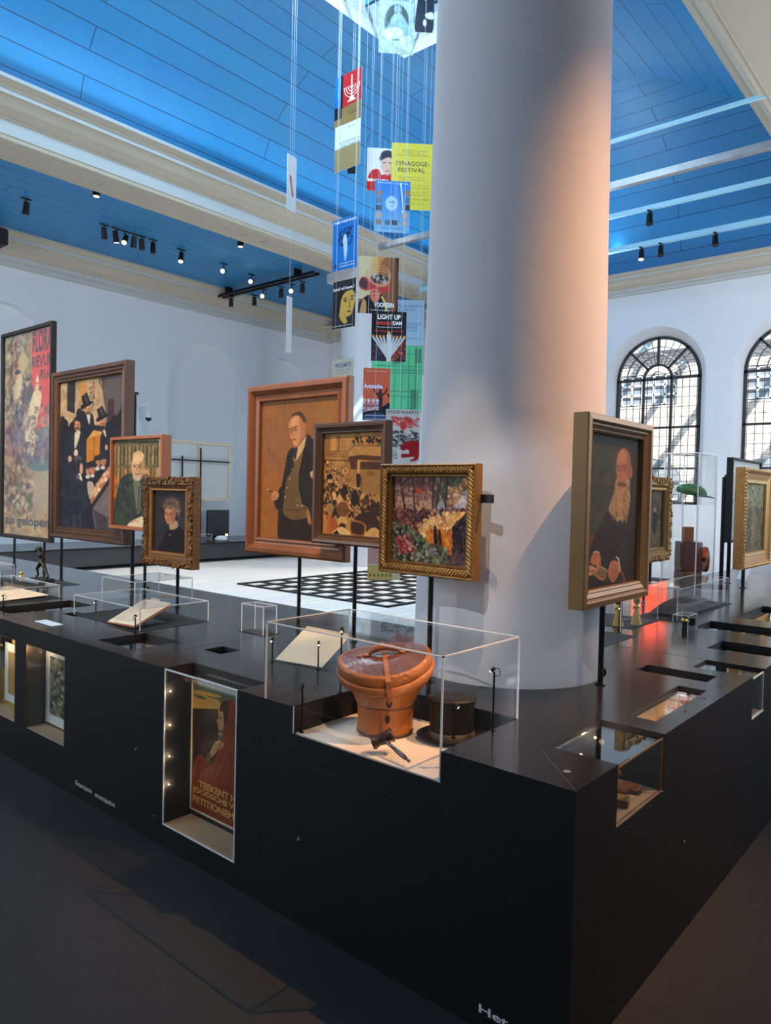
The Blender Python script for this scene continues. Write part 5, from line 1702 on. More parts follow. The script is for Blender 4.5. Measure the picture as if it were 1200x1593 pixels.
# strap across the lid, down over the front rim to a buckle and keyhole
pts = []
for i in range(9):
    pts.append((onlid(0, .13 - .26 * i / 8 * .98, .0035)))
e1 = Vector(pts[-1])
pts += [tuple(tilt @ Vector((0, -.152, .050)) + Vector((0, 0, .212))), tuple(tilt @ Vector((0, -.156, .020)) + Vector((0, 0, .212))), (0, -.158, .172), (0, -.146, .150)]
mb = MB()
for a, b in zip(pts[:-1], pts[1:]):
    a, b = Vector(a), Vector(b)
    d = (b - a).normalized()
    s_ = Vector((1, 0, 0))
    n_ = s_.cross(d).normalized() * .0022
    w_ = s_ * .009
    vs = [a - w_ - n_, a + w_ - n_, b + w_ - n_, b - w_ - n_, a - w_ + n_, a + w_ + n_, b + w_ + n_, b - w_ + n_]
    mb.add(vs, [(0, 1, 2, 3), (7, 6, 5, 4), (0, 4, 5, 1), (2, 6, 7, 3), (0, 3, 7, 4), (1, 5, 6, 2)])
st = mb.build('strap', M['strap'], hb, world=False)
MB().lathe([(.004, -.002), (.011, -.002), (.011, .002), (.004, .002)], (0, 0, 0), 20, sy=1.7).build('lock_ring', M['mattblack'], st, world=False)
lr = [c for c in st.children][-1]
lr.location = (0, -.148, .150)
lr.rotation_euler = (R(75), 0, 0)
MB().ball((0, -.0985, .075), .009, .003, .017, 12).build('keyhole_plate', M['mattblack'], hb, world=False)
MB().tube([(0, -.098, .105), (0, -.0985, .088)], .004, 6).build('tab', M['strap'], hb, world=False)
MB().tube([(-.0245, -.0945, .010), (-.0245, -.0945, .10)], .0012, 5).build('side_seam', M['leatherdark'], hb, world=False)

# black silk top hat lying beside it, brim down
hat = thing('top_hat', 'black silk top hat standing on its brim behind the hat box', 'hat', (2.222, 1.545, .7025), R(-40))
mb = MB().lathe([(.060, .004), (.100, .004), (.122, .010), (.128, .016), (.130, .019), (.126, .021), (.110, .013), (.086, .010), (.080, .012)], n=56, sx=1.0, sy=.86)
br = mb.build('brim', M['silk'], hat, world=False)
MB().lathe([(.084, .010), (.082, .04), (.080, .08), (.083, .125), (.091, .150), (.090, .154), (.04, .156), (0, .156)], n=56, sy=.9).build('crown', M['silk'], hat, world=False)
MB().lathe([(.0852, .010), (.0852, .034), (.0835, .035)], n=56, sy=.9).build('hat_band', mat('dull_hat_band', (0.09, 0.06, 0.03), .6), hat, world=False)

# gavel on a clear stand
gv = thing('gavel', 'dark turned wooden gavel lying in front of the hat box', 'gavel', (1.925, 1.625, .755), 0)
hd_c = Vector((0, 0, 0))
ax = Vector((-.5, .75, -.18)).normalized()
hx = Vector((-.02, -.9, -.34)).normalized()
a_head = Vector((.55, -.05, .45)).normalized()
mb = MB()
prof_g = [(-.040, .015), (-.039, .023), (-.034, .025), (-.028, .025), (-.026, .019), (-.022, .024), (-.018, .019), (-.013, .020), (0, .022), (.013, .020), (.018, .019), (.022, .024), (.026, .019), (.028, .025), (.036, .025), (.040, .022)]
axh = Vector((-.62, .60, -.35)).normalized()
mb.tube([axh * p_[0] for p_ in prof_g], [p_[1] for p_ in prof_g], 20)
mb.build('head', M['ebony'], gv, world=False)
hdir = Vector((-.28, -.90, -.22)).normalized()
hdir = (Vector((1.885, 1.475, .725)) - Vector((1.925, 1.625, .755)))
L_ = hdir.length
hdir.normalize()
ph = [(0, .006), (.02, .0055), (.03, .008), (.035, .006), (.06, .0065), (.09, .0085), (.115, .0080), (.135, .006), (.14, .0035), (.146, .0055), (.15, .005)]
MB().tube([hdir * (p_[0] * L_ / .15) for p_ in ph], [p_[1] for p_ in ph], 16).build('handle', M['ebony'], gv, world=False)
for i, (x, y, zt) in enumerate(((1.925, 1.612, .737), (1.893, 1.505, .726))):
    o = MB().cyl((x, y, .7022), (x, y, zt), .0025, n=10).cyl((x, y, .7022), (x, y, .705), .007, n=14).build('gavel_stand', M['acrylic'])
    tag(o, 'clear pin holding up the %s of the gavel' % ('head' if i == 0 else 'handle'), 'stand')

# miniature lamps in and around the cases
for lb, x, y, z0, zt, a in (
        ('miniature lamp in the front left corner of the hat box case', 1.885, 1.985, .702, .868, R(200)),
        ('tall miniature lamp behind the left side of the hat box', 2.12, 2.015, .80, 1.045, R(20)),
        ('miniature lamp in the front right corner of the hat box case', 1.99, 1.375, .80, .90, R(90)),
        ('miniature lamp beside the right side of the top hat', 2.15, 1.325, .80, 1.0, R(-60)),
        ('miniature lamp left of the leaning document by the big case', 2.283, 2.612, .80, .895, R(0)),
        ('miniature lamp in front of the leaning document by the big case', 2.331, 2.357, .80, .91, R(30)),
        ('miniature lamp in front of the open book in its clear cases', 2.191, 3.64, .80, .885, R(90)),
        ('miniature lamp at the left corner of the open book case', 2.36, 4.38, .80, .865, R(0)),
        ('miniature lamp in front of the papers at the left edge', 2.055, 5.00, .80, .86, R(0)),
        ('miniature lamp at the back of the open book case', 2.80, 4.50, .80, .90, R(180)),
        ('miniature lamp left of the folded brown cloth case', 4.93, 1.92, .80, .985, R(0)),
        ('miniature lamp in front of the yellow cones by the column', 4.33, 1.80, .80, .93, R(0))):
    stem_light(lb, x, y, z0, zt, a)

for loc, tg, e in (((1.89, 1.985, .875), HB, 1.6), ((2.15, 1.34, 1.0), (2.1, 1.9, .85), .7), ((2.0, 1.39, .905), (2.0, 1.75, .8), .6), ((2.12, 2.02, 1.05), (2.13, 1.75, .95), 1.0)):
    spot('miniature_lamp_beam', loc, tg, e * 2.2, 60, .8, WARM, .006)

# ------------------------------------------------------------------ papers, books, labels
def sheet(mb, a, b, c, d, th=.0015, bend=0.0, n=1, mi=0):
    """paper with corners a b (near) d c (far), small thickness, optional sag"""
    a, b, c, d = map(Vector, (a, b, c, d))
    nrm = (b - a).cross(d - a).normalized() * th
    vs, fs = [], []
    for k in (0, 1):
        for i in range(n + 1):
            t = i / n
            for j in range(2):
                p = (a.lerp(b, j)).lerp(d.lerp(c, j), t) + nrm * k + Vector((0, 0, bend * sin(pi * t)))
                vs.append(p)
    m_ = 2 * (n + 1)
    for i in range(n):
        q = 2 * i
        fs += [(q, q + 1, q + 3, q + 2), (m_ + q, m_ + q + 2, m_ + q + 3, m_ + q + 1), (q, q + 2, m_ + q + 2, m_ + q), (q + 1, m_ + q + 1, m_ + q + 3, q + 3)]
    fs += [(0, m_, m_ + 1, 1), (2 * n, 2 * n + 1, m_ + 2 * n + 1, m_ + 2 * n)]
    mb.add(vs, fs, mi)


def ruled(mb, a, b, c, d, rows, x0=.1, x1=.9, y0=.1, y1=.9, th=.0018, w=.006, mi=1, seed=1):
    """lines of writing on a sheet"""
    rnd = random.Random(seed)
    a, b, c, d = map(Vector, (a, b, c, d))
    nrm = (b - a).cross(d - a).normalized() * th

    def P(u, v):
        return (a.lerp(b, u)).lerp(d.lerp(c, u), v) + nrm
    for i in range(rows):
        v = y0 + (y1 - y0) * (i + .5) / rows
        u = x0 + rnd.uniform(0, .05)
        while u < x1:
            e = min(x1, u + rnd.uniform(.05, .18))
            mb.add([P(u, v), P(e, v), P(e, v + w / (d - a).length), P(u, v + w / (d - a).length)], [(0, 1, 2, 3)], mi)
            u = e + .02


pen = mat('brown_ink', (0.26, 0.20, 0.14), .8)
A, B_, C_, D_ = (2.300, 2.610, .805), (2.345, 2.345, .805), (2.66, 2.46, .895), (2.66, 2.775, .895)
mb = MB()
sheet(mb, A, B_, C_, D_, .004)
ruled(mb, A, B_, C_, D_, 13, .2, .85, .15, .85, .0045, .004, seed=3)
o = mb.build('document', [M['paper'], pen], recalc=False)
tag(o, 'leaning cream document with handwriting behind the big clear case', 'document')
mb = MB()
mb.prism([(2.40, .802), (2.64, .802), (2.64, .884), (2.36, .812)], 1, 2.42, 2.60)
tag(mb.build('document_wedge', M['acrylic']), 'clear wedge holding up the leaning cream document', 'stand')
# open book on its stand
bk = thing('open_book', 'open book with printed text on a sloping rest in two clear cases', 'book', (2.35, 3.85, .803))
A1, B1, C1, D1 = (2.225, 3.985, .812), (2.232, 3.715, .822), (2.535, 3.815, .905), (2.52, 4.085, .900)
mid0, mid1 = Vector(A1).lerp(Vector(B1), .5), Vector(D1).lerp(Vector(C1), .5)
for nm, q in (('left_page', (A1, tuple(mid0), tuple(mid1), D1)), ('right_page', (tuple(mid0), B1, C1, tuple(mid1)))):
    mb = MB()
    sheet(mb, *q, .006)
    ruled(mb, *q, 20, .10, .90, .10, .92, .0065, .003, seed=len(nm))
    mb.build(nm, [M['paper'], pen], bk, recalc=False)
mb = MB()
sheet(mb, (2.22, 3.99, .806), (2.225, 3.70, .816), (2.545, 3.805, .900), (2.53, 4.095, .895), .004)
mb.build('cover', M['strap'], bk, recalc=False)
MB().prism([(2.26, .803), (2.50, .803), (2.50, .878), (2.24, .806)], 1, 3.80, 4.00).build('book_rest', M['acrylic'], bk)
mb = MB()
sheet(mb, (2.66, 4.30, .806), (2.66, 4.20, .806), (2.72, 4.22, .87), (2.72, 4.32, .87), .002)
tag(mb.build('name_card', M['paper'], recalc=False), 'small cream card standing in the case behind the open book', 'card')
cover('clear cover over the open book, nearest the long edge', 2.235, 2.69, 3.665, 4.41, .802, .925, 'clear covers on the long arm')
cover('taller clear cover directly behind the open book', 2.66, 3.11, 4.43, 4.85, .802, .965, 'clear covers on the long arm')
cover('small empty clear cube between suited man portrait and big case', 2.64, 2.735, 3.10, 3.285, .802, .96, 'clear covers on the long arm')
cover('low clear cover with papers at the left edge, nearest one', 2.02, 2.48, 5.11, 5.88, .802, .895, 'clear covers on the long arm')
cover('low clear cover at the left edge, behind the papers', 2.1, 2.42, 5.95, 6.6, .80, .925, 'clear covers on the long arm')
cover('farthest low clear cover at the left edge, beside the statuette', 2.45, 2.80, 6.6, 7.2, .80, .90, 'clear covers on the long arm')
mb = MB()
A2, B2, C2, D2 = (2.06, 5.80, .803), (2.06, 5.20, .803), (2.43, 5.16, .822), (2.43, 5.80, .822)
sheet(mb, A2, B2, C2, D2, .003)
ruled(mb, A2, B2, C2, D2, 9, .08, .92, .1, .9, .0035, .004, seed=8)
tag(mb.build('document', [M['paper'], pen], recalc=False), 'flat cream papers in the low clear case at the left edge', 'document')
tag(MB().prism([(2.50, 6.9), (2.75, 6.9), (2.75, 7.1), (2.50, 7.1)], 2, .803, .83).build('book', M['leatherdark']), 'small dark closed book in the farthest low case at the left edge', 'book')
tag(MB().prism([(2.16, 6.1), (2.36, 6.1), (2.36, 6.45), (2.16, 6.45)], 2, .803, .812).build('booklet', M['paper']), 'pale booklet in the low clear case behind the papers', 'booklet')
# caption plate lying on the top
mb = MB().bbox(1.952, 2.022, 4.11, 4.325, H + .0005, H + .006, .0025)
mb.build('caption_plate', mat('pale_blue_card', (0.62, 0.74, 0.84), .4))
tag(bpy.data.objects['caption_plate'], 'pale blue caption plate lying flat near the edge at left', 'label')

# bronze statuette of a striding man on a black base
st = thing('bronze_statuette', 'dark bronze statuette of a striding man, arm over his head', 'statuette', (2.79, 6.05, H))
MB().bbox(2.79 - .055, 2.79 + .055, 6.05 - .105, 6.05 + .105, H, H + .034, .003).build('base', M['mattblack'], st)


def skin_body(name, joints, bones, root, m, lev=2):
    me = bpy.data.meshes.new(name)
    keys = list(joints)
    me.from_pydata([joints[k][0] for k in keys], [(keys.index(a), keys.index(b)) for a, b in bones], [])
    o = bpy.data.objects.new(name, me)
    C.objects.link(o)
    sk = o.modifiers.new('skin', 'SKIN')
    sk.use_smooth_shade = True
    for i, k in enumerate(keys):
        me.skin_vertices[0].data[i].radius = (joints[k][1], joints[k][1] * (joints[k][2] if len(joints[k]) > 2 else 1)) if me.skin_vertices else (0, 0)
    sb = o.modifiers.new('sub', 'SUBSURF')
    sb.levels = sb.render_levels = lev
    dg = bpy.context.evaluated_depsgraph_get()
    m2 = bpy.data.meshes.new_from_object(o.evaluated_get(dg))
    bpy.data.objects.remove(o)
    m2.materials.clear()
    m2.materials.append(m)
    for p_ in m2.polygons:
        p_.use_smooth = True
        p_.material_index = 0
    m2.name = name
    ob = bpy.data.objects.new(name, m2)
    C.objects.link(ob)
    ob.parent = root
    return ob


def skin_mesh(name, joints, bones, root, m, lev=2):
    """limb surface grown as blended tapered tubes and balls joined at the joints"""
    joints = {k: ((v[0][0] * 1.2, v[0][1] * (1.35 if v[0][2] < .16 else 1.1), v[0][2]), v[1] * 1.08) for k, v in joints.items()}
    mb = MB()
    for a, b in bones:
        pa, ra, pb, rb = Vector(joints[a][0]), joints[a][1], Vector(joints[b][0]), joints[b][1]
        mb.tube([pa.lerp(pb, t) for t in (0, .25, .5, .75, 1)], [ra, ra + (rb - ra) * .2 + .04 * ra, ra + (rb - ra) * .5 + .05 * ra, ra + (rb - ra) * .8, rb], 12)
    for k in joints:
        mb.ball(joints[k][0], joints[k][1] * .99, n=14)
    o = mb.build(name, m, root, world=False)
    rm = o.modifiers.new('one_surface', 'REMESH')
    rm.mode = 'VOXEL'
    rm.voxel_size = .0022
    rm.use_smooth_shade = True
    return o


z0 = .034
J = dict(pel=((0, .005, z0 + .128), .019), wai=((0, .012, z0 + .155), .016), che=((0, .020, z0 + .190), .024), nek=((0, .028, z0 + .218), .009), hed=((0, .030, z0 + .240), .0155), fac=((-.004, .036, z0 + .236), .012),
         hl=((0, .018, z0 + .122), .016), kl=((-.008, .052, z0 + .075), .0115), al=((-.004, .040, z0 + .022), .007), fl=((-.006, .066, z0 + .007), .006),
         hr=((0, -.010, z0 + .120), .017), kr=((.004, -.036, z0 + .070), .0115), ar=((.004, -.072, z0 + .026), .007), fr=((.002, -.062, z0 + .006), .006),
         sl=((0, .042, z0 + .210), .012), el=((-.004, .068, z0 + .245), .008), wl=((-.006, .092, z0 + .228), .006), ml=((-.006, .094, z0 + .216), .007),
         sr=((0, -.004, z0 + .206), .012), er=((.002, -.020, z0 + .170), .008), wr=((-.006, .002, z0 + .140), .006), mr=((-.006, .010, z0 + .132), .007))
BN = [('pel', 'wai'), ('wai', 'che'), ('che', 'nek'), ('nek', 'hed'), ('hed', 'fac'), ('pel', 'hl'), ('hl', 'kl'), ('kl', 'al'), ('al', 'fl'), ('pel', 'hr'), ('hr', 'kr'), ('kr', 'ar'), ('ar', 'fr'),
      ('che', 'sl'), ('sl', 'el'), ('el', 'wl'), ('wl', 'ml'), ('che', 'sr'), ('sr', 'er'), ('er', 'wr'), ('wr', 'mr')]
skin_mesh('figure', J, BN, st, M['bronze'])
mb = MB().ball((2.70, 6.22, H + .035), .022, .02, .026, 14).ball((2.70, 6.22, H + .066), .014, .013, .016, 12).cyl((2.70, 6.22, H), (2.70, 6.22, H + .014), .02, .016, 16)
tag(mb.build('gilt_bust', M['goldmetal']), 'small gilt bust at the foot of the bronze statuette', 'bust')

# posters and prints inside the wall showcases
p = Pic(150, 290, (88, 92, 72), [(90, 80), (465, 195), (440, 1320), (50, 1140)], 2)
p.rect(88, 90, 465, 250, (92, 100, 78)).poly([(85, 150), (300, 185), (290, 205), (180, 190), (300, 235), (310, 320), (290, 360), (85, 300)], (190, 150, 76)).poly([(88, 180), (150, 190), (205, 220), (130, 215)], (88, 96, 72))
p.rect(80, 302, 290, 800, (52, 36, 26)).poly([(85, 300), (290, 362), (285, 430), (80, 420)], (46, 34, 26))
p.poly([(350, 225), (395, 228), (440, 270), (470, 330), (480, 900), (300, 900), (190, 900), (90, 1200), (55, 1130), (80, 780), (150, 690), (230, 760), (300, 600), (330, 470), (350, 360)], (132, 56, 32))
p.rect(70, 860, 470, 1320, (134, 58, 32))
p.poly([(310, 260), (350, 225), (375, 260), (370, 340), (345, 440), (330, 400), (320, 330), (300, 320)], (62, 34, 30))
p.poly([(300, 330), (325, 325), (332, 420), (315, 480), (292, 470), (285, 430), (276, 400), (290, 380)], (176, 134, 92)).line([(298, 378), (312, 374)], 5, (60, 34, 26)).poly([(290, 500), (320, 505), (312, 525), (290, 520)], (176, 134, 92))
p.poly([(270, 575), (300, 565), (328, 600), (300, 640), (262, 680), (222, 715), (222, 660), (245, 610)], (180, 140, 96)).line([(270, 600), (318, 600)], 3, (110, 70, 46)).line([(270, 620), (312, 620)], 3, (110, 70, 46)).line([(268, 640), (300, 638)], 3, (110, 70, 46))
p.poly([(190, 690), (222, 680), (222, 740), (190, 770)], (96, 92, 62))
for pts_ in ([(380, 240), (400, 300), (350, 480), (260, 700), (80, 900)], [(440, 380), (370, 560), (300, 720), (250, 870)], [(470, 600), (400, 660), (340, 760), (280, 900)], [(460, 700), (400, 740), (350, 800)], [(90, 750), (130, 740), (100, 900)], [(150, 720), (120, 860)], [(410, 290), (420, 340), (380, 470)]):
    p.line(pts_, 5, (84, 34, 24))
for (x, y, rx, ry) in ((160, 420, 60, 70), (150, 640, 56, 60)):
    p.ell(x, y, rx, ry, (150, 104, 40), al=.0)
for i in range(22):
    p.line([(70 + i * 18, 1165 + i * 7.4), (69 + i * 18, 1200 + i * 7.4)], 8, (190, 140, 70))
p.noise(.04, 10, 2).grain(.02)
po = thing('poster', 'orange-red petition poster of a hooded woman in the tall corner showcase', 'poster', (2.003, 2.42, .125), -pi / 2)
MB().box(-.425, .42, .0005, .004, 0, .60).build('mount', M['paper'], po, world=False)
canvas_obj('print', p, .345, .575, po, -.002, M['print'], x0=-.41, z0=.012, th=.002)
yl = ink(214, 164, 84)
# lettering as painted on the poster; the line ends disappear behind the plinth panel
lt = MB()
for (tx, u, z, w_, h_) in (('TEEKENT HET', -.352, .122, .325, .031), ('JOODSCHE VOLKS', -.402, .083, .425, .033), ('PETITIONEMENT', -.398, .043, .405, .033)):
    text_geo(lt, tx, u, z, w_, h_, -.0035, bold=.035)
mb = MB()
ob = lt.build('lettering', yl, po, world=False, recalc=False)
# wider print so the lettering has its ground
MB().box(-.066, .415, -.0018, .0004, .012, .587).build('print_ground', ink(134, 58, 32), po, world=False)


def small_print(label, y, z, w_, h_, pic, mat_w=.06, x=1.966, cat='print', frame='white'):
    t = thing('framed_print', label, cat, (x, y, z), -pi / 2)
    MB().box(-w_ / 2, w_ / 2, -.004, .0, 0, h_).build('mount', M[frame], t, world=False)
    canvas_obj('print', pic, w_ - 2 * mat_w, h_ - 2 * mat_w, t, -.0065, M['print'], z0=mat_w, th=.002)
    return t


p = Pic(60, 130, (150, 140, 116), None, 41)
for (x, y, rx, ry) in ((.35, .12, .16, .06), (.40, .30, .25, .14), (.5, .5, .2, .12), (.35, .75, .28, .12), (.7, .65, .14, .08), (.6, .9, .3, .1), (.7, .2, .18, .1)):
    p.ell(x, y, rx, ry, (60, 56, 48), al=.8, soft=.5).ell(x - .05, y - .02, rx * .5, ry * .5, (206, 196, 168), al=.7, soft=.5)
p.dabs(260, [(0, 0), (1, 0), (1, 1), (0, 1)], .035, [(40, 38, 34), (110, 102, 86), (200, 190, 160), (70, 64, 56)], el=2.2, al=.6)
small_print('black and white print of huddled figures in the second low window', 3.945, .245, .50, .44, p, .055)
small_print('pale framed print in the yellow-lit window at the left edge', 4.64, .26, .20, .36, Pic(20, 30, (190, 150, 80)), .05, cat='print')

# biscuits and tin in the corner showcase
cm = mat('baked_brown', (0.16, 0.055, 0.028), .6, bump=.8, bscale=120, var=.6, vscale=60)
cm2 = mat('red_brown_glaze', (0.36, 0.10, 0.05), .4, bump=.6, bscale=90, var=.5, vscale=50)
for lb, x, y, z, m_, r_ in (('round dark biscuit at the back of the corner showcase', 2.452, .955, .6065, cm, .034), ('round patterned biscuit overlapping the dark one', 2.405, .980, .612, cm, .030),
                            ('red-brown biscuit leaning high in the corner showcase', 2.44, 1.02, .648, cm2, .028)):
    b = MB().lathe([(0, 0), (r_ * .9, 0), (r_, .005), (r_, .012), (r_ * .9, .018), (r_ * .5, .022), (0, .023)], (0, 0, 0), 32)
    for i in range(9):
        a = 2 * pi * i / 9
        b.ball((r_ * .62 * cos(a), r_ * .62 * sin(a), .019), r_ * .16, n=8)
    o = b.build('biscuit', m_)
    o.location = (x, y, z)
    tag(o, lb, 'biscuit', 'biscuits in the corner showcase')
o.rotation_euler = (0, R(20), 0)
o = MB().cyl((2.44, 1.02, .606), (2.44, 1.02, .650), .008, n=16).build('stand', M['acrylic'])
tag(o, 'clear stub holding up the red-brown biscuit', 'stand')
t = thing('small_tin', 'small square tin with a patterned lid in the corner showcase', 'box', (2.312, .930, .6065), R(12))
MB().bbox(-.02, .02, -.02, .02, 0, .022, .003).build('body', M['leatherdark'], t, world=False)
b = MB().bbox(-.022, .022, -.022, .022, .0225, .029, .002)
b.build('lid', M['goldlight'], t, world=False)

# strip of printed cards under glass
p = Pic(140, 24, (214, 176, 128), None, 71)
for i, c in enumerate(((196, 74, 30), (190, 130, 50), (206, 150, 80), (150, 150, 170), (176, 176, 190), (170, 120, 130), (196, 150, 110), (150, 130, 130))):
    p.rect(.06 + i * .105, .18, .14 + i * .105, .8, c, .8)
p.dabs(120, [(.05, .15), (.95, .15), (.95, .85), (.05, .85)], .012, [(150, 60, 30), (120, 110, 130), (220, 200, 160)], al=.6)
t = thing('printed_strip', 'long orange and cream printed strip under glass in the shallow sunken case', 'print', (2.93, .995, .7675))
st_ = canvas_obj('print', p, .44, .055, t, 0, M['print'], z0=-.0275, th=.002)
st_.rotation_euler = (R(-90), 0, 0)
for i, (x, m_) in enumerate(((3.10, 'red'), (3.14, 'offwhite'), (3.19, 'orangewood'))):
    o = MB().lathe([(0, 0), (.022, 0), (.026, .003), (.022, .006), (0, .007)], (0, 0, 0), 24, sy=.6).build('oval_token', M[m_])
    o.location = (x, 1.0, .7705)
    tag(o, ('red oval token on the end of the printed strip', 'cream oval token between the red and the orange ones', 'orange oval token at the far end of the shallow case')[i], 'token', 'tokens in the shallow case')

# ------------------------------------------------------------------ right arm objects
cover('low clear cover over a folded brown cloth', 4.95, 6.08, 1.665, 1.915, .802, 1.005, 'clear covers on the short arm')
mb = MB()
n = 14
vs, fs = [], []
for i in range(n + 1):
    for j in range(7):
        u, v = i / n, j / 6
        z = .012 + .085 * sin(pi * u) ** .6 * (.55 + .45 * sin(pi * v)) + .006 * sin(9 * u + 4 * v)
        vs.append((5.05 + .85 * u, 1.69 + .20 * v, .803 + z))
for i in range(n):
    for j in range(6):
        q = i * 7 + j
        fs.append((q, q + 1, q + 8, q + 7))
mb.add(vs, fs, 0, True)
mb.add([(a, b, .803) for a, b, c in vs], fs)
tag(mb.build('folded_cloth', mat('brown_patterned_cloth', (0.10, 0.07, 0.06), .8, var=.6, vscale=30, bump=.3)), 'folded brown patterned cloth in the low clear case', 'cloth')
cover('small clear cube over a gold jewel in front of the cloth case', 4.55, 4.715, 1.465, 1.555, .80, .90, 'clear covers on the short arm', ew=.002)
t = thing('gold_brooch', 'gold brooch on a dark pin in the small clear cube', 'jewel', (4.62, 1.51, H))
MB().cyl((4.62, 1.51, H), (4.62, 1.51, .845), .004, n=10).build('pin', M['metalblack'], t)
b = MB().ball((4.62, 1.51, .86), .026, .020, .018, 16)
for i in range(10):
    a = 2 * pi * i / 10
    b.ball((4.62 + .022 * cos(a) * .6, 1.51 - .004 + .022 * sin(a), .86), .006, n=8)
b.build('jewel', M['goldmetal'], t)
MB().box(4.700, 4.708, 1.472, 1.548, H, .890).build('back_panel', M['mattblack'], t)
# yellow cones with gold collars, glasses and rings beside the column
for i, (x, y) in enumerate(((4.46, 1.86), (4.60, 1.80))):
    t = thing('yellow_cone', 'yellow cone with gold collar beside the big column, %s one' % ('left' if i == 0 else 'right'), 'ornament', (x, y, H), 0, 'yellow cones by the column')
    MB().lathe([(0, 0), (.034, 0), (.034, .006), (.020, .07), (.013, .115), (0, .118)], (0, 0, 0), 28).build('cone', M['yellow'], t, world=False)
    MB().lathe([(.013, .108), (.022, .112), (.022, .12), (.012, .128), (.018, .14), (.024, .17), (.018, .20), (.006, .215), (0, .216)], (0, 0, 0), 24).build('finial', M['goldmetal'], t, world=False)
    b = MB()
    for k in range(5):
        a = 2 * pi * k / 5
        b.ball((.024 * cos(a), .024 * sin(a), .105), .006, n=8)
    b.build('bells', M['goldmetal'], t, world=False)
for i, (x, y) in enumerate(((4.42, 1.98), (4.72, 1.92), (4.30, 1.93))):
    t = thing('clear_beaker', ('clear beaker behind the left yellow cone', 'clear beaker right of the yellow cones', 'clear beaker nearest the big column')[i], 'glass', (x, y, H), 0, 'clear beakers by the column')
    MB().lathe([(0, .002), (.03, .002), (.034, .12), (.036, .20), (.034, .20), (.032, .12), (.028, .008), (0, .008)], (0, 0, 0), 28).build('glass_wall', M['pane'], t, world=False)
    MB().lathe([(.0355, .196), (.0375, .198), (.0375, .204), (.0355, .206)], (0, 0, 0), 28).build('rim', M['goldmetal'], t, world=False)
MB().cyl((4.37, 1.80, H), (4.37, 1.80, .97), .003, n=8).build('ring_stand', M['metalblack'])
o = bpy.data.objects['ring_stand']
tag(o, 'thin black pin standing between the cones and the painting', 'stand')
cover('clear cover over the yellow cones beside the big column', 4.26, 4.86, 1.76, 2.10, .802, 1.05, 'clear covers on the short arm')
# tall acrylic case: green leather cap above, wooden projector and drum below
cover('tall clear case holding a green cap above a wooden projector', 6.8, 7.32, 2.14, 2.44, .80, 2.02, None, ew=.004)
cap = thing('green_cap', 'green leather cap hanging in the top of the tall clear case', 'cap', (7.05, 2.28, 1.66), R(-49))
cap.rotation_euler = (R(8), R(9), R(-49))
MB().lathe([(.0, .085), (.05, .083), (.10, .065), (.13, .03), (.135, .0), (.12, -.012), (.10, -.008), (.0, .01)], (0, 0, 0), 36, sx=1.05, sy=.85).build('crown', M['green'], cap, world=False)
b = MB()
b.add([(.08, -.09, -.004), (.08, .09, -.004), (.20, .05, -.006), (.225, 0, -.01), (.20, -.05, -.006), (.08, -.09, .002), (.08, .09, .002), (.20, .05, 0), (.225, 0, -.004), (.20, -.05, 0)],
      [(4, 3, 2, 1, 0), (5, 6, 7, 8, 9), (0, 5, 9, 4), (4, 9, 8, 3), (3, 8, 7, 2), (2, 7, 6, 1), (1, 6, 5, 0)])
b.build('peak', M['mattblack'], cap, world=False)
tag(MB().cyl((7.05, 2.28, 1.36), (7.05, 2.28, 1.672), .006, n=12).build('cap_stand', M['acrylic']), 'clear rod carrying the green cap', 'stand')
pj = thing('wooden_projector', 'mahogany projector box with upright block and round disc in the tall case', 'projector', (7.03, 2.28, .95), R(-49))
MB().bbox(-.11, .08, -.12, .05, 0, .265, .006).build('box', M['maroon'], pj, world=False)
MB().bbox(-.07, .02, -.06, .0, .266, .40, .004).build('upright_block', M['oak'], pj, world=False)
MB().cyl((.115, -.12, .105), (.09, .04, .105), .02, n=20).build('axle', M['metalblack'], pj, world=False)
w_ = MB().cyl((.115, -.05, .105), (.145, -.055, .105), .115, n=48).build('disc', M['oak'], pj, world=False)
MB().cyl((.1451, -.055, .105), (.149, -.056, .105), .10, n=48).build('disc_face', mat('warm_polished_wood', (.42, .19, .07), .35, var=.2), w_, world=False)
b = MB().box(-.115, -.111, -.10, .03, .03, .24)
for i in range(9):
    b.box(-.118, -.114, -.10, .03, .04 + i * .022, .044 + i * .022)
b.build('louvre', M['leatherdark'], pj, world=False)
tag(MB().lathe([(0, 0), (.13, 0), (.14, .01), (.14, .14), (.13, .149), (0, .149)], (7.03, 2.28, .80), 40, sx=1.0, sy=.85).build('drum', mat('patterned_drum', (.12, .05, .03), .5, var=.8, vscale=14)), 'dark patterned drum under the wooden projector', 'drum')
# lit orange panel beyond
t = thing('orange_panel', 'orange-red lit panel standing beyond the short arm, mirrored in its top', 'panel', (8.2, 3.04, 0))
MB().box(8.2, 8.23, 2.895, 3.26, .95, 1.74).build('panel', M['orange'], t)
MB().cyl((8.215, 3.08, .08), (8.215, 3.08, .95), .02, n=12).build('pole', M['metalblack'], t)
MB().box(8.10, 8.33, 2.96, 3.20, 0, .08).build('foot', M['metalblack'], t)
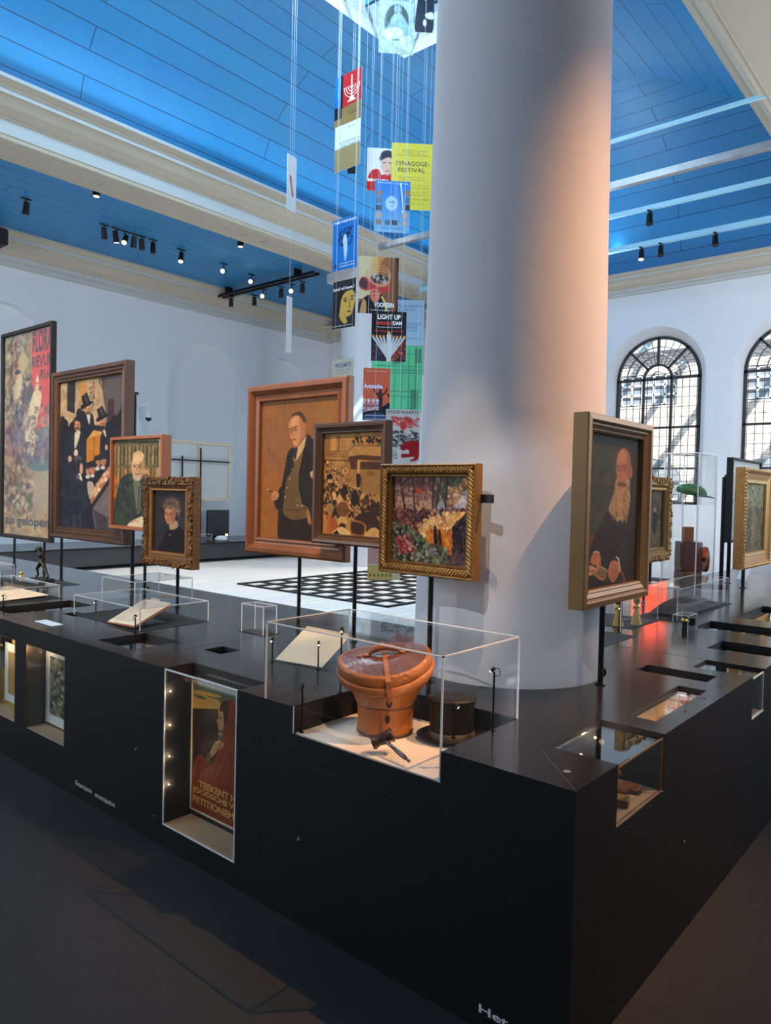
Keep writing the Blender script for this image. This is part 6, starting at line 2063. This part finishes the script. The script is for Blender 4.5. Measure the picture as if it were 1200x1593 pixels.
# price card and leaflets
mb = MB()
sheet(mb, (8.10, 2.14, .801), (8.02, 2.03, .801), (8.06, 1.99, .93), (8.14, 2.10, .93), .003)
tag(mb.build('name_card', M['white'], recalc=False), 'white leaning card between the hooked post and the landscape', 'card')
mb = MB()
sheet(mb, (8.6, 1.65, .81), (8.7, 1.40, .81), (9.0, 1.5, .90), (8.9, 1.75, .90), .004)
tag(mb.build('brochure', mat('pinkish_leaflet', (.55, .30, .26), .5), recalc=False), 'pinkish open brochure right of the landscape', 'brochure')
cover('clear cover over the pinkish brochure at the right edge', 8.45, 9.4, 1.3, 1.85, .802, 1.02, 'clear covers on the short arm', ew=.003)

# ------------------------------------------------------------------ across the hall
fp = thing('display_plinth', 'low black display plinth along the far left wall', 'plinth', (4, 13.2, 0))
MB().box(-3.4, 14.2, 13.2, 14.85, .40, .43).build('top_plate', M['black'], fp)
MB().box(-3.4, 14.2, 13.23, 14.85, .08, .398).build('side_panel', mat('grey_black_panel', (.03, .031, .033), .5), fp)
MB().box(-3.3, 14.1, 13.5, 14.8, 0, .08).build('recessed_base', M['mattblack'], fp)
t = thing('monitor', 'dark screen standing on the far low plinth', 'screen', (10.75, 14.3, .43))
MB().bbox(10.42, 11.05, 14.28, 14.34, .48, 1.10, .01).build('screen', M['screen'], t)
MB().box(10.65, 10.82, 14.30, 14.42, .43, .48).build('foot', M['metalblack'], t)
t = thing('white_object_lamp', 'small lit white lamp beside the dark screen on the far plinth', 'lamp', (10.3, 13.6, .43))
MB().lathe([(0, 0), (.12, 0), (.16, .03), (.10, .10), (0, .12)], (10.3, 13.6, .43), 24).build('shade', M['white'], t)
MB().ball((10.42, 13.56, .56), .03, n=12).build('bulb', M['lens'], t)
cover('low clear cover on the far plinth below the backwards canvas', 8.6, 9.9, 13.4, 13.8, .432, .60)
tag(MB().box(8.8, 9.6, 13.5, 13.75, .432, .44).build('document', M['paper']), 'pale sheet under the clear cover on the far plinth', 'document')
# cctv camera
t = thing('security_camera', 'white dome security camera on a bent arm on the left wall', 'camera', (8.98, 14.98, 3.28))
MB().box(8.90, 9.02, 14.95, 15.0, 3.25, 3.42).build('wall_plate', M['white'], t)
MB().tube([(8.96, 14.95, 3.36), (9.0, 14.8, 3.42), (9.08, 14.72, 3.42), (9.10, 14.70, 3.38), (9.10, 14.70, 3.20)], .016, 8).build('arm', M['white'], t)
b = MB().cyl((9.10, 14.70, 3.22), (9.10, 14.70, 3.14), .05, .075, n=20)
b.build('housing', M['white'], t)
MB().ball((9.10, 14.70, 3.13), .07, .07, .075, 16).build('dome', M['screen'], t)
# black lattice on the white floor
t = thing('floor_lattice', 'flat black lattice lying on the white floor under the hanging posters', 'lattice', (7.8, 6.55, .006))
mb = MB()
for i in range(10):
    x = 7.8 + i * .44
    o = MB().box(x, x + .055, 6.55, 9.85, .006, .03).build('bar', M['mattblack'], t)
for i in range(9):
    y = 6.55 + i * .405
    MB().box(7.8, 11.815, y, y + .055, .008, .032).build('cross_bar', M['mattblack'], t)

# ------------------------------------------------------------------ hanging posters in the middle of the hall
def at(u, v, depth):
    """world point seen at photo pixel (u, v) at the given distance along the view axis (used to measure where each poster hangs)"""
    k = depth / 1150.0
    a, b = (u - 600) * k, (v - 796.5) * k
    return Vector((0, 0, 1.6)) + _r * a + _d * b + _f * depth


def hung(label, pic, u0, v0, u1, v1, depth, yaw, cat='poster', m=None, texts=(), group=None, name='hanging_poster', face_axis=None, wires=True):
    """board whose centre projects to the middle of the given photo rectangle; yaw = rotation of its front about Z"""
    c = at((u0 + u1) / 2, (v0 + v1) / 2, depth)
    pxm = 1150.0 / depth
    h = abs(v1 - v0) / pxm
    # foreshortening of a vertical board turned by yaw
    nx = Vector((cos(yaw), sin(yaw), 0))
    view = (c - Vector((0, 0, 1.6)))
    view.z = 0
    view.normalize()
    per = abs(nx.cross(view).z)
    w = abs(u1 - u0) / pxm / max(.12, per)
    t = thing(name, label, cat, (c.x, c.y, c.z - h / 2), yaw, group)
    if m is None:
        canvas_obj('print', pic, w, h, t, -.002, M['print'], th=.003, gain=.85)
        MB().box(-w / 2, w / 2, .0011, .006, 0, h).build('board', M['white'], t, world=False)
    else:
        MB().box(-w / 2, w / 2, .0, .006, 0, h).build('board', m, t, world=False)
    for k, (tx, a, b, ww, hh, col, bo) in enumerate(texts):
        lt = MB()
        text_geo(lt, tx, -w / 2 + a * w, h - (b + hh) * h, ww * w, hh * h, -.003, bold=bo)
        lt.build('lettering', ink(*col), t, world=False, recalc=False)
    if wires:
        for x in (-w / 2 + .05, w / 2 - .05):
            top = 8.75 - (c.z - h / 2)
            if top > h + .02:
                MB().cyl((x, .003, h), (x, .003, top), .0016, n=5, caps=False).build('wire', M['wire'], t, world=False)
    return t


X_ = -pi / 2          # faces -X
CAMF = -pi / 4 - .02  # faces the camera
A_ = at
W_ = (235, 235, 235)
K_ = (30, 30, 34)
FN = dict(name='hanging_poster')

p = Pic(60, 84, (150, 170, 168), None, 51)
p.ell(.52, .42, .36, .34, (84, 100, 96), al=.9).ell(.52, .30, .30, .22, (60, 72, 70)).poly([(.25, .5), (.40, .28), (.62, .24), (.80, .40), (.9, .62), (.7, .7), (.3, .72), (.08, .6)], (130, 158, 176)).ell(.52, .16, .10, .07, (120, 150, 170)).poly([(.08, .6), (.5, .5), (.7, .62), (.3, .74)], (190, 206, 214))
p.rect(.0, .75, 1, 1, (160, 176, 160)).rect(.6, .65, .95, .9, (176, 190, 200)).noise(.1, 10).grain(.05)
hung('grey poster of a seated stone statue, topmost in the hanging cluster', p, 590, 2, 644, 83, 10.2, CAMF + .06)
p = Pic(40, 60, (214, 222, 228), None, 52)
p.poly([(.05, 1), (.12, .4), (.25, .0), (.95, .0), (.98, .4), (.9, 1)], (38, 44, 58)).ell(.55, .02, .12, .1, (230, 230, 230)).ell(.52, .25, .12, .1, (230, 230, 230)).ell(.52, .80, .09, .07, (230, 230, 230)).poly([(.55, .62), (.9, .58), (.95, .72), (.6, .70)], (226, 226, 226))
hung('poster of a dark spotted dress beside the statue poster, half behind the column', p, 646, -25, 676, 50, 10.6, CAMF)
p = Pic(60, 120, (176, 40, 40), None, 53)
p.rect(0, 0, .22, .6, (20, 96, 190)).rect(.22, 0, .32, .95, (24, 26, 34)).rect(0, .60, .30, .84, (30, 28, 34)).poly([(.28, .66), (1, .62), (1, 1), (0, 1), (0, .84), (.28, .84)], (140, 112, 66), False)
hung('red, blue and gold poster with a white menorah', p, 521, 114, 562, 192, 10.9, X_, texts=(('joods', .5, .68, .4, .03, K_, .01), ('historisch', .5, .74, .4, .03, K_, .01), ('museum', .5, .80, .4, .03, K_, .01)))
t = bpy.data.objects[-1] if False else [o for o in C.objects if o.get('label', '').startswith('red, blue and gold')][0]
bd = [c for c in t.children if c.name.startswith('board')][0]
bw = max(v.co.x for v in bd.data.vertices)
bh = max(v.co.z for v in bd.data.vertices)
mb = MB()
for k in range(1, 5):
    rr_ = bw * .115 * k * 1.25
    pts = [(bw * .30 + rr_ * cos(pi + pi * i / 12), -.004, bh * .73 + rr_ * sin(pi + pi * i / 12) * 1.1) for i in range(13)]
    mb.tube(pts, .006, 4)
mb.tube([(bw * .30, -.004, bh * .93), (bw * .30, -.004, bh * .46)], .010, 4).box(bw * .02, bw * .58, -.006, -.002, bh * .42, bh * .45).box(bw * .15, bw * .45, -.006, -.002, bh * .46, bh * .50)
mb.build('menorah', ink(236, 220, 210), t, world=False)
hung('white and gold poster reading KOOPMAN VAN VENETIE under the menorah poster', Pic(40, 70, (214, 218, 216), None, 54).rect(0, .50, 1, 1, (150, 130, 88)), 521, 192, 560, 262, 10.9, X_,
     texts=(('KOOPMAN', .2, .36, .75, .07, (130, 112, 70), 0), ('VAN VENETIE', .25, .45, .72, .06, (60, 60, 60), 0), ('di en', .5, .06, .3, .05, (90, 90, 96), 0)))
hung('small dark panel behind the bottom of the gold poster', None, 541, 255, 554, 270, 11.2, CAMF, m=M['screen'], cat='panel')
p = Pic(60, 90, (226, 222, 222), None, 55)
p.poly([(.05, .70), (.2, .52), (.45, .50), (.55, .62), (.75, .55), (1, .55), (1, 1), (.05, 1)], (190, 44, 44)).poly([(.5, .15), (.62, .06), (.85, .05), (1, .15), (1, .35), (.5, .3)], (60, 60, 74)).ell(.75, .36, .24, .26, (222, 178, 160)).poly([(.5, .28), (.55, .12), (.95, .1), (.98, .28), (.8, .2)], (56, 56, 70)).line([(.6, .34), (.7, .33)], .03, (60, 50, 50)).line([(.82, .33), (.92, .34)], .03, (60, 50, 50)).line([(.7, .52), (.84, .52)], .03, (170, 80, 80))
hung('white poster of a young man in a red jacket left of the yellow poster', p, 571, 231, 613, 297, 11.0, CAMF + .03, texts=(('BENJAMIN', .04, .72, .75, .08, W_, .03), ('live', .5, .86, .3, .06, (200, 60, 60), .02)))
p = Pic(50, 80, (214, 198, 70))
hung('yellow poster reading SYNAGOGE-FESTIVAL beside the column', p, 609, 224, 673, 326, 11.0, CAMF, texts=(
    ('ZONDAG 11 mei 2003', .25, .10, .6, .022, (60, 60, 40), 0), ('14.00 tot 17.00 uur', .3, .135, .5, .02, (60, 60, 40), 0), ('GROTE SYNAGOGE', .12, .17, .76, .02, (60, 60, 40), 0),
    ('SYNAGOGE-', .10, .27, .82, .07, (50, 50, 36), .01), ('FESTIVAL', .16, .37, .66, .065, (50, 50, 36), .01), ('een muzikaal en culinair', .18, .50, .6, .02, (60, 60, 40), 0), ('feest in de synagoge', .22, .54, .6, .02, (60, 60, 40), 0),
    ('Aanvang 14.00 uur', .12, .62, .8, .018, (70, 70, 40), 0), ('rondleiding en muziek', .12, .66, .8, .018, (70, 70, 40), 0), ('koosjere hapjes en markt', .12, .73, .8, .018, (70, 70, 40), 0), ('toegang gratis', .12, .77, .7, .018, (70, 70, 40), 0),
    ('iedereen is van harte welkom', .10, .83, .84, .018, (70, 70, 40), 0), ('kom op tijd', .2, .90, .6, .018, (70, 70, 40), 0)))
p = Pic(60, 84, (60, 130, 200), None, 56)
for j in range(84):
    p.a[j] = np.array((50 + j * .9, 116 + j * .7, 196 + j * .15))
p.ell(.48, .44, .17, .14, (176, 204, 226)).line([(.72, .05), (.80, .6)], .05, (210, 226, 236)).line([(.70, .1), (.78, .55)], .02, (30, 70, 140))
for i, (x, y) in enumerate(((.05, .2), (.05, .34), (.05, .48), (.05, .62), (.05, .76), (.30, .76), (.50, .76), (.78, .76), (.85, .18), (.85, .32), (.85, .46), (.78, .62))):
    p.rect(x, y, x + .15, y + .1, [(150, 110, 90), (90, 110, 130), (60, 60, 66), (190, 160, 140)][i % 4])
hung('blue poster with small photos round its edge before the yellow one', p, 583, 282, 638, 361, 10.6, CAMF + .02, texts=(
    ('feestelijke opening', .06, .03, .88, .03, W_, 0), ('wij', .40, .38, .16, .07, (60, 90, 150), .02), ('CC', .44, .47, .09, .035, (60, 90, 150), .01), ('www.uitnodiging.nl', .2, .90, .6, .05, (30, 80, 140), 0)))
p = Pic(50, 95, (28, 112, 190), None, 57)
p.dabs(90, [(.25, .2), (.8, .2), (.8, .55), (.25, .5)], .03, [(24, 40, 70), (20, 80, 150), (40, 60, 90)]).poly([(.42, .38), (.56, .36), (.60, .62), (.52, .84), (.46, .62)], (190, 214, 226)).ell(.50, .35, .05, .03, (200, 220, 230)).ell(.15, .90, .08, .045, (20, 60, 110))
hung('blue poster reading TAKE YOUR PLACE, above the woman face poster', p, 518, 339, 556, 419, 10.6, X_, texts=(('TAKE YOUR PLACE', .05, .04, .9, .045, W_, .02), ('with holland', .25, .10, .5, .03, (30, 50, 80), 0), ('jongeren', .3, .86, .6, .03, W_, 0), ('nederland', .3, .91, .6, .03, W_, 0)))
p = Pic(60, 110, (52, 46, 48), None, 58)
p.poly([(.40, .30), (.55, .22), (.85, .20), (.98, .34), (.95, .55), (.80, .75), (.60, .78), (.66, .88), (.50, .90), (.30, .74), (.28, .5)], (206, 164, 78)).poly([(.25, .3), (.45, .15), (.95, .12), (1, .35), (.85, .24), (.55, .26), (.38, .4), (.3, .7), (.2, .6)], (40, 34, 36)).line([(.48, .40), (.62, .38)], .04, K_).line([(.78, .37), (.92, .37)], .04, K_).ell(.56, .44, .06, .02, K_).ell(.85, .43, .05, .02, K_).line([(.72, .42), (.76, .58), (.70, .59)], .025, (90, 70, 40)).ell(.72, .67, .08, .018, (90, 60, 40))
hung('dark poster of a yellow woman face reading Israel wil leven', p, 518, 436, 553, 510, 10.4, X_, texts=(('Israel wil leven !', .02, .13, .92, .07, W_, .02), ('koninklijke schouwburg', .05, .93, .85, .035, W_, 0)))
p = Pic(80, 115, (150, 104, 66), None, 59)
p.rect(0, 0, .45, .75, (206, 190, 150)).ell(.55, .15, .2, .3, (222, 156, 70), al=.7, soft=.9).rect(.92, 0, 1, 1, (56, 40, 50)).poly([(.55, .1), (.95, .1), (.95, .9), (.55, .9)], (120, 76, 52), al=.6)
p.poly([(.0, 1), (.05, .80), (.3, .66), (.6, .66), (.72, .82), (.80, 1)], (46, 40, 46)).poly([(.05, 1), (.12, .76), (.2, .8), (.2, 1)], (190, 150, 100)).line([(.60, .70), (.72, .86), (.68, 1)], .06, (206, 184, 110)).ell(.42, .64, .13, .16, (214, 120, 90))
p.poly([(.02, .45), (.12, .36), (.3, .40), (.5, .34), (.80, .52), (.78, .60), (.6, .62), (.4, .56), (.2, .60), (.05, .56)], (186, 66, 66)).poly([(.02, .47), (.10, .38), (.22, .44), (.2, .56), (.06, .54)], (84, 60, 70)).ell(.52, .38, .22, .08, (40, 40, 44)).dabs(24, [(.35, .3), (.7, .32), (.7, .46), (.4, .44)], .03, [(190, 186, 180), (60, 56, 60), (150, 110, 90)])
for k in range(4):
    pts = [(.50 + (.30 - .03 * k) * cos(a) + .02 * k, .32 + (.17 - .02 * k) * sin(a) + .03 * k) for a in [2 * pi * i / 20 for i in range(21)]]
    p.line(pts, .018, (206, 150, 110))
p.line([(.36, .68), (.46, .68)], .01, (90, 50, 40)).line([(.38, .61), (.42, .61)], .02, (80, 40, 40)).line([(.47, .61), (.51, .61)], .02, (80, 40, 40))
hung('brown poster of a face under a broad red hat reading VOORZIEN', p, 558, 400, 620, 488, 10.2, CAMF + .05, texts=(('VOORZIEN', .40, .80, .50, .08, W_, .03), ('beeld en profetie', .32, .92, .5, .03, W_, 0)))
hung('pale blue poster beginning Als uw gedachten, beside the column', Pic(40, 50, (150, 176, 196)), 613, 467, 660, 536, 11.2, CAMF - .02, texts=(
    ('Als uw gedachten', .10, .10, .84, .075, (60, 90, 150), 0), ('bij Israel zijn....', .10, .19, .7, .06, (60, 90, 150), 0), ('LAAT UW GELD', .28, .50, .62, .065, (60, 90, 150), 0), ('ER OOK HEEN', .28, .58, .5, .06, (60, 90, 150), 0), ('giro 23424', .35, .66, .42, .06, (60, 90, 150), 0), ('Collectieve Israel Actie', .4, .84, .55, .035, (60, 90, 150), 0)))
p = Pic(70, 100, (38, 34, 36), None, 60)
p.dabs(70, [(.04, .66), (.45, .72), (.4, .96), (.04, .96)], .03, [(60, 70, 100), (120, 60, 60), (50, 46, 60)]).dabs(90, [(.6, .68), (.96, .62), (.96, .96), (.62, .96)], .03, [(170, 60, 50), (190, 90, 60), (60, 50, 70)])
for k in (-1, 1):
    for i in range(4):
        p.line([(.5 + k * (.14 + .10 * i), .52), (.5 + k * .06, .74 + .05 * i)], .055, (206, 210, 214))
        p.ell(.5 + k * (.14 + .10 * i), .50, .03, .025, (240, 170, 90))
p.rect(.44, .46, .57, 1, (214, 218, 222)).ell(.505, .43, .045, .035, (244, 180, 90))
hung('dark poster reading LIGHT UP amsterDAM with a white nine-branched candlestick', p, 578, 485, 632, 562, 10.0, CAMF, texts=(
    ('LIGHT UP', .17, .06, .66, .10, W_, .03), ('amster', .14, .19, .46, .08, (190, 50, 50), .03), ('DAM', .61, .19, .26, .08, W_, .03), ('Het grootste lichtfeest', .15, .30, .7, .03, W_, 0), ('Dinsdag', .10, .37, .32, .05, (190, 50, 50), .01), ('Museumplein', .58, .37, .34, .04, (190, 50, 50), .01)))
t = hung('green see-through board printed with a house front, behind the orange poster', None, 578, 537, 657, 640, 11.6, CAMF + .02, m=M['greenboard'])
bd = [c for c in t.children if c.name.startswith('board')][0]
bw = max(v.co.x for v in bd.data.vertices)
bh = max(v.co.z for v in bd.data.vertices)
mb = MB()
for z in (.22, .30, .58, .62, .68, .86):
    mb.box(-bw * .9, bw * .98, -.003, -.0005, bh * z, bh * z + .012)
for i in range(4):
    x = -bw * .1 + i * bw * .28
    mb.box(x, x + .01, -.003, -.0005, 0, bh)
for x0, z0, x1, z1 in ((.55, .0, .85, .34), (-.2, .72, .15, .84), (.7, .74, .95, .95)):
    mb.box(bw * x0, bw * x1, -.003, -.0005, bh * z0, bh * z1)
mb.build('printed_lines', mat('dark_green_print', (.04, .22, .13), .5), t, world=False)
hung('cream poster reading PROCLAMATIE above the suited man portrait', Pic(30, 50, (190, 184, 166)), 516, 559, 550, 628, 10.4, X_, texts=(('PROCLAMATIE', .16, .08, .72, .10, (60, 80, 120), .02), ('aan het volk', .16, .22, .7, .035, (90, 96, 110), 0), ('van nederland', .22, .29, .55, .03, (90, 96, 110), 0), ('Joodsche Raad', .2, .40, .6, .05, (80, 90, 110), 0)))
p = Pic(60, 116, (206, 100, 74), None, 61)
p.poly([(.0, 1), (.0, .8), (.3, .82), (.7, .74), (1, .66), (1, 1)], (34, 36, 50)).poly([(0, .92), (.3, .86), (.75, .86), (.8, 1), (0, 1)], (60, 76, 110))
p.line([(.40, .40), (.50, .50), (.62, .50), (.75, .50), (.86, .42), (.88, .38)], .05, (60, 40, 44)).poly([(.55, .46), (.70, .46), (.72, .70), (.66, .82), (.58, .80), (.56, .62)], (70, 46, 48)).ell(.64, .42, .05, .03, (70, 46, 48)).poly([(.84, .46), (.98, .50), (.95, .56)], (60, 40, 44))
for i in range(4):
    p.ell(.06 + i * .16, .62, .055, .04, (206, 206, 214)).rect(.02 + i * .16, .66, .10 + i * .16, .80, (170, 180, 206)).rect(.03 + i * .16, .70, .09 + i * .16, .74, (60, 70, 100))
p.line([(.02, .84), (.55, .74)], .03, (220, 220, 230)).line([(.1, .90), (.9, .90)], .02, (206, 216, 230)).line([(.1, .97), (.9, .97)], .02, (206, 216, 230))
hung('orange poster with a fiddler silhouette, before the green board', p, 565, 573, 607, 654, 10.0, CAMF + .03, texts=(('Anatevka', .02, .30, .7, .09, (190, 210, 240), .03), ('het joodse muziektheater', .12, .05, .76, .025, (240, 206, 190), 0), ('presenteert', .3, .09, .4, .02, (90, 50, 44), 0)))
p = Pic(60, 95, (196, 196, 192), None, 62)
p.dabs(200, [(.02, .42), (.98, .42), (.98, .76), (.02, .76)], .03, [(60, 58, 62), (40, 40, 46), (120, 120, 124), (190, 190, 186)], el=2, ang=.4)
p.dabs(60, [(.2, .16), (.95, .16), (.9, .34), (.3, .34)], .03, [(200, 90, 90), (206, 140, 136), (190, 60, 60)], el=2.4, ang=.3).poly([(.4, .26), (.55, .24), (.6, .36), (.48, .40)], (196, 60, 60))
p.poly([(.45, .72), (.60, .62), (.9, .60), (1, .72), (.98, .92), (.85, .98), (.72, .98), (.86, .90), (.5, .92), (.5, .85), (.7, .84), (.66, .76), (.5, .78)], (150, 30, 34)).rect(.0, .76, .46, .98, (206, 204, 198))
hung('white poster reading VOORWAARTS with red and black woodcut, beside the column', p, 600, 637, 653, 718, 9.6, CAMF - .01, texts=(('VOORWAARTS', .04, .02, .92, .065, (44, 50, 56), .01), ('BEELD', .02, .83, .34, .06, (40, 44, 48), .01), ('SJOA', .10, .91, .28, .06, (40, 44, 48), .01), ('VAN DE', .02, .785, .3, .025, (40, 44, 48), .01)))
p = Pic(50, 54, (206, 190, 160), None, 63)
p.rect(0, 0, 1, .5, (196, 150, 140)).rect(0, .55, .75, 1, (200, 170, 100)).line([(.45, .0), (.5, .3)], .06, (190, 40, 40)).line([(.55, .1), (.42, .28)], .05, (190, 40, 40))
for i in range(6):
    p.ell(.1 + i * .12, .85, .025, .05, (90, 70, 60))
hung('cream and red poster hanging low between the small paintings', p, 572, 853, 623, 902, 9.2, CAMF)
p = Pic(20, 60, (206, 208, 212), None, 64)
p.line([(.35, .4), (.6, .7)], .2, (176, 90, 90))
hung('narrow tilted white board seen nearly edge-on, at left of the cluster', p, 447, 243, 461, 328, 9.8, R(-58) + pi / 2 - .42)
hung('lower narrow white board seen nearly edge-on, above the suited man portrait', Pic(10, 30, (206, 208, 210)), 446, 462, 454, 548, 9.8, R(-58) + pi / 2 - .46)

# ------------------------------------------------------------------ track lights and rigging
def track_spot(label, x, y, z, aim, lit, r=.045, s=1.0, clamp=True):
    t = thing('track_spot', label, 'spotlight', (x, y, z), 0, 'black gallery spots')
    MB().box(-.075 * s, .075 * s, -.018, .018, -.02, 0).build('adapter', M['metalblack'], t, world=False)
    MB().cyl((0, 0, -.02), (0, 0, -.10 * s), .012, n=8).build('yoke', M['metalblack'], t, world=False)
    d = Vector(aim).normalized()
    a = Vector((0, 0, -.14 * s)) - d * .09 * s
    b = Vector((0, 0, -.14 * s)) + d * .09 * s
    h = MB().cyl(a, b, r * .85, r, n=16).build('head', M['metalblack'], t, world=False)
    if lit:
        MB().cyl(b, b + d * .004, r * .85, n=16).build('lens', M['lens'], h, world=False)
    return t


tosee = Vector((-.72, -.60, -.30))
row = [(5.58, 12.83, (0, .2, -1), 0), (7.02, 12.9, (.2, .2, -1), 0), (7.25, 12.9, (.2, .1, -1), 1), (7.44, 12.9, (-.5, -.5, -.8), 1), (7.62, 12.9, (.1, .3, -1), 0), (7.79, 12.9, (.2, .2, -1), 0), (8.03, 12.9, (0, 0, -1), 0),
       (8.70, 12.95, (-.3, -.3, -.9), 1), (9.79, 13.0, tosee, 1), (10.65, 13.13, tosee, 1)]
names = ['at the far left', 'first of the row of six', 'second of the row of six', 'third of the row of six, lit', 'fourth of the row of six', 'fifth of the row of six', 'last of the row of six', 'lit one right of the row of six', 'bright one between the row and the truss', 'bright one just left of the truss']
for (x, y, a, l), n_ in zip(row, names):
    track_spot('black gallery spot under the left aisle ceiling, ' + n_, x, y, CT, a, l, s=1.15, r=.055)
for (x, y, l, n_) in ((11.05, 13.2, 1, 'lit, nearest the middle'), (11.25, 13.75, 0, 'lower left side'), (11.15, 12.7, 0, 'right side, first'), (11.15, 12.35, 1, 'right side, second'), (11.15, 12.0, 0, 'right side, third'), (11.0, 14.3, 0, 'at its wall end')):
    track_spot('black gallery spot on the black truss, ' + n_, x, y, 6.17, tosee if l else (.1, .1, -1), l, s=1.1, r=.055)
o = MB().box(10.92, 10.98, 11.45, 14.95, 6.19, 6.25).box(11.06, 11.12, 11.45, 14.95, 6.19, 6.25).build('lighting_truss', M['metalblack'])
tag(o, 'black double lighting bar crossing the left aisle by the second column', 'truss')
for i, y in enumerate((12.0, 14.4)):
    MB().box(10.92, 11.12, y, y + .04, 6.25, 6.40).build('hanger', M['metalblack'], o)
for (x, y, n_) in ((6.14, 11.55, 'left'), (9.14, 11.62, 'right')):
    t = thing('ceiling_downlight', '%s small black downlight beside the cream beam soffit' % n_, 'spotlight', (x, y, CT), 0, 'black downlights')
    MB().cyl((0, 0, 0), (0, 0, -.09), .06, n=20).build('housing', M['metalblack'], t, world=False)
    MB().cyl((0, 0, -.0901), (0, 0, -.094), .048, n=20).build('lens', M['lens'], t, world=False)
t = thing('loudspeaker', 'black loudspeaker box under the aisle ceiling at the left edge', 'speaker', (5.45, 14.3, 5.95))
MB().bbox(4.9, 5.85, 14.15, 14.55, 5.95, 6.25, .02).build('cabinet', M['mattblack'], t)
MB().box(5.3, 5.5, 14.3, 14.4, 6.25, 6.40).build('bracket', M['metalblack'], t)
for (x, y, l, n_) in ((11.9, 4.65, 0, 'alone on its bar'), (13.55, 5.43, 1, 'bar nearest the windows, lit one'), (13.55, 5.07, 0, 'bar nearest the windows, unlit left one'), (13.55, 4.12, 0, 'bar nearest the windows, far right'), (13.55, 10.2, 1, 'seen left of the column')):
    track_spot('black gallery spot under a pale tie bar, ' + n_, x, y, 6.3 - .045, (-.25, -.1, -1) if n_ != 'seen left of the column' else tosee, l, s=1.0, r=.055)
for (x, y) in ((9.0, 12.9), (11.0, 12.4)):
    pass
